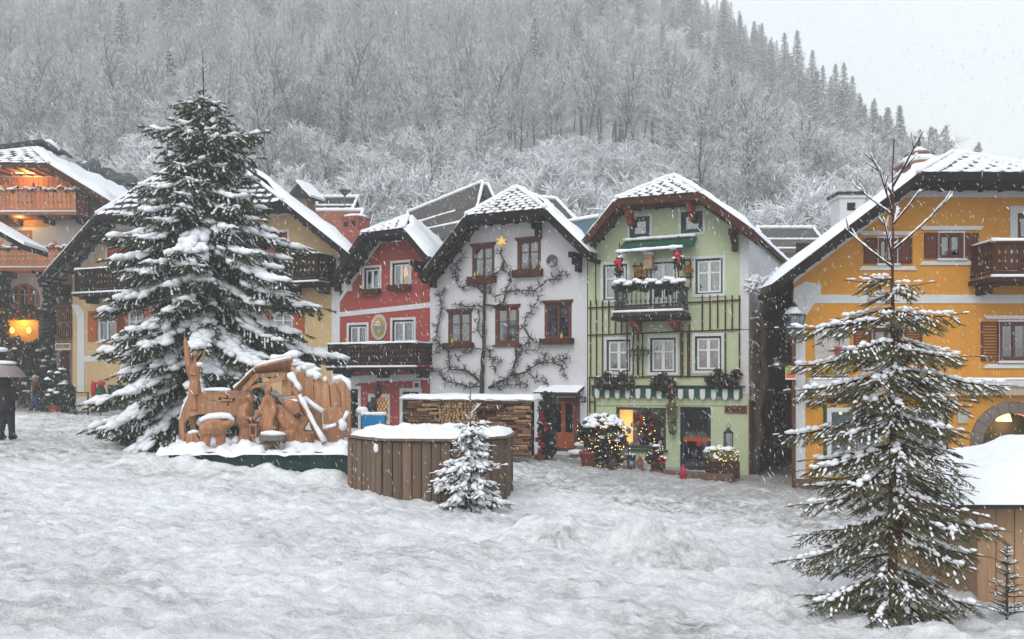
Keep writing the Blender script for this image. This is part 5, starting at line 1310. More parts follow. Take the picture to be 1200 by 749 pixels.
# clerestory on top
u0, z0 = TB.uz(6, 186, 3); u1, z1 = TB.uz(46, 176, 3); b = MB(); b.box(u0, u1, 3, 5, z0-1.5, z1); o = b.build('clerestory', 'wood_orange', TB.r)
b = MB(); b.prism([(u0-.4, 2.7, z1), (u1+.35, 2.7, z1+.35), (u1+.75, 2.7, z1+.05), (u1+.75, 2.7, z1+.2), (u1+.3, 2.7, z1+.55), (u0-.4, 2.7, z1+.2)], (0, 2.6, 0)); b.build('clerestory_roof', 'roof_dark', o)
b = MB(); b.tube([(u0-.4, 3.6, z1+.25), (u0+(u1-u0)*.5, 3.6, z1+.42), (u1+.3, 3.6, z1+.6), (u1+.8, 3.6, z1+.2)], [.14, .2, .2, .12], 8); b.build('snow', 'snow_roof', o, True)
# lit yellow canopy panel and greenery at its ground floor
u0, u1, z0, z1 = TB.rect(7, 375, 45, 402, -.6); b = MB(); b.box(u0, u1, -.6, -.5, z0, z1); lp_ = b.build('lit_yellow_panel', 'gold', TB.root); pl = bpy.data.lights.new('panel_light', 'POINT'); pl.energy = 45; pl.color = (1, .62, .16); pl.shadow_soft_size = .2; plo = bpy.data.objects.new('panel_light', pl); link(plo, lp_); plo.location = ((u0+u1)/2, -1.15, z1-.1)
for t in (.2, .72): b = MB(); b.blob((u0+(u1-u0)*t, -.64, (z0+z1)/2+.05), (.13, .05, .16), 2, .2, 2); b.build('wall_lamp', 'glow_warm', lp_, True)
cen = [TB.p3(-10+5*k, 366+4*math.sin(k*1.3), -.7) for k in range(14)]; foliage('garland', cen, [(.3, .2, .25)]*14, 900, .13, TB.root, berries=14, bsize=.03, snow=14, ssize=.1)
cen = [TB.p3(-6+5*k, 407+4*math.sin(k), -.75) for k in range(12)]; foliage('hedge_band', cen, [(.35, .25, .4)]*12, 1300, .14, TB.root, bulbs=10, bsize=.02)
e = empty('ivy_column', TB.world(TB.uz(58, 470)[0], -.6, 0), 0, 'tall dark ivy column climbing between the arched window and the wooden lattice', 'ivy')
base = TB.uz(58, 470)[0]; cen = []; 
for k in range(13): 
    u, z = TB.uz(58+3*math.sin(k*1.7), 345+8.5*k, -.6); cen.append((u-base, 0, z))
foliage('foliage', cen, [(.42, .3, .42)]*13, 2600, .14, e, snow=10, ssize=.08); b = MB(); b.tube([(0, 0, -.2), (.05, 0, 5)], .05); b.build('stem', 'bark', e)
cen = [TB.p3(3, 330+9*k, -.6) for k in range(8)]
foliage('ivy', cen, [(.4, .3, .4)]*8, 1200, .14, TB.root)
cen = [TB.p3(4+6*k, 424+(5 if k % 2 else -4), -.9) for k in range(11)]; foliage('ground_greenery', cen+[c+Vector((0, -.1, -.9)) for c in cen]+[c+Vector((0, -.2, -1.7)) for c in cen[4:]], [(.45, .4, .5)]*29, 3600, .15, TB.root, bulbs=16, bsize=.022, snow=30, ssize=.13)
b = MB(); 
for k in range(4):
    u0, u1, z0, z1 = TB.rect(20+4*k, 464, 24+4*k-.4, 483, -1.3); b = MB(); b.box(u0, u1, -1.3, -.9, z0-.3, z1); b.build('planter_stone', 'plaster_tan', TB.root)
# wooden lattice porch and dark doorway between the two left houses
PB = House('wooden_lattice_porch', 'narrow brown lattice bay over a stone doorway between the two left houses', (66, 43.5), (89, 43.0), 3, 'porch')
u0, u1, z0, z1 = PB.rect(67, 340, 88, 399)
for k in range(8): b = MB(); x = u0+(u1-u0)*(k+.5)/8; b.box(x-.035, x+.035, -.05, 0, z0, z1); b.build('slat', 'wood_redbrown', PB.root)
for t in (0, .33, .66, .97): b = MB(); b.box(u0, u1, -.08, -.052, z0+(z1-z0)*t, z0+(z1-z0)*t+.12); b.build('rail', 'wood_redbrown', PB.root)
b = MB(); b.box(u0, u1, .15, .2, z0, z1); b.build('dark_backing', 'interior', PB.root)
u0, u1, z0, z1 = PB.rect(70, 411, 82, 447); PB.holes.append((u0, u1, z0, z1))
b = MB(); b.ring(u0, u1, z0, z1, .07, .02, .1); b.box(u0+.07, u1-.07, .06, .09, z0+.07, z1-.07); 
for k in (1, 2): b.box(u0+(u1-u0)*k/3-.02, u0+(u1-u0)*k/3+.02, .02, .06, z0+.07, z1-.07)
b.build('door', 'wood_brown', PB.root)
PB.wall([(66, 500), (89, 500), (89, 400), (66, 400)], 'stone')
u0, u1, z0, z1 = PB.rect(65.5, 402.5, 83, 410, -.5); e = empty('hanging_shop_sign', PB.world((u0+u1)/2, -.5, z0), PB.ang, 'green and orange hanging shop sign beside the ochre house', 'sign')
h = z1-z0; w_ = (u1-u0)/2
b = MB(); b.box(-w_, w_, -.03, .03, 0, h); b.build('panel', 'paint_white', e)
b = MB(); b.box(-w_+.04, w_-.04, -.04, -.031, h*.45, h-.04); b.build('green_field', 'lime', e); b = MB(); b.box(-w_+.04, w_-.04, -.04, -.031, .06, h*.43); b.build('orange_field', 'orange', e)
b = MB(); b.tube([(-w_, 0, h+.08), (w_+.3, .5, h+.08)], .02); b.build('bracket', 'iron', e)
for k in range(10): b = MB(); x = -w_+.10+(w_*2-.2)*k/9; b.box(x-.022, x+.022, -.046, -.041, h*.56, h*.80); b.build('letter', 'leaf_dark', e)

# ================================================================ roofs behind
def rear_house(name, label, x0, x1, ye, yr, Y, dp, m='roof_brown', wallm='plaster_tan', off=0.0, lines=2, zbase=-.6):
    a, b_ = at(x0, ye, Y), at(x1, ye, Y); zr = at(x0, yr, Y+dp).z; W = b_.x-a.x
    z0 = gz(a.x, Y)+zbase; e = empty(name, (a.x, Y, z0), 0, label, 'house'); ze = a.z-z0; zr -= z0
    w = MB(); w.box(.25, W-.25, .3, 2*dp-.3, 0, ze+.05); w.prism([(.25, .3, ze), (.25, dp, zr-.25), (.25, 2*dp-.3, ze)], (W-.5, 0, 0)); w.build('wall', wallm, e)
    r = MB()
    r.prism([(0, 0, ze), (0, dp, zr), (0, dp, zr-.16), (0, 0, ze-.16)], (W, 0, 0)); r.prism([(0, dp+.002, zr), (0, 2*dp, ze), (0, 2*dp, ze-.16), (0, dp+.002, zr-.16)], (W, 0, 0)); rf = r.build('roof', m, e)
    s = MB(); rail_snow(s, (-.1, dp, zr+.05), (W+.1, dp, zr+.05), h=.16, n=20, seed=x0)
    for x in (0, W): rail_snow(s, (x, 0, ze+.04), (x, dp, zr+.04), h=.11, n=12, seed=x)
    for k in range(lines):
        t = (k+.4)/lines*.75; rail_snow(s, (.1, dp*t, ze+(zr-ze)*t+.02), (W-.1, dp*t, ze+(zr-ze)*t+.02), h=.09, n=20, seed=k+x1)
    s.build('snow', 'snow_roof', rf, True)
    n = int(W/.45); rows = max(2, int(dp*1.3/.5))
    return e, rf, W, ze, zr
def rear_roof(name, label, top, bot, m, snow_lines=(), wallm='plaster_tan'):
    """roof slope between a ridge (two pixels with distances) and an eave, over plain walls"""
    T = [at(*p) for p in top]; B = [at(*p) for p in bot]; c = (B[0]+B[1])/2; z0 = gz(c.x, c.y)-.5; org = Vector((c.x, c.y, z0))
    e = empty(name, org, 0, label, 'house'); r = MB(); P = [B[0]-org, B[1]-org, T[1]-org, T[0]-org]
    r.add(P+[p-Vector((0, 0, .2)) for p in P], [(0, 1, 2, 3), (7, 6, 5, 4), (0, 4, 5, 1), (1, 5, 6, 2), (2, 6, 7, 3), (3, 7, 4, 0)])
    bk = [P[2]+(P[2]-P[1])*Vector((1, 1, 0)).length*0+Vector((P[2]-P[1]))*0+Vector((P[2].x-P[1].x, P[2].y-P[1].y, P[1].z-P[2].z)), P[3]+Vector((P[3].x-P[0].x, P[3].y-P[0].y, P[0].z-P[3].z))]
    Q = [P[3], P[2], bk[0], bk[1]]; r.add([q-Vector((0, 0, .004)) for q in Q]+[p-Vector((0, 0, .2)) for p in Q], [(0, 1, 2, 3), (7, 6, 5, 4), (0, 4, 5, 1), (1, 5, 6, 2), (2, 6, 7, 3), (3, 7, 4, 0)]); rf = r.build('roof', m, e)
    ins = lambda p, q: p+(q-p)*.05
    F4 = [ins(P[0], bk[0]), ins(P[1], bk[1]), ins(bk[0], P[0]), ins(bk[1], P[1])]
    w = MB(); zb = min(p.z for p in F4)-.25; w.add([(p.x, p.y, 0) for p in F4]+[(p.x, p.y, p.z-.22) for p in F4]+[tuple(ins(P[3], P[2])-Vector((0, 0, .3))), tuple(ins(P[2], P[3])-Vector((0, 0, .3)))], [(0, 1, 5, 4), (1, 2, 6, 9, 5), (2, 3, 7, 6), (3, 0, 4, 8, 7), (4, 5, 9, 8), (6, 7, 8, 9)]); w.build('wall', wallm, e)
    s = MB(); up = Vector((0, 0, .04))
    rail_snow(s, P[3]+up, P[2]+up, h=.13, n=16, seed=top[0][0]); rail_snow(s, P[1]+up, P[2]+up, h=.10, n=12, seed=3); rail_snow(s, P[0]+up, P[3]+up, h=.10, n=12, seed=5)
    s.build('snow', 'snow_roof', rf, True)
    k = MB()
    for t, a_, b_ in snow_lines: k.tube([(P[0].lerp(P[3], t)).lerp(P[1].lerp(P[2], t), a_+(b_-a_)*i/12)+up*.8 for i in range(13)], [.08+.03*noise.noise(Vector((i*.8, t*9, 1))) for i in range(13)], 6)
    if snow_lines: o = k.build('snow_guard_line', 'snow_roof', rf, True)
    return e, rf
rear_roof('house_behind_red', 'brown roofed house with snow lines rising behind the red house', ((478, 250, 47), (566, 214, 44)), ((476, 284, 44), (552, 275, 41)), 'roof_brown', [(.28, .0, .8), (.55, .1, .7)])
rear_roof('dark_roof_behind_white', 'dark grey roof with a snowy verge left of the white house peak', ((552, 219, 47), (572, 217, 46)), ((540, 262, 44), (592, 262, 42)), 'roof_dark')
rear_roof('house_right_behind_white', 'brown roof with thick snow edge right of the white house gable', ((622, 232, 43), (652, 234, 42)), ((640, 268, 39), (684, 268, 38)), 'roof_brown')
e, rf, W, ze, zr = rear_house('small_house_behind', 'small tan house with snowy roof behind the ochre house chimney', 364, 410, 252, 232, 52, 2.6, m='roof_dark')
rear_house('low_rust_house', 'low rust coloured roof with snow beside the pink brick chimney', 346, 416, 272, 248, 46, 2.4, m='roof_rust', lines=0)
rear_house('alley_house', 'snowy roofed house at the end of the alley beside the orange house', 905, 975, 296, 268, 52, 3.2, m='roof_brown', wallm='plaster_white')
RD.r and chimney(RD, 401, 419, 256, 276, 3.2, 'brick_pink')
# metal valley sheet between white and green roofs
a, b_, c, d = WH.world(WH.W-.9, -.1, WH.uz(662, 262, 0)[1]), None, None, None
vm = MB(); P = [at(659, 262, 31.5), at(702, 255, 31.5), at(681, 281, 30.2)]
vm.prism(P, (0, .05, .03)); o = vm.build('roof_valley_sheet', 'metal_teal'); tag(o, 'blue grey sheet metal valley between white and green house roofs', 'roof flashing')
vs = MB(); rail_snow(vs, P[0]+Vector((0, .05, .05)), P[1]+Vector((0, .05, .05)), h=.10, n=10); vs.build('snow', 'snow_roof', o, True)
# satellite dish on a pole, church lantern tower
p = at(404, 252, 50); e = empty('roof_satellite_dish', p-Vector((0, 0, 1.5)), 0, 'small dish on a thin pole above the roofs behind the red house', 'satellite dish')
b = MB(); b.tube([(0, 0, 0), (0, 0, 2.7)], .035); b.build('pole', 'metal_grey', e); b = MB(); b.lathe((0, 0, 2.6), [(.03, 0), (.35, .30), (.38, .34), (.0, .36)], 12); b.build('dish', 'metal_grey', e, True)
p = at(1077, 205, 66); z0 = hill(p.x, 66)-.5; e = empty('church_tower', (p.x, 66, z0), rad(20), 'small brown tower with two-tier snowy roof and cross behind the orange house', 'tower')
zt = at(1077, 203, 66).z-z0; zz = lambda y: at(1077, y, 66).z-z0
b = MB(); b.box(-1.1, 1.1, -1.1, 1.1, 0, zz(189)); b.build('shaft', 'plaster_tan', e)
b = MB(); b.lathe((0, 0, 0), [(1.9, zz(196)), (1.25, zz(187)), (.95, zz(187)), (.9, zz(182)), (1.15, zz(182)), (.15, zz(174)), (0, zz(173))], 8); rf = b.build('roof', 'brick_pink', e)
b = MB(); b.lathe((0, 0, .1), [(1.75, zz(194.5)), (1.15, zz(186)), (.9, zz(186))], 8); b.lathe((0, 0, .1), [(1.08, zz(181.5)), (.35, zz(176)), (.1, zz(173.5))], 8); b.build('snow', 'snow_roof', rf, True)
b = MB(); b.box(-.06, .06, -.06, .06, zz(174), zz(157)); b.box(-.4, .4, -.05, .05, zz(162), zz(161)); b.blob((0, 0, zz(169)), .16, 1, 0, 2); b.build('cross', 'iron', e)

# snowy eave of the neighbour at the left edge
A, B_ = at(-70, 232, 39), at(27, 287, 38); org = Vector((A.x, 39, gz(A.x, 39))); e = empty('left_edge_house', org, 0, 'dark eave with snow edge of a neighbouring house before the lower timber balcony', 'house')
m = MB(); m.prism([A-org, B_-org, B_-org-Vector((0, 0, .22)), A-org-Vector((0, 0, .22))], (-.2, 2.4, 0)); rf = m.build('roof', 'wood_dark', e)
m = MB(); m.prism([A-org+Vector((0, -.03, .004)), B_-org+Vector((.05, -.03, .004)), B_-org+Vector((.05, -.03, .14)), A-org+Vector((0, -.03, .24))], (-.2, 2.4, 0)); m.build('snow', 'snow_roof', rf)
m = MB(); w1 = at(-58, 300, 38.8).x-org.x; m.box(-3, w1, .3, 2.2, -.3, (A-org).z-1.6); m.build('wall', 'plaster_white', e)
# ================================================================ spruces on the square
def spruce(name, label, base, H, prof, seed, whorl=.30, nb=7, twig_len=.55, twig_sp=.10, nd_per_m=70, nd_len=.055, nd_w=.007, mats=('bark', 'needle_dark'),
           droop=.35, snow=1.0, bare_above=1e9, limit=None, trunk_r=None, pad=1.0, sub=True, tilt=0.0, hang=.35, crown_from=.0, lowgreen=False, tp=.9, irr=.4, irf=.9):
    r = random.Random(seed); e = empty(name, base, 0, label, 'tree')
    TR = []; BR = []; TW = []; SN = []; SR = []; SD = []; SN2 = []; SR2 = []; SD2 = []
    R0 = trunk_r or H*.011+.03; n = 14; pts = []
    for i in range(n+1):
        t = i/n; pts.append(Vector((r.gauss(0, .012)*H*.1*t+tilt*t*H, r.gauss(0, .012)*H*.1*t, -.3+(H+.3)*t)))
    for i in range(n): TR.append((*pts[i], *pts[i+1], R0*(1-i/n)**tp+.007, R0*(1-(i+1)/n)**tp+.007))
    def tk(z):
        t = (z+.3)/(H+.3)*n; k = min(n-1, max(0, int(t))); return pts[k].lerp(pts[k+1], t-k)
    sfac = (lambda z_: 1.0) if not lowgreen else (lambda z_: .72+.45*sstep(.3, H*.55, z_))
    def R(z):
        for (z0, r0), (z1, r1) in zip(prof, prof[1:]):
            if z0 <= z <= z1: return r0+(r1-r0)*(z-z0)/(z1-z0)
        return prof[-1][1]
    z = prof[0][0]+crown_from
    w = 0
    while z < H*.985:
        f = z/H; bare = z > bare_above
        cnt = (nb+1 if (lowgreen and z < 1.4) else nb) if not bare else max(3, nb-2)
        for k in range(cnt):
            az = k*2*math.pi/cnt+w*1.1+r.uniform(-.35, .35); L = R(z)*r.uniform(.70, 1.18)
            L *= 1+irr*noise.noise(Vector((math.cos(az)*1.3+seed, math.sin(az)*1.3, z*irf)))
            if limit: L *= limit(az, z)
            if L < .06: continue
            zz = z+r.uniform(-.4, .4)*whorl; p = tk(zz); up = (0.9 if bare else (0.55*max(0, f-.55)*2.0))-droop*(1-f)*r.uniform(.7, 1.2)
            K = 8; prev = p; dirs = []; poly = [p]
            for s in range(K):
                t = (s+.5)/K; slope = up-droop*.9*math.sin(math.pi*min(1, t*1.1))*(1-f*.6)*(0 if bare else 1)+(.45*max(0, t-.7) if not bare else .2*t)
                azz = az+.10*math.sin(t*3+k)*r.uniform(-1, 1); d = Vector((math.cos(azz), math.sin(azz), slope)).normalized()
                q = prev+d*L/K; rr = (.006+.011*L)*(1-.85*s/K)+.003
                BR.append((*prev, *q, rr, rr*.88)); prev = q; poly.append(q); dirs.append(d)
            at_ = lambda t: poly[min(K-1, int(t*K))].lerp(poly[min(K-1, int(t*K))+1], t*K-min(K-1, int(t*K)))
            if not bare:
                m = max(3, int(L*.86/twig_sp))
                for j in range(m+1):
                    t = .14+.86*j/m if j < m else 1.0; b0 = at_(min(1, t)); d = dirs[min(K-1, int(t*K))]
                    for sg in ((-1, 1) if j < m else (0,)):
                        side = Vector((-d.y, d.x, 0)).normalized()*sg
                        tl = twig_len*min(1, L/1.1+.35)*(1-.55*t)*r.uniform(.65, 1.2)
                        td = (d*r.uniform(.55, .9)+side*r.uniform(.55, .95)+Vector((0, 0, -hang*r.uniform(.3, 1.5)))).normalized() if sg else d
                        e1 = b0+td*tl*.55; e2 = e1+(td+Vector((0, 0, -hang*.45))).normalized()*tl*.45
                        TW.append((*b0, *e1)); TW.append((*e1, *e2))
                        if sub and tl > .22:
                            for q_ in (.3, .5, .7, .85):
                                for s2 in (-1, 1):
                                    if r.random() < .8:
                                        c = b0.lerp(e2, q_); s3 = td.cross(Vector((0, 0, 1))).normalized()*s2; d3 = (td*.8+s3*.8+Vector((0, 0, -hang*.5*r.random()))).normalized()
                                        TW.append((*c, *(c+d3*tl*.34*r.uniform(.6, 1.1))))
                        ks = max(2, int(tl/.085)); ld = r.random()
                        for q_ in range(ks):
                            if r.random() < (.30+.65*ld)*snow*sfac(z):
                                tt = (q_+r.random())/ks; c = (b0.lerp(e1, tt/.55) if tt < .55 else e1.lerp(e2, (tt-.55)/.45)); wq = (.012+.026*r.random()*ld)*pad
                                SN2.append((c.x, c.y, c.z+.010+wq*.5)); SR2.append((.045*r.uniform(.7, 1.4)*max(.8, pad), wq, wq*.75)); SD2.append(tuple(e2-b0))
                ln = max(3, int(L/.065))
                load = r.random()
                for j in range(ln):
                    t = .18+.80*(j+r.random()*.7)/ln
                    if load < .75*snow*sfac(z) or (t > .55 and r.random() < .8*snow*sfac(z)):
                        c = at_(min(.999, t)); wd = (.02+.085*L*math.sin(math.pi*min(.95, t*.8+.12)))*pad; sx_ = r.gauss(0, .55)*wd; dd_ = dirs[min(K-1, int(t*K))]; sz_ = r.uniform(.45, 1.2)
                        SN.append((c.x-dd_.y*sx_, c.y+dd_.x*sx_, c.z+.03+.03*r.random()-.25*abs(sx_))); SR.append(((.05+.035*L)*sz_*pad, (.03+.030*L)*sz_*pad, (.022+.030*r.random()+.010*L)*pad*sz_)); SD.append(tuple(dirs[min(K-1, int(t*K))]))
            else:
                for j in range(K):
                    if r.random() < .95*snow: c = (poly[j]+poly[j+1])/2; SN2.append((c.x, c.y, c.z+.012)); SR2.append((L/K*.8, .015, .014)); SD2.append(tuple(dirs[j]))
                for j in range(3):
                    t = r.uniform(.45, .9); c = at_(t); d = (dirs[5]+Vector((r.gauss(0, .5), r.gauss(0, .5), .3))).normalized(); l = L*.25; TW_ = c+d*l; BR.append((*c, *TW_, .006, .004))
                    SN2.append(tuple((c+TW_)/2+Vector((0, 0, .012)))); SR2.append((l*.5, .014, .012)); SD2.append(tuple(d))
        z += whorl*r.uniform(.8, 1.2)*(1.7 if bare else 1); w += 1
    np_obj('trunk', [(*np_segs(TR, 9), 0)], [mats[0]], e, True)
    TW = np.array(TW); ch = [(*np_segs(np.array(BR), 5), 0)]
    if len(TW):
        tws = np.concatenate([TW, np.full((len(TW), 1), .005), np.full((len(TW), 1), .003)], 1); ch += [(*np_segs(tws, 3), 0), (*np_needles(TW, nd_per_m, nd_len, nd_w, .8, .1), 1)]
    c = np_obj('crown', ch, list(mats), e)
    sc = []
    if SN: sc.append((*np_blobs(SN, SR, SD, 1, .22), 0))
    if SN2: sc.append((*np_blobs(SN2, SR2, SD2, 1, .25), 0))
    if sc: np_obj('snow', sc, ['snow_tree'], c, True)
    print(name, len(TW), len(SN), len(SN2))
    return e

b0 = onground(238, 23.6); s_ = .0236
big_prof = [(.25, 2.4), (.6, 3.2), (1.9, 3.3), (3.1, 3.0), (4.3, 2.75), (5.5, 2.55), (6.6, 2.25), (7.7, 1.45), (8.7, 1.10), (9.3, .62), (9.9, .40), (11.0, .08)]
def lim(az, z):
    # the crib stands against this side
    k = max(0, math.cos(az+.9)); return (1-.52*k*(1-sstep(2.4, 3.8, z)))*(1-.6*max(0, -math.sin(az))*sstep(7.2, 8.2, z))
spruce('tall_spruce', 'tall snow-laden spruce towering behind the carved wooden crib', b0, 11.0, big_prof, 3, whorl=.285, nb=8, twig_len=.78, twig_sp=.12, nd_per_m=75, nd_len=.075, nd_w=.011, limit=lim, snow=1.0, pad=1.45, hang=.68, irr=.75, irf=1.0, mats=('bark_red', 'needle_dark'), bare_above=9.8, droop=.52)
b1 = onground(1046, 10.6)
rp = [(.12, 1.15), (.5, 1.35), (1.2, 1.2), (2.0, 1.15), (2.7, 1.22), (3.3, 1.25), (3.75, 1.0), (4.0, .55), (4.15, .45), (4.3, .85), (4.75, .6), (5.3, .62), (5.8, .10)]
spruce('young_spruce', 'young spruce with thin snowy leader standing beside the plank box', b1, 5.95, rp, 12, whorl=.30, nb=6, twig_len=.50, twig_sp=.085, nd_per_m=230, nd_len=.024, nd_w=.0034, snow=1.0, pad=.72, mats=('bark_red', 'needle'), bare_above=4.12, droop=.24, hang=.46, lowgreen=True, limit=lambda az, z: (1-.55*max(0, -math.sin(az))**1.5) if z < 4.1 else 1.0, trunk_r=.062, tp=1.25, irr=.38, irf=1.3)
b2 = onground(551, 16.6)
spruce('small_spruce', 'small snow-caked spruce leaning against the round wooden tub', b2, 2.35, [(.10, .85), (.3, .95), (.7, .62), (1.1, .46), (1.5, .34), (1.9, .16), (2.35, .05)], 21, whorl=.17, nb=6, twig_len=.34, twig_sp=.085, nd_per_m=110, nd_len=.03, nd_w=.004, snow=1.2, pad=1.15, mats=('bark', 'needle_dark'), droop=.25, bare_above=1.65, trunk_r=.035)
b3 = onground(1180, 10.9); b3.z += 0
spruce('spruce_sapling', 'little green spruce sapling in front of the plank box', b3, .95, [(.08, .22), (.3, .26), (.6, .16), (.92, .05)], 5, whorl=.12, nb=5, twig_len=.16, twig_sp=.06, nd_per_m=170, nd_len=.024, nd_w=.0028, snow=.35, pad=.4, mats=('bark', 'needle'), droop=-.25, hang=-.1, trunk_r=.014)

# alley climbing tree with snowy crown
def alley_tree():
    Y = 28.6; q = lambda x, y: at(x, y, Y); b = onground(884, Y)
    e = empty('gnarled_wall_tree', b, 0, 'dark gnarled thin tree with snowy top climbing the green house corner', 'tree')
    path = [(884, 556), (886, 530), (891, 505), (887, 485), (893, 460), (897, 435), (893, 415), (896, 390), (892, 370), (896, 350), (894, 335)]
    mb = MB(); P = [q(*p)-b for p in path]; mb.tube(P, [.17, .16, .15, .14, .14, .13, .12, .11, .11, .10, .08], 8); mb.build('trunk', 'bark', e, True)
    r = random.Random(6); S = []; top = P[-1]
    def grow(p, d, l, rad_, lev):
        e_ = p+d*l; S.append((*p, *e_, rad_, rad_*.7))
        if lev == 0: return
        for k in range(3 if lev > 1 else 4): grow(p.lerp(e_, r.uniform(.5, 1)), (d+Vector((r.gauss(0, .75), r.gauss(0, .5), r.gauss(.1, .55)))).normalized(), l*r.uniform(.55, .8), rad_*.62, lev-1)
    for k in range(7): grow(top+Vector((0, 0, -.1*k)), Vector((math.cos(k*1.1)*1.0, r.uniform(-.5, .2), r.uniform(.1, .8))).normalized(), .42, .04, 3)
    for y, dx in ((375, -1), (405, -.8), (425, 1), (432, 1), (460, -1), (475, -.8)):
        grow(q(894, y)-b, Vector((dx, -.3, .25)).normalized(), .36, .025, 2)
    S = np.array(S); c = np_obj('crown', [(*np_segs(S, 4), 0)], ['bark'], e)
    C = [((s[0]+s[3])/2, (s[1]+s[4])/2, (s[2]+s[5])/2+.02) for s in S]; hi = q(894, 352).z-b.z
    Rr = [((.16, .055, .045) if c_[2] > hi-.3 else (.11, .025, .02)) for c_ in C]; D = S[:, 3:6]-S[:, :3]; k_ = RNG.random(len(S)) < .75
    np_obj('snow', [(*np_blobs(np.array(C)[k_], np.array(Rr)[k_], D[k_], 1, .3), 0)], ['snow_tree'], c, True)
alley_tree()
e = empty('dark_hedge', onground(909, 33.5), 0, 'dark tall evergreen hedge standing in the alley', 'hedge')
foliage('foliage', [(0, 0, .4+.5*k) for k in range(5)], [(.42, .4, .5)]*5, 2200, .10, e, snow=10, ssize=.08); b = MB(); b.tube([(0, 0, -.2), (0, 0, 2.2)], .06); b.build('stem', 'bark', e)

# ================================================================ round plank tub with snow
def tub():
    c = onground(507, 19.1); R_ = 1.84; zt = 1.33-c.z
    e = empty('plank_tub', c, 0, 'large round weathered plank tub heaped with snow in the square', 'tub')
    r = random.Random(2); ns = 8
    for k in range(ns):
        a0, a1 = 2*math.pi*(k+.38)/ns, 2*math.pi*(k+1.38)/ns; p, q = Vector((math.cos(a0)*R_, math.sin(a0)*R_)), Vector((math.cos(a1)*R_, math.sin(a1)*R_)); nb = 7
        for j in range(nb):
            a, b = p.lerp(q, j/nb), p.lerp(q, (j+1)/nb); d = (b-a).normalized(); nrm = Vector((d.y, -d.x)); w = (b-a).length
            o_ = r.uniform(-.012, .018); m = MB(); m.box(.009, w-.009, -.035, 0, -.45, zt-.03+r.uniform(-.01, .01))
            ob = m.build('board', 'wood_grey', e); ob.location = (a.x+nrm.x*o_, a.y+nrm.y*o_, 0); ob.rotation_euler = (0, 0, math.atan2(d.y, d.x))
        # cap plank
        m = MB(); i0, i1 = p*.90, q*.90; o0, o1 = p*1.07, q*1.07; m.prism([(i0.x, i0.y, zt), (o0.x, o0.y, zt), (o1.x, o1.y, zt), (i1.x, i1.y, zt)], (0, 0, .05)); m.build('rim_board', 'wood_grey', e)
    ch = MB(); nr, na = 22, 90; V = []
    for i in range(nr+1):
        rr0 = R_*1.05*(i/nr)
        for k in range(na):
            t = 2*math.pi*k/na; oc_ = math.cos(math.pi/8)/math.cos(((t-2*math.pi*.38/8) % (math.pi/4))-math.pi/8); rr = rr0*oc_*(1+.035*noise.noise(Vector((math.cos(t)*5, math.sin(t)*5, 2)))*(i/nr)**3); x, y = rr*math.cos(t), rr*math.sin(t); ed = min(1, (1-i/nr)*7)
            V.append((x, y, zt+.055+(.05+.12*fbm(x, y, 1.5, 4, 3.0)+.08*fbm(x, y, 5, 3, 8))*ed**.5*1.0+.03*ed+(-.045 if i == nr else 0)))
    ch.add(V, [(i*na+k, i*na+(k+1) % na, (i+1)*na+(k+1) % na, (i+1)*na+k) for i in range(nr) for k in range(na)]); ch.build('snow', 'snow', e, True)
    m = MB(); p = at(441, 525, 17.5)-c; m.blob(p+Vector((0, -.02, 0)), (.05, .03, .09), 3, .5, 2); m.build('snow_splash', 'snow', e, True)
tub()
def blue_board():
    Y = 22.4; b = onground(437, Y); e = empty('blue_board', b, 0, 'bright blue panel in a black frame behind the plank tub', 'board')
    p0, p1 = at(423, 505.5, Y)-b, at(452.5, 486, Y)-b
    m = MB(); m.box(p0.x, p1.x, -.03, .03, p0.z, p1.z); m.build('frame', 'iron', e)
    m = MB(); m.box(p0.x+.025, p1.x-.025, -.04, -.031, p0.z+.025, p1.z-.025); m.build('panel', 'paint_blue', e)
    m = MB(); 
    for x in (p0.x+.08, p1.x-.08): m.box(x-.03, x+.03, .0, .06, -.3, p0.z)
    m.build('post', 'iron', e)
    m = MB(); rail_snow(m, (p0.x, 0, p1.z), (p1.x, 0, p1.z), h=.07); m.blob((p0.x+.02, .1, p1.z+.10), (.17, .12, .11), 3, .3, 2); m.build('snow', 'snow', e, True)
    m = MB(); k = at(433.5, 479, Y)-b; m.lathe((k.x, .2, k.z-.22), [(0, 0), (.10, .02), (.15, .10), (.15, .26), (.09, .38), (0, .42)], 12); m.tube([(k.x, .22, -.2), (k.x, .22, k.z-.2)], .03); m.build('spotlight', 'iron', e, True)
blue_board()

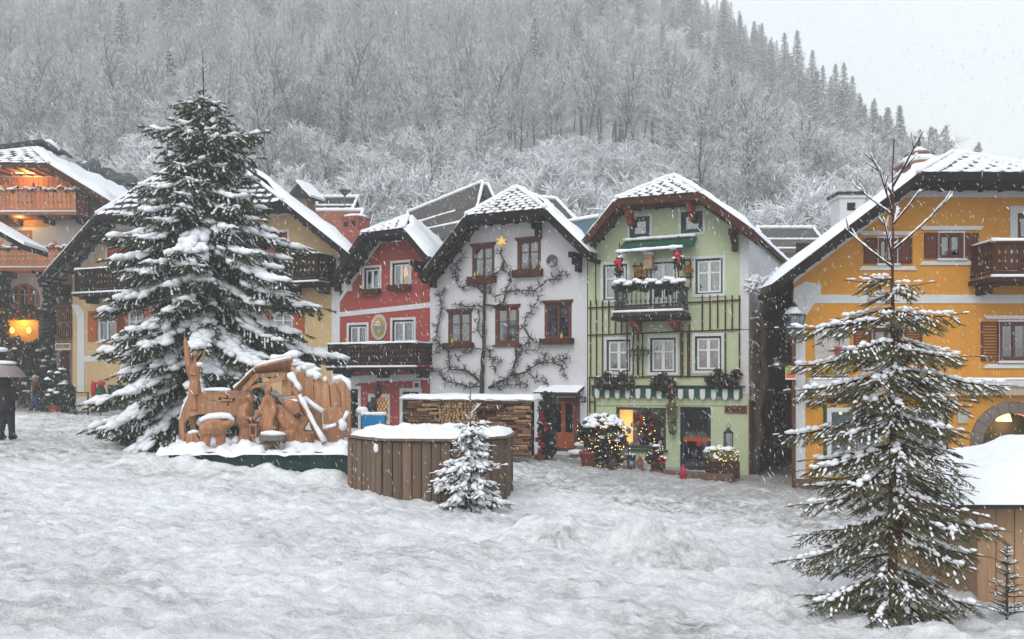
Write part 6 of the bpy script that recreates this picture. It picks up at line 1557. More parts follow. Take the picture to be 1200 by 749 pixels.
# ================================================================ firewood stack
def woodpile():
    Y = 27.5; b = onground(552, Y); e = empty('firewood_stack', b, rad(-16), 'long stack of split firewood under a snow slab before the white house', 'firewood')
    W = 4.1; H_ = at(552, 468, Y).z-b.z; r = random.Random(8); x = -W/2; m = MB(); m2 = MB()
    secs = [(-2.05, -1.0, 'side'), (-1.0, -.25, 'end'), (-.25, .35, 'end'), (.35, 2.05, 'side')]
    for a, c, kind in secs:
        if kind == 'end':
            z = 0
            while z < H_-.04:
                xx = a+r.random()*.06; h = r.uniform(.08, .12)
                while xx < c-.03:
                    w = r.uniform(.08, .15); n = r.choice((3, 4, 5, 6)); cx, cz, rr = xx+w/2, z+h/2, min(w, h*1.2)*.52; y0 = -.42+r.uniform(-.05, .03); t0 = r.random()*3
                    V = [(cx+rr*math.cos(t0+k*6.283/n), y, cz+rr*math.sin(t0+k*6.283/n)) for y in (y0, .4) for k in range(n)]
                    m.add(V, [tuple(range(n))], 1); m.add(V, [(k, (k+1) % n, n+(k+1) % n, n+k) for k in range(n)], 0); xx += w*.96
                z += h*.93
        else:
            z = 0.05
            while z < H_-.02:
                xx = a+r.uniform(-.05, .05); rr = r.uniform(.038, .062)
                while xx < c-.05:
                    l = min(r.uniform(.28, .62), c-xx+.05); y0 = -.36+r.uniform(-.09, .06); z0_ = z+r.uniform(-.012, .012); t_ = r.uniform(-.02, .02); n = r.choice((4, 5, 6)); ph = r.random()*3; mi = r.choice((0, 0, 1, 2))
                    V = [(xx+.008+(l-.016)*k_, y0+rr*r.uniform(.75, 1.2)*math.cos(ph+j*6.283/n), z0_+t_*k_+rr*r.uniform(.8, 1.1)*math.sin(ph+j*6.283/n)) for k_ in (0, 1) for j in range(n)]
                    m.add(V, [(j, (j+1) % n, n+(j+1) % n, n+j) for j in range(n)], mi); m.add(V, [tuple(range(n)), tuple(range(n, 2*n))], 1); xx += l
                z += rr*1.7
    o = m.build('split_logs', ['log_side', 'log_end', 'wood_brown'], e); tag(o, kind='stuff')
    m = MB(); m.box(-W/2+.05, W/2-.05, -.30, .42, .02, H_-.06); m.build('gap_shade_box', 'wood_dark', e)  # dark box added to look like shade in the gaps between logs
    s = MB(); nx_, ny_ = 50, 10; V = []
    for j in range(ny_+1):
        for i in range(nx_+1):
            x, y = -W/2-.2+(W+.4)*i/nx_, -.62+1.2*j/ny_; ed = 1 if (0 < i < nx_ and 0 < j < ny_) else 0
            V.append((x, y, H_+.02+(.14+.05*fbm(x, y, 1.2, 3, 3.0))*ed+(.05 if not ed else 0)*fbm(x, y, 3, 2, 2.0)))
    W_ = nx_+1; s.add(V, [(j*W_+i, j*W_+i+1, (j+1)*W_+i+1, (j+1)*W_+i) for j in range(ny_) for i in range(nx_)])
    s.box(-W/2-.15, W/2+.15, -.58, .5, H_-.01, H_+.03); s.build('snow', 'snow', e, True)
woodpile()

# ================================================================ pots and bushes in front of the green house
def bush(name, label, px, Y, cen, rads, n, size, pot=None, **k):
    b = onground(px, Y); e = empty(name, b, 0, label, 'plant'); foliage('foliage', cen, rads, n, size, e, **k)
    if pot:
        w, h, m, ox = pot; m_ = MB(); m_.lathe((ox, 0, -.05), [(0, 0), (w*.72, 0), (w*.95, h*.85), (w*1.06, h*.86), (w*1.06, h), (w*.9, h), (w*.85, h*.9), (0, h*.9)], 16); m_.build('pot', m, e, True)
    return e
bush('lit_bush', 'big round bush with fairy lights and a thick snow cap in a terracotta pot', 704, 27.2, [(-.05, 0, .95), (.35, 0, .95), (-.35, 0, 1.05), (.1, .1, 1.25), (.45, 0, .55), (.15, 0, .5)], [(.58, .5, .55), (.5, .45, .55), (.45, .45, .45), (.55, .45, .38), (.48, .4, .55), (.55, .4, .55)], 6500, .075, (.30, .52, 'terracotta', -.38), m='leaf_dark', snow=80, ssize=.15, bulbs=120, bsize=.017, berries=8)
bush('dark_shrub', 'dark leafy shrub in a pot under the shop window', 768, 27.3, [(0, 0, .45), (.05, 0, .62), (-.12, 0, .38)], [(.26, .22, .26), (.2, .18, .2), (.2, .18, .2)], 1300, .075, (.16, .3, 'terracotta', .0), bulbs=8, berries=7, snow=10, ssize=.07)
bush('lit_basket_bush', 'low bush with fairy lights and snow in a square basket beside the shop door', 846, 26.6, [(-.2, 0, .62), (.2, 0, .62), (0, 0, .75), (0, -.05, .4)], [(.3, .3, .3), (.3, .3, .3), (.35, .3, .2), (.45, .35, .35)], 3000, .07, m='needle', snow=34, ssize=.12, bulbs=60, bsize=.016)
e = bpy.data.objects['lit_basket_bush']; m = MB(); 
for k in range(7): m.ring(-.45, .45, .02+.08*k, .02+.08*k, .03, -.42, -.38) if 0 else m.box(-.45, .45, -.42, .36, .0+.075*k, .06+.075*k)
m.build('basket', 'wood_brown', e)
def lantern(name, label, px, Y, h=.45, w=.12, dz=0, m='iron', lit=False, dx=0, flame='gold'):
    b = onground(px, Y); e = empty(name, b+Vector((0, 0, dz)), 0, label, 'lantern'); k = MB()
    for sx in (-1, 1):
        for sy in (-1, 1): k.box(sx*w-.012, sx*w+.012, sy*w-.012, sy*w+.012, .0, h)
    k.box(-w-.02, w+.02, -w-.02, w+.02, -.01, .03); k.box(-w-.02, w+.02, -w-.02, w+.02, h-.03, h); k.lathe((0, 0, h), [(w*1.3, 0), (w*.4, .12), (.02, .16), (0, .16)], 4)
    k.tube([(-.07, 0, h+.12), (-.06, 0, h+.24), (0, 0, h+.28), (.06, 0, h+.24), (.07, 0, h+.12)], .008, 5); k.build('frame', m, e)
    k = MB(); k.box(-w+.012, w-.012, -w+.012, w-.012, .03, h-.03); k.build('glass', 'glass', e)
    k = MB(); k.lathe((0, 0, .03), [(0, 0), (w*.5, 0), (w*.5, h*.4), (0, h*.42)], 8); k.build('candle', 'glow_bulb' if lit else flame, e)
    return e
lantern('tall_lantern', 'tall black lantern standing on the lit basket bush', 853.5, 26.6, .55, .11, .86)
lantern('wooden_lantern', 'wooden lantern beside the big lit bush', 731, 27.0, .42, .13, .28, 'wood_brown')
lantern('red_candle_lantern', 'small brown lantern with red candle on the ground by the big bush', 717, 26.8, .28, .1, .03, 'wood_brown', flame='red')
lantern('rusty_lantern', 'small rusty lantern under the shop window', 750, 27.0, .26, .08, .02, 'terracotta', flame='red')
for px, Y, nm, lb, m_, w, h in ((740, 27.0, 'grey_pot', 'grey pot on the ground between lanterns and shop window', 'metal_grey', .15, .3), (776, 26.9, 'red_flower_pot', 'red flowers in a dark pot beside the shrub', 'iron', .11, .28)):
    b = onground(px, Y); e = empty(nm, b, 0, lb, 'pot'); k = MB(); k.lathe((0, 0, -.03), [(0, 0), (w*.8, 0), (w, h), (w*.85, h), (w*.8, h*.85), (0, h*.85)], 14); k.build('pot', m_, e, True)
    foliage('plant', [(0, 0, h+.08)], [(w, w, .12)], 160, .06, e, m='leaf_dark', berries=14 if 'red' in nm else 0, bsize=.02, snow=4, ssize=.06)
b = onground(738, 26.6); e = empty('door_mat_ledge', b, GR.ang, 'narrow brown stone step running along the green house shop front', 'step')
m = MB(); m.box(-1.6, 3.0, .55, 1.0, -.45, -.06); m.build('slab', 'plinth', e)
b = onground(800.5, 25.6); e = empty('pink_cone', b, 0, 'small dark pink cone standing on the ground before the shop door', 'cone'); k = MB(); k.lathe((0, 0, 0), [(.04, 0), (.11, .05), (.09, .22), (.035, .36), (0, .42)], 12); k.build('body', 'pink', e, True); k = MB(); k.lathe((0, 0, -.04), [(.12, 0), (.12, .05), (.04, .06)], 12); k.build('foot', 'pink', e)
# dark decorated stand beside the brown door, stone steps
b = onground(641, 28.3); e = empty('decorated_stand', b, 0, 'dark plant stand with red flowers at the end of the firewood', 'plant stand')
foliage('foliage', [(0, 0, .3+.32*k) for k in range(6)], [(.32, .3, .34)]*6, 1900, .09, e, m='leaf_dark', berries=0, snow=5, ssize=.06)
k = MB(); r = random.Random(3)
for i in range(9): k.blob((r.uniform(-.34, -.05), -.3+r.uniform(-.05, .1), .15+.17*i), (.07, .06, .08), i, .5, 2)
k.build('red_flowers', 'red', e, True)
k = MB(); k.blob((.18, -.3, .55), (.12, .08, .22), 4, .3, 2); k.build('blue_cloth', 'navy', e, True)
k = MB(); k.tube([(0, 0, -.2), (0, 0, 1.9)], .05); k.tube([(-.3, 0, 1.75), (.3, 0, 1.75)], .03); k.build('stand', 'wood_dark', e)
k = MB(); k.lathe((-.25, -.25, -.05), [(0, 0), (.14, 0), (.18, .2), (0, .2)], 10); k.build('pot', 'terracotta', e)
e = empty('stone_steps', WH.world(WH.uz(660, 530)[0], -.2, 0), WH.ang, 'rough stone steps with snow in front of the brown door', 'steps')
gzs = WH.uz(660, 527)[1]
for k in range(3):
    m = MB(); m.box(-.75+.15*k, .95, -1.15+.33*k, .15, gzs-.75+.17*k, gzs-.60+.17*k); bevel(m.build('step', 'stone', e), .03)
for k, (x, y, z, w, h) in enumerate(((.85, -1.05, -.55, .32, .30), (.95, -.65, -.30, .34, .34), (1.0, -.25, -.05, .34, .36), (.55, -1.25, -.62, .26, .2))):
    m = MB(); m.blob((x, y, gzs+z), (w, .26, h), k+3, .35, 2); bevel(m.build('boulder', 'stone', e), .02)
    m = MB(); m.blob((x, y, gzs+z+h*.85), (w*1.02, .27, .13), k+9, .3, 2, flat=.4); m.build('snow', 'snow', e, True)

# ================================================================ street lantern and hanging sign at the alley corner
def street_lantern():
    Y = 25.2; b = onground(931, Y); e = empty('street_lantern', b, 0, 'old four-sided street lantern on a brown post at the orange house corner', 'street lamp')
    p = lambda y: at(931, y, Y).z-b.z
    m = MB(); m.tube([(-.02, 0, -.3), (-.02, 0, p(402))], .06, 8); m.build('post', 'wood_redbrown', e)
    m = MB(); z0, z1 = p(397), p(370); s0, s1 = .13, .24
    for sx, sy in ((-1, -1), (1, -1), (1, 1), (-1, 1)): m.bar((sx*s0, sy*s0, z0), (sx*s1, sy*s1, z1), .025, .025)
    for a, c in (((-1, -1), (1, -1)), ((1, -1), (1, 1)), ((1, 1), (-1, 1)), ((-1, 1), (-1, -1))):
        m.bar((a[0]*s1, a[1]*s1, z1), (c[0]*s1, c[1]*s1, z1), .03, .03); m.bar((a[0]*s0, a[1]*s0, z0), (c[0]*s0, c[1]*s0, z0), .03, .03)
    m.lathe((0, 0, z1), [(s1*1.5, 0), (s1*.8, .16), (.10, .22), (.10, .30), (.03, .36), (.0, .42)], 4); m.tube([(0, 0, p(402)), (0, 0, z0)], .04, 6); m.build('lantern_frame', 'iron', e)
    m = MB(); m.add([(-s0, -s0, z0), (s0, -s0, z0), (s0, s0, z0), (-s0, s0, z0), (-s1, -s1, z1), (s1, -s1, z1), (s1, s1, z1), (-s1, s1, z1)], [(0, 1, 5, 4), (1, 2, 6, 5), (2, 3, 7, 6), (3, 0, 4, 7)]); m.build('pane', 'glass', e)
    m = MB(); m.lathe((0, 0, z1+.03), [(s1*1.35, 0), (s1*.8, .17), (.12, .23)], 4); m.build('snow', 'snow', e, True)
    e = empty('coloured_box_sign', at(927, 445, Y), rad(-25), 'small green and orange hanging box sign on the lantern post', 'sign'); h = 17*Y/F; w = .15
    m = MB(); m.box(-w, w, -.08, .08, 0, h); m.build('box', 'paint_white', e)
    for a, c, z0, z1, c_ in ((-w+.015, -.01, .47, .95, 'lime'), (.0, w-.015, .47, .95, 'orange'), (-w+.015, w-.015, .12, .46, 'orange')):
        m = MB(); m.box(a, c, -.09, -.081, h*z0, h*z1); m.build('colour_field', c_, e)
    m = MB(); m.tube([(-w-.05, 0, h+.05), (w+.15, 0, h+.05)], .018); m.tube([(-w, 0, h), (-w, 0, h+.3), (w+.1, 0, h+.08)], .012); m.build('bracket', 'iron', e)
street_lantern()
m = MB(); a, c = at(868, 386, 28.0), at(926, 375, 25.6); m.tube([a.lerp(c, t)-Vector((0, 0, .12*math.sin(math.pi*t))) for t in np.linspace(0, 1, 9)], .012, 5); tag(m.build('overhead_cable', 'iron'), 'thin dark cable slung across the alley from green to orange house', 'cable')

# ================================================================ plank box with deep snow roof at the right edge
def plank_box():
    Y = 11.9; c = at(1146, 600, Y); x0 = c.x; b = Vector((x0, Y, gz(x0, Y))); e = empty('plank_box', b, 0, 'low tan plank box under a deep rounded snow roof beside the young spruce', 'hut')
    zt = at(1146, 592, Y).z-b.z; r = random.Random(5)
    for k in range(12):
        m = MB(); m.box(.26*k, .26*k+.245, r.uniform(-.01, .01), .04, -.4, zt); m.build('plank', 'wood_tan', e)
    for k in range(10):
        m = MB(); m.box(r.uniform(-.01, .01), .04, .05+.26*k, .05+.26*k+.245, -.4, zt); m.build('plank', 'wood_tan', e)
    lx = at(1116, 585, Y-.3).x-x0
    m = MB(); m.box(lx, 3.6, -.35, 3.2, zt, zt+.06); m.build('roof_board', 'roof_dark', e)
    s = MB(); nx_, ny_ = 46, 40; V = []; X1 = 3.6
    for j in range(ny_+1):
        for i in range(nx_+1):
            a, d = i/nx_, j/ny_; x, y = lx+(X1-lx)*a, -.37+3.6*d
            dome = math.sin(math.pi*min(.5, a*.72+.0))**.8*.9; dd = min(1, d*4.0)**.5*min(1, (1-d)*4)**.5
            h = (.10+.62*min(1, a*1.9)**.9*min(1, (1-a)*3))*dd*(1+.10*fbm(x, y, 1.2, 3, 2.0))+.02*fbm(x, y, 5, 2, 3.0)*dd
            if i in (0, nx_) or j in (0, ny_): h = -.005
            V.append((x, y, zt+.065+h))
    W_ = nx_+1; s.add(V, [(j*W_+i, j*W_+i+1, (j+1)*W_+i+1, (j+1)*W_+i) for j in range(ny_) for i in range(nx_)]); s.build('snow', 'snow', e, True)
plank_box()

# dirty snow heaps shovelled together on the square
def heap(px, Y, rx, ry, rz, seed, label):
    b = onground(px, Y); n = 46; V = []
    for j in range(n+1):
        for i in range(n+1):
            x, y = (i/n-.5)*2.4, (j/n-.5)*2.4; d = math.hypot(x, y)
            k = max(0, 1-d*d)**1.2; q = noise.noise(Vector((x*2.2, y*2.2, seed)))*.5+noise.noise(Vector((x*6, y*6, seed+3)))*.28+noise.noise(Vector((x*14, y*14, seed+3)))*.10
            V.append((x*rx, y*ry, rz*(k*(1+1.5*q)+.10*q*min(1, k*8))-.05-.30*sstep(.85, 1.25, d)))
    m = MB(); W_ = n+1; m.add(V, [(j*W_+i, j*W_+i+1, (j+1)*W_+i+1, (j+1)*W_+i) for j in range(n) for i in range(n)])
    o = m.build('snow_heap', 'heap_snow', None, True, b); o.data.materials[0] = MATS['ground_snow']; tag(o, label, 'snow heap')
mat('heap_snow', (0.72, 0.73, 0.76), 0.75, 0.08, 3, bump=0.7, bscale=10, dist=0.05, col2=(0.42, 0.40, 0.37), c2amt=0.7, c2scale=1.6)
heap(768, 13.6, 1.25, .9, .50, 1.0, 'rough heap of greyish shovelled snow with a dark hollow out on the square')
heap(640, 14.2, 1.1, .9, .36, 5.0, 'low lumpy heap of snow between the plank tub and the larger heap')
heap(905, 10.6, .7, .6, .22, 11.0, 'low lumpy drift of snow left of the young spruce foot')
heap(1120, 9.6, 1.3, .7, .22, 9.0, 'loose drift of snow around the foot of the young spruce')
# ================================================================ carved nativity group
NY = 20.4
NB = onground(312, NY)
def nq(x, y, Y=NY):           # pixel in the 4.1625x enlargement of the crib
    return at(190+x/4.1625, 380+y/4.1625, Y)
def slabpoly(pts, Y, th, name, m, parent, org, holes=(), bev=.012):
    P = [nq(x, y, Y)-org for x, y in pts]; b = MB(); b.prism([(p.x, Y-org.y, p.z) for p in P], (0, th, 0), 0, [[((nq(x, y, Y)-org).x, Y-org.y, (nq(x, y, Y)-org).z) for x, y in h] for h in holes])
    o = b.build(name, m, parent); bevel(o, bev, 2); return o
def crib_base():
    b = onground(312, NY); e = empty('crib_platform', b, 0, 'long dark green platform with deep snow under the carved crib', 'platform')
    x0, x1 = at(222, 540, NY-1.1).x-b.x, at(418, 540, NY-1.1).x-b.x; zt = at(312, 530, NY-1.1).z-b.z
    n = 7
    for k in range(n):
        m = MB(); a, c = x0+(x1-x0)*k/n, x0+(x1-x0)*(k+1)/n-.01; m.box(a, c, -1.1, -1.04, -.4, zt); m.build('front_board', 'base_green', e)
    m = MB(); m.box(x0-.5, x1, -1.03, 1.2, -.4, zt-.02); m.build('deck', 'wood_dark', e)
    s = MB(); nx_, ny_ = 90, 34; V = []
    for j in range(ny_+1):
        for i in range(nx_+1):
            x, y = x0-.75+(x1-x0+.85)*i/nx_, -1.2+2.5*j/ny_; ed = 0 if (i in (0, nx_) or j in (0, ny_)) else min(1, .2+j*.16)
            if j == 0: y += .10*fbm(x, 3, 2.2, 3, 4.0)
            V.append((x, y, zt-.03-(.10*max(0, fbm(x, 7, 1.8, 3, 9.0))+.02 if j == 0 else 0)+(.12+.22*fbm(x, y, 1.7, 4, 6.0)+.10*fbm(x, y, 5, 2, 2.0))*ed+(.05 if x < x0+.3 else 0)*ed))
    W_ = nx_+1; s.add(V, [(j*W_+i, j*W_+i+1, (j+1)*W_+i+1, (j+1)*W_+i) for j in range(ny_) for i in range(nx_)]); s.build('snow', 'snow', e, True)
crib_base()
def starpts(cx, cy, r): return [(cx+(r if k % 2 == 0 else r*.42)*math.sin(k*math.pi/5), cy-(r if k % 2 == 0 else r*.42)*math.cos(k*math.pi/5)) for k in range(10)]
def top_snow(pts, Y, parent, org, th=.07, w=.14, name='snow', seed=0, m='snow_tree'):
    s = MB(); P = [nq(x, y, Y)-org for x, y in pts]; C = []
    for a, c in zip(P, P[1:]):
        n = max(2, int((c-a).length/.07))
        for k in range(n):
            p = a.lerp(c, k/n); j = noise.noise(p*5+Vector((seed, 0, 0))); C.append((p+Vector((0, w*.5, th*.35)), th*(1.0+.7*j)))
    s.tube([c for c, _ in C], [t for _, t in C], 7); return s.build(name, m, parent, True)
def stable():
    org = onground(330, NY); e = empty('carved_stable', org, 0, 'rough carved wooden stable with slanted roof and jagged board wall', 'stable'); Y = NY
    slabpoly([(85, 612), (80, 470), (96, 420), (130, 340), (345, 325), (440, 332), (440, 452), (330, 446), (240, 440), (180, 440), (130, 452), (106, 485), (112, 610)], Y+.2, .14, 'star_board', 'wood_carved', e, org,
             [starpts(282, 364, 11), starpts(350, 368, 12), starpts(322, 392, 9), starpts(318, 352, 9), [(235+30*math.cos(t), 428+10*math.sin(t)) for t in np.linspace(0, 5.8, 10)]][:4])
    top_snow([(84, 470), (98, 415), (128, 345), (190, 328)], Y+.2, e, org, .04); top_snow([(195, 325), (240, 322), (345, 325)], Y+.2, e, org, .05, seed=3)
    slabpoly([(135, 450), (160, 445), (158, 520), (135, 525)], Y+.5, .1, 'prop', 'wood_carved', e, org)
    # roof planks, slanting: front edges step back
    E0 = [(345, 322), (452, 214), (640, 168)]; E1 = [(412, 318), (478, 262), (622, 236)]            # long roof planks, seen from below
    for k in range(4):
        t0, t1 = k/4, (k+.94)/4; L0 = [(a_[0]+(c_[0]-a_[0])*t0, a_[1]+(c_[1]-a_[1])*t0) for a_, c_ in zip(E0, E1)]; L1 = [(a_[0]+(c_[0]-a_[0])*t1, a_[1]+(c_[1]-a_[1])*t1) for a_, c_ in zip(E0, E1)]
        for j in (0, 1):
            m = MB(); P = [nq(*L0[j], Y-.45+.14*k)-org, nq(*L0[j+1], Y-.45+.14*k)-org, nq(*L1[j+1], Y-.33+.14*k)-org, nq(*L1[j], Y-.33+.14*k)-org]
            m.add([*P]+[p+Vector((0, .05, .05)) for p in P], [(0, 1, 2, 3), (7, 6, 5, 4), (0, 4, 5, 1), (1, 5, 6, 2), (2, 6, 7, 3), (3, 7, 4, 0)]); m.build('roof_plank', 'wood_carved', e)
    top_snow([(345, 318), (400, 262), (452, 210), (520, 190), (560, 180), (640, 162)], Y-.3, e, org, .055, .3, seed=5); top_snow([(520, 175), (640, 150), (660, 175)], Y, e, org, .09, .5, seed=6)
    m = MB(); a, c = nq(430, 252, Y-.25)-org, nq(605, 243, Y-.25)-org; m.bar(a, c, .12, .09); m.build('beam', 'wood_carved', e)
    m = MB(); m.bar(nq(400, 318, Y-.3)-org, nq(470, 245, Y-.3)-org, .10, .12); m.build('beam', 'wood_carved', e)
    m = MB(); m.bar(nq(390, 322, Y-.28)-org, nq(600, 262, Y-.28)-org, .09, .08); m.build('beam', 'wood_carved', e)
    slabpoly([(584, 262), (630, 262), (632, 350), (582, 350)], Y-.2, .2, 'post', 'wood_carved', e, org)
    # jagged wall boards on the right
    bl = [[(640, 345), (652, 250), (668, 232), (688, 232), (700, 262), (735, 268), (738, 410), (716, 400)], [(738, 270), (762, 262), (790, 292), (800, 280), (812, 300), (820, 405), (742, 415)], [(820, 300), (835, 285), (850, 290), (858, 320), (868, 342), (870, 405), (824, 408)], [(846, 290), (880, 272), (902, 300), (916, 342), (918, 550), (878, 545), (876, 410), (872, 340)],
          [(780, 415), (880, 404), (905, 420), (872, 490), (790, 488)], [(770, 515), (850, 510), (880, 500), (882, 570), (800, 576)], [(700, 405), (770, 412), (776, 500), (770, 570), (740, 560), (716, 470)]]
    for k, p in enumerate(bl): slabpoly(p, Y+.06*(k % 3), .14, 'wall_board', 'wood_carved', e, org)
    top_snow([(655, 232), (690, 225)], Y, e, org, .09, seed=8); top_snow([(705, 250), (740, 248), (775, 280)], Y, e, org, .10, seed=9); top_snow([(786, 275), (815, 272)], Y, e, org, .08, seed=2); top_snow([(835, 275), (870, 262), (905, 290), (916, 345)], Y, e, org, .07, seed=4)
    m = MB(); m.tube([nq(640, 310, Y-.45)-org, nq(690, 400, Y-.5)-org, nq(792, 585, Y-.55)-org], .055, 8); m.build('leaning_pole', 'wood_carved', e)
    m = MB(); m.tube([nq(622, 240, Y-.45)-org, nq(632, 255, Y-.46)-org, nq(650, 280, Y-.46)-org, nq(662, 300, Y-.46)-org, nq(675, 322, Y-.47)-org], [.08, .095, .055, .07, .05], 8); m.tube([nq(672, 350, Y-.5)-org+Vector((0, 0, .03)), nq(688, 385, Y-.51)-org+Vector((0, 0, .03)), nq(705, 420, Y-.52)-org+Vector((0, 0, .03)), nq(720, 450, Y-.52)-org+Vector((0, 0, .03)), nq(745, 498, Y-.54)-org+Vector((0, 0, .03)), nq(770, 540, Y-.55)-org+Vector((0, 0, .03)), nq(792, 580, Y-.56)-org+Vector((0, 0, .03))], [.05, .07, .045, .06, .05, .065, .075], 8); m.tube([nq(690, 360, Y-.3)-org, nq(740, 395, Y-.3)-org, nq(785, 425, Y-.3)-org], [.07, .06, .06], 8)
    m.build('pole_snow', 'snow', e, True)
    m = MB(); m.tube([nq(800, 520, Y-.3)-org, nq(850, 495, Y-.3)-org, nq(895, 470, Y-.3)-org, nq(905, 425, Y-.3)-org], [.05, .06, .05, .03], 7); m.build('branch', 'wood_carved', e)
    m = MB(); m.tube([nq(795, 505, Y-.32)-org, nq(850, 490, Y-.32)-org], [.04, .05], 7); m.blob(nq(880, 490, Y-.32)-org, (.10, .08, .14), 2, .3, 2); m.tube([nq(885, 470, Y-.32)-org, nq(905, 425, Y-.32)-org], [.05, .05], 7); m.build('branch_snow', 'snow', e, True)
    # fallen snow-laden boughs on the roof
    m = MB(); r = random.Random(3)
    for k in range(9): m.blob(nq(650+12*k, 190+5*k+r.uniform(-14, 14), Y+.3)-org, (.16, .18, .08), k, .35, 2)
    m.build('roof_snow', 'snow_tree', e, True)
stable()
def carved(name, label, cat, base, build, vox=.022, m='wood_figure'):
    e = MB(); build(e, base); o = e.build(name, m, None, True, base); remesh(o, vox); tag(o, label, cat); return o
def fig_bent(m, b):
    Y = NY-.45; q = lambda x, y, d=0: nq(x, y, Y+d)-b
    m.tube([q(392, 585), q(398, 540), q(402, 490)], [.13, .11, .12], 8); m.tube([q(418, 585), q(416, 540), q(408, 490)], [.12, .10, .12], 8)
    m.tube([q(405, 500), q(398, 450), q(404, 412), q(418, 392)], [.15, .17, .15, .08], 9)
    m.tube([q(412, 402), q(424, 385), q(430, 372)], [.06, .06, .07], 8); m.blob(q(430, 366), (.09, .10, .115), 1, .08, 2); m.blob(q(443, 370), (.035, .03, .03), 2, 0, 1); m.blob(q(424, 358, -.02), (.10, .11, .09), 4, .15, 2)
    m.tube([q(398, 415, -.12), q(408, 455, -.16), q(440, 462, -.16)], [.065, .055, .04], 7); m.tube([q(402, 415, .1), q(416, 455, .1), q(444, 466, .05)], [.06, .05, .04], 7)
    m.blob(q(446, 464, -.1), (.04, .05, .04), 1, .2, 1); m.blob(q(400, 592), (.26, .18, .10), 3, .2, 2)
def fig_robe(m, b):
    Y = NY-.38; q = lambda x, y, d=0: nq(x, y, Y+d)-b
    m.tube([q(525, 585), q(522, 520), q(520, 450), q(516, 390), q(516, 360), q(516, 345)], [.24, .25, .20, .16, .13, .06], 10)
    m.blob(q(516, 326), (.085, .095, .11), 1, .08, 2); m.blob(q(505, 328, -.05), (.025, .03, .025), 2, 0, 1); m.blob(q(520, 318, .02), (.095, .105, .10), 4, .15, 2)
    m.tube([q(505, 366, -.1), q(482, 420, -.14), q(452, 462, -.16)], [.075, .06, .045], 8); m.blob(q(450, 466, -.16), (.045, .05, .05), 1, .2, 1)
    m.tube([q(535, 366, -.06), q(552, 430, -.12), q(530, 470, -.18)], [.08, .07, .05], 8)
    for k in range(4): m.tube([q(505+10*k, 420, -.17), q(498+14*k, 500, -.23), q(492+16*k, 575, -.24)], .035, 6)
carved('kneeling_carved_figure', 'carved wooden figure bending forward with hands held out', 'statue', onground(287, NY-.45), fig_bent)
carved('robed_carved_figure', 'carved wooden figure in a long robe stretching out an arm', 'statue', onground(314, NY-.38), fig_robe)
def ox(m, b):
    Y = NY-.25; q = lambda x, y, d=0: nq(x, y, Y+d)-b
    m.tube([q(700, 500, .1), q(640, 470, .05), q(600, 430, .02), q(590, 400, .05)], [.42, .40, .30, .2], 10); m.tube([q(640, 590), q(640, 520)], [.3, .34], 9); m.tube([q(690, 590), q(690, 520)], [.24, .3], 9)
    m.tube([q(625, 385, -.2), q(645, 410, -.34), q(660, 442, -.42)], [.17, .14, .085], 9); m.tube([q(610, 385, -.2), q(585, 378, -.25), q(565, 358, -.28)], [.06, .05, .03], 6); m.tube([q(655, 378, -.2), q(680, 365, -.25), q(685, 340, -.28)], [.06, .05, .03], 6)
    m.blob(q(603, 400, -.22), (.10, .04, .05), 1, .1, 1); m.blob(q(675, 398, -.22), (.10, .04, .05), 1, .1, 1)
o = carved('carved_ox', 'carved wooden ox with horns and dark muzzle beside the robed figure', 'statue', onground(346, NY-.25), ox, .026)
m = MB(); p = nq(662, 446, NY-.25-.47)-o.location; m.blob(p, (.085, .05, .065), 1, .15, 2); m.build('muzzle', 'iron', o, True)
m = MB(); p = nq(636, 374, NY-.5)-o.location; m.blob(p, (.16, .1, .05), 5, .3, 2); m.build('snow', 'snow', o, True)
def sheep(big):
    def f(m, b):
        Y = NY-.75; q = lambda x, y, d=0: nq(x, y, Y+d)-b
        if big:
            m.tube([q(195, 520), q(240, 505), q(290, 500), q(322, 490)], [.17, .215, .185, .10], 10); m.tube([q(318, 488), q(338, 478), q(356, 486)], [.10, .09, .05], 8); m.blob(q(330, 474, -.08), (.05, .03, .03), 1, 0, 1)
            for x in (200, 222, 275, 295):
                m.tube([q(x, 520, (x % 2)*.1-.05), q(x, 592, (x % 2)*.1-.05)], [.09, .06], 7)
        else:
            m.tube([q(130, 560), q(160, 555), q(178, 550)], [.12, .14, .10], 9); m.tube([q(130, 552), q(118, 540), q(108, 548)], [.07, .06, .04], 7)
            for x in (128, 142, 165, 176): m.tube([q(x, 560, (x % 2)*.1-.05), q(x, 604, (x % 2)*.1-.05)], [.06, .04], 7)
    return f
o = carved('large_carved_sheep', 'larger carved wooden sheep with snow on its back', 'statue', onground(255, NY-.75), sheep(True))
top = MB(); org = o.location; top.tube([nq(x, y, NY-.75)-org for x, y in ((185, 470), (230, 452), (290, 446), (325, 448), (350, 468))], [.06, .08, .08, .07, .04], 8); top.build('snow', 'snow', o, True)
o = carved('small_carved_sheep', 'smaller carved wooden lamb at the crib end', 'statue', onground(226, NY-.75), sheep(False))
top = MB(); org = o.location; top.tube([nq(x, y, NY-.75)-org for x, y in ((128, 532), (155, 524), (180, 526))], [.04, .05, .04], 7); top.build('snow', 'snow', o, True)
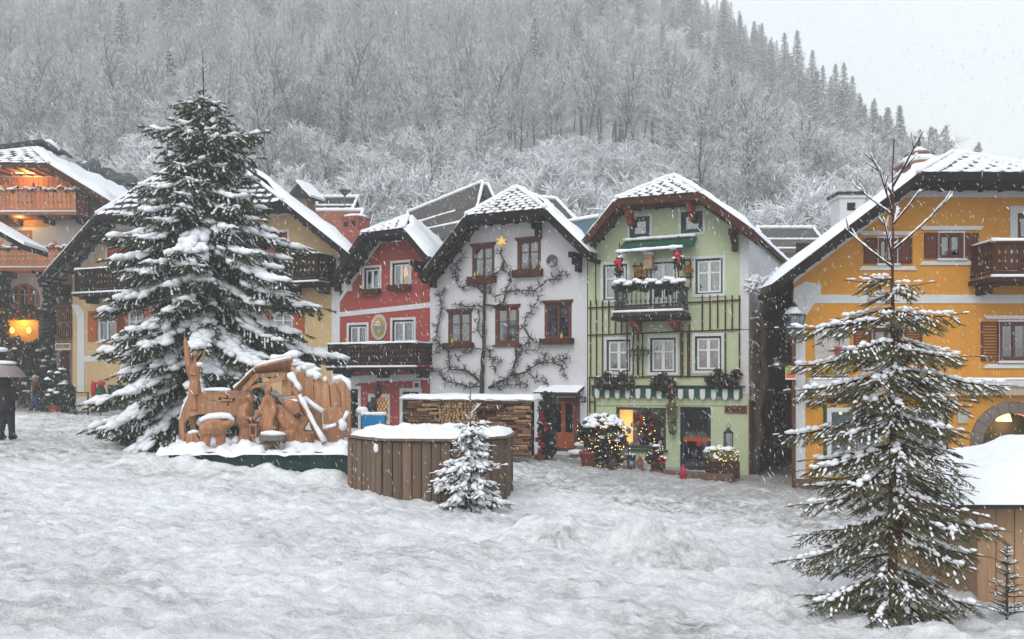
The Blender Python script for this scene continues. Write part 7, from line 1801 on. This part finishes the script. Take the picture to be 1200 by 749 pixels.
def angel(m, b):
    Y = NY+.30; q = lambda x, y, d=0: nq(x, y, Y+d)-b
    m.tube([q(162, 420), q(160, 350), q(160, 310), q(163, 262)], [.15, .165, .15, .095], 10)              # robe
    m.tube([q(163, 268), q(163, 235), q(161, 205), q(161, 186)], [.10, .115, .12, .06], 9)                # chest, shoulders
    m.tube([q(140, 210), q(182, 210)], [.05, .05], 8); m.tube([q(161, 195), q(162, 168)], [.04, .04], 7)
    m.blob(q(163, 148), (.062, .07, .085), 1, .05, 2); m.blob(q(162, 143, .03), (.07, .075, .075), 4, .2, 2); m.blob(q(164, 152, -.075), (.014, .02, .016), 1, 0, 1)
    m.tube([q(146, 290, .10), q(134, 225, .11), q(124, 150, .12), q(115, 90, .12), q(110, 58, .12)], [.05, .085, .08, .055, .015], 6)     # raised wing blade
    m.tube([q(182, 212), q(196, 170, -.05), q(213, 118, -.08)], [.045, .035, .02], 7)                        # lifted arm
    m.tube([q(142, 212, -.02), q(140, 245, -.12), q(166, 246, -.17)], [.045, .038, .028], 7)
    for k in range(3): m.tube([q(150+10*k, 275, -.09), q(146+13*k, 345, -.15)], .022, 5)
o = carved('carved_angel', 'tall carved wooden angel with raised wing at the crib end', 'statue', onground(229, NY+.30), angel, .018)
m = MB(); org = o.location; m.blob(nq(184, 196, NY+.24)-org, (.08, .08, .06), 3, .25, 2); m.build('snow', 'snow', o, True)
org = onground(318, NY-.8); e = empty('manger', org, 0, 'low wooden manger filled with snow in front of the carved figures', 'manger')
m = MB(); p = nq(540, 545, NY-.8)-org; m.box(p.x-.28, p.x+.28, -.15, .15, p.z-.1, p.z+.02); m.bar((p.x-.2, -.1, p.z-.35), (p.x+.15, .1, p.z), .05, .05); m.bar((p.x+.2, -.1, p.z-.35), (p.x-.15, .1, p.z), .05, .05); m.build('trough', 'wool_grey', e)
m = MB(); m.blob((p.x, 0, p.z+.04), (.29, .16, .08), 2, .3, 2); m.build('snow', 'snow', e, True)
org = onground(297, NY-.7); m = MB(); m.box(-.09, .09, -.09, .09, .35, .62); 
e = empty('crib_lantern', org, 0, 'small carved wooden lantern between the two carved figures', 'lantern'); m2 = MB(); p = nq(448, 518, NY-.7)-org
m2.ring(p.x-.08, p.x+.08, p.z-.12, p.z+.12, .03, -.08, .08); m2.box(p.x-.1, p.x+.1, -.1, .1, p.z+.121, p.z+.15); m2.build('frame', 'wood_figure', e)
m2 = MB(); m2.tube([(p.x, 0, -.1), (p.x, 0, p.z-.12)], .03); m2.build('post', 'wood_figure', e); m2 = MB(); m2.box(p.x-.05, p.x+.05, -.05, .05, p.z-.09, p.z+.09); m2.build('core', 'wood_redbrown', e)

# ================================================================ people
def person(name, label, base, H, rz, coat, trousers, hood=None, stride=.12, arms='down', coat_len=.50, pack=None, hat=None):
    """built facing -y; body one skin surface, clothes as children"""
    e = MB(); s = H
    def leg(sx, dy): return [(sx*.055*s, dy*s, .03*s), (sx*.055*s, dy*.55*s, .27*s), (sx*.05*s, 0, .50*s)]
    e.tube([(0, 0, .50*s), (0, .01, .62*s), (0, .01, .78*s), (0, 0, .85*s)], [.085*s, .08*s, .09*s, .04*s], 10); e.tube([(0, 0, .84*s), (0, -.01*s, .89*s)], .035*s, 8)
    e.blob((0, -.01*s, .935*s), (.052*s, .062*s, .070*s), 1, .03, 2); e.blob((0, -.072*s, .930*s), (.012*s, .014*s, .016*s), 1, 0, 1)
    for sx in (-1, 1):
        e.blob((sx*.052*s, 0, .93*s), (.010*s, .016*s, .022*s), 1, 0, 1)
        d = stride*sx; e.tube(leg(sx, d), [.035*s, .045*s, .065*s], 8); e.tube([(sx*.055*s, (d+.03)*s, .025*s), (sx*.055*s, (d-.06)*s, .02*s)], [.035*s, .03*s], 7)
        hand = (sx*.14*s, -.03*s, .46*s) if arms == 'down' or sx > 0 else (sx*.06*s, -.13*s, .66*s)
        elb = (sx*.135*s, .02*s, .62*s) if arms == 'down' or sx > 0 else (sx*.14*s, .0, .63*s)
        e.tube([(sx*.09*s, 0, .80*s), elb, hand], [.036*s, .03*s, .02*s], 7)
        e.blob(hand, (.02*s, .025*s, .032*s), 1, .1, 1)
        for f in range(4): e.tube([hand, (hand[0]+(f-1.5)*.009*s, hand[1]-.012*s, hand[2]-.05*s)], .006*s, 5)
        e.tube([hand, (hand[0]-sx*.005*s, hand[1]-.03*s, hand[2]-.025*s)], .007*s, 5)
    o = e.build(name, 'skin', None, True, base); o.rotation_euler = (0, 0, rz); remesh(o, .012*H/1.7*1.3); tag(o, label, 'person')
    c = MB(); lo = coat_len*s
    c.tube([(0, 0, lo-.06*s), (0, 0, lo+.05*s), (0, .01, .66*s), (0, .01, .79*s), (0, 0, .855*s)], [.125*s, .118*s, .11*s, .118*s, .055*s], 12)
    for sx in (-1, 1):
        hand = Vector((sx*.14*s, -.025*s, .49*s)) if arms == 'down' or sx > 0 else Vector((sx*.075*s, -.11*s, .65*s)); elb = (sx*.14*s, .02*s, .62*s) if arms == 'down' or sx > 0 else (sx*.145*s, 0, .62*s)
        c.tube([(sx*.085*s, 0, .81*s), elb, hand], [.055*s, .047*s, .036*s], 8)
    remesh(c.build('coat', coat, o, True), .014*H)
    t = MB()
    for sx in (-1, 1):
        d = stride*sx; t.tube([(sx*.055*s, (d+.005)*s, .06*s), (sx*.055*s, d*.55*s, .27*s), (sx*.05*s, 0, .52*s)], [.047*s, .055*s, .078*s], 9)
    remesh(t.build('trousers', trousers, o, True), .014*H)
    f = MB()
    for sx in (-1, 1):
        d = stride*sx; f.tube([(sx*.055*s, (d+.035)*s, .035*s), (sx*.055*s, (d-.07)*s, .03*s)], [.045*s, .038*s], 8); f.tube([(sx*.055*s, (d+.01)*s, .03*s), (sx*.055*s, (d+.005)*s, .10*s)], .048*s, 8)
    f.build('boots', 'iron', o, True)
    h = MB()
    if hood: h.blob((0, .014*s, .935*s), (.078*s, .080*s, .088*s), 2, .06, 3); h.tube([(0, .02*s, .83*s), (0, .01*s, .89*s)], [.075*s, .07*s], 9); remesh(h.build('hood', hood, o, True), .014*H)
    if hat: h.blob((0, .008*s, .965*s), (.064*s, .068*s, .052*s), 2, .05, 2, flat=.5); h.blob((0, .0, 1.02*s), .018*s, 1, .1, 1); h.build('hat', hat, o, True)
    if pack: k = MB(); k.blob((0, .155*s, .69*s), (.085*s, .06*s, .12*s), 3, .08, 2); k.build('backpack', pack, o, True)
    return o
def gp(px, Y):
    b = onground(px, Y); b.z += .03; return b
p1 = person('person', 'person in a dark hooded parka under a pale umbrella seen from behind', gp(8, 22.8), 1.70, rad(172), 'coat', 'trousers', hood='coat', stride=.05, arms='up')
b = gp(8, 22.8); e = empty('umbrella', b+Vector((-.22, .12, 1.15)), 0, 'pale grey umbrella held over the person in the dark parka', 'umbrella')
m = MB(); n = 8; V = []; 
for i in range(6):
    t = i/5; V += [(.62*math.sin(t*1.15)/math.sin(1.15)*math.cos(k*math.pi/8)*(1 if k % 2 == 0 else .955), .62*math.sin(t*1.15)/math.sin(1.15)*math.sin(k*math.pi/8)*(1 if k % 2 == 0 else .955), .93-.42*(1-math.cos(t*1.15))/(1-math.cos(1.15))) for k in range(16)]
m.add(V, [(i*16+k, i*16+(k+1) % 16, (i+1)*16+(k+1) % 16, (i+1)*16+k) for i in range(5) for k in range(16)]); cp = m.build('canopy', 'umbrella', e, True)
m = MB(); m.tube([(0, 0, -.05), (0, 0, .98)], .010, 6); m.tube([(0, 0, -.05), (.03, 0, -.10), (.06, 0, -.06)], .014, 6); m.build('shaft', 'iron', e)
for k in range(8):
    m = MB(); a = k*math.pi/4; m.tube([(0, 0, .92), (.3*math.cos(a), .3*math.sin(a), .82), (.61*math.cos(a), .61*math.sin(a), .51)], .006, 4); m.build('rib', 'iron', e)
m = MB(); m.blob((.0, 0, .875), (.36, .36, .085), 3, .12, 3, flat=.3); m.build('snow', 'snow', cp, True)
person('person', 'person in jeans with an orange backpack and beige hat walking past the greenery', gp(40.5, 39.5), 1.62, rad(-75), 'jacket_brown', 'jeans', stride=.10, hat='hat_beige', pack='orange', coat_len=.52)
person('person', 'person in a dark navy coat in the lit arched doorway', gp(1178, 24.9), 1.72, rad(160), 'navy', 'trousers', hood='navy', stride=.03)

# ================================================================ small street things at the left
b = onground(96, 37.0); e = empty('poster_stand', b, rad(-8), 'small framed poster stand at the foot of the ochre house', 'sign stand'); h = 26*.037; w = .31
m = MB(); m.ring(-w, w, .06, h, .05, -.03, .03); m.box(-w, -w+.05, -.03, .03, -.1, .06); m.box(w-.05, w, -.03, .03, -.1, .06); m.build('frame', 'paint_green', e)
m = MB(); m.box(-w+.05, w-.05, -.012, .012, .11, h-.05); m.build('poster', 'paper', e); m = MB(); m.box(-w+.05, w-.05, -.02, -.013, h-.2, h-.06); m.build('poster_title', 'gold', e)
b = onground(118, 36.2); e = empty('folded_parasol', b, 0, 'dark green folded parasol with red cloth beside the toy shop window', 'parasol')
m = MB(); m.lathe((0, 0, .0), [(.0, .1), (.30, .15), (.28, .7), (.18, 1.1), (.06, 1.35), (0, 1.4)], 10); m.build('folded_cover', 'fabric_green', e, True); m = MB(); m.tube([(0, 0, -.2), (0, 0, 1.5)], .03); m.build('pole', 'iron', e)
m = MB(); m.blob((-.25, -.1, 1.1), (.12, .08, .35), 3, .3, 2); m.blob((.1, -.2, 1.35), (.2, .08, .12), 4, .3, 2); m.build('red_cloth', 'red', e, True)
b = onground(86, 36.6); e = empty('blue_ball', b+Vector((0, 0, .0)), 0, 'small teal blue barrel at the foot of the poster stand', 'barrel'); m = MB(); m.lathe((0, 0, -.03), [(0, 0), (.13, 0), (.17, .12), (.14, .28), (0, .28)], 12); m.build('body', 'metal_teal', e, True); m = MB(); m.lathe((0, 0, .12), [(.172, -.02), (.178, 0), (.172, .02)], 12); m.build('hoop', 'iron', e)
b = onground(66, 39.0); e = empty('lit_shrub', b, 0, 'snow dusted dark shrub in a pot behind the walking person', 'plant'); foliage('foliage', [(-.4, 0, 1.0), (0, 0, .6), (.4, 0, .9), (.1, 0, 1.5), (-.3, 0, .4), (.6, 0, .4)], [(.5, .4, .5)]*6, 3000, .11, e, snow=26, ssize=.12, bulbs=6); m = MB(); m.lathe((0, 0, -.05), [(0, 0), (.3, 0), (.38, .35), (0, .35)], 12); m.build('pot', 'terracotta', e)
# wall lantern at the left edge
b = at(0, 428, 30); e = empty('snow_capped_lantern', Vector((b.x, 30, gz(b.x, 30))), 0, 'snow capped lantern on a post at the lit canopy', 'street lamp'); z1 = at(0, 412, 30).z-gz(b.x, 30)
m = MB(); m.tube([(0, 0, -.2), (0, 0, z1-.55)], .05); m.build('post', 'iron', e)
m = MB(); m.lathe((0, 0, z1-.55), [(.06, 0), (.10, .02), (.17, .45), (.24, .46), (.10, .62), (0, .66)], 6); m.build('lantern_head', 'iron', e); m = MB(); m.blob((0, 0, z1+.06), (.25, .25, .10), 3, .2, 2); m.build('snow', 'snow', e, True)

# ================================================================ falling snow
def flakes():
    n = 16000; Y = 4.0+32*RNG.random(n)**.7; u = RNG.uniform(-.64, .64, n); X = u*Y; Z = RNG.uniform(0, 1, n)*(0.50*Y+CZ+1.0)+np.array([gz(x, 0) for x in X])
    C = np.stack([X, Y, Z], 1); L = RNG.uniform(.012, .042, n)*(0.5+Y/26); W = RNG.uniform(.0022, .0045, n)*(0.5+Y/22); d = np.array([[.40, -.1, -1.0]])+RNG.normal(size=(n, 3))*.22
    T, Fc = ico(1)
    oc = np.array([[1, 0, 0], [-1, 0, 0], [0, 1, 0], [0, -1, 0], [0, 0, 1], [0, 0, -1.0]]); fc = np.array([[0, 2, 4], [2, 1, 4], [1, 3, 4], [3, 0, 4], [2, 0, 5], [1, 2, 5], [3, 1, 5], [0, 3, 5]])
    d /= np.linalg.norm(d, axis=1, keepdims=True); a, b_ = _basis(d)
    V = C[:, None]+oc[None, :, 0:1]*a[:, None]*W[:, None, None]+oc[None, :, 1:2]*b_[:, None]*W[:, None, None]+oc[None, :, 2:3]*d[:, None]*L[:, None, None]
    Fa = (np.arange(n)[:, None, None]*6+fc[None]).reshape(-1, 3)
    tag(np_obj('falling_snow', [(V.reshape(-1, 3), Fa, 0)], ['snow']), 'snowflakes drifting down over the whole square', 'snowfall', None, 'stuff')
flakes()

for o in SC.objects:                      # lying snow is uncountable
    if o.type == 'MESH' and o.parent is not None and 'snow' in o.name: o['kind'] = 'stuff'
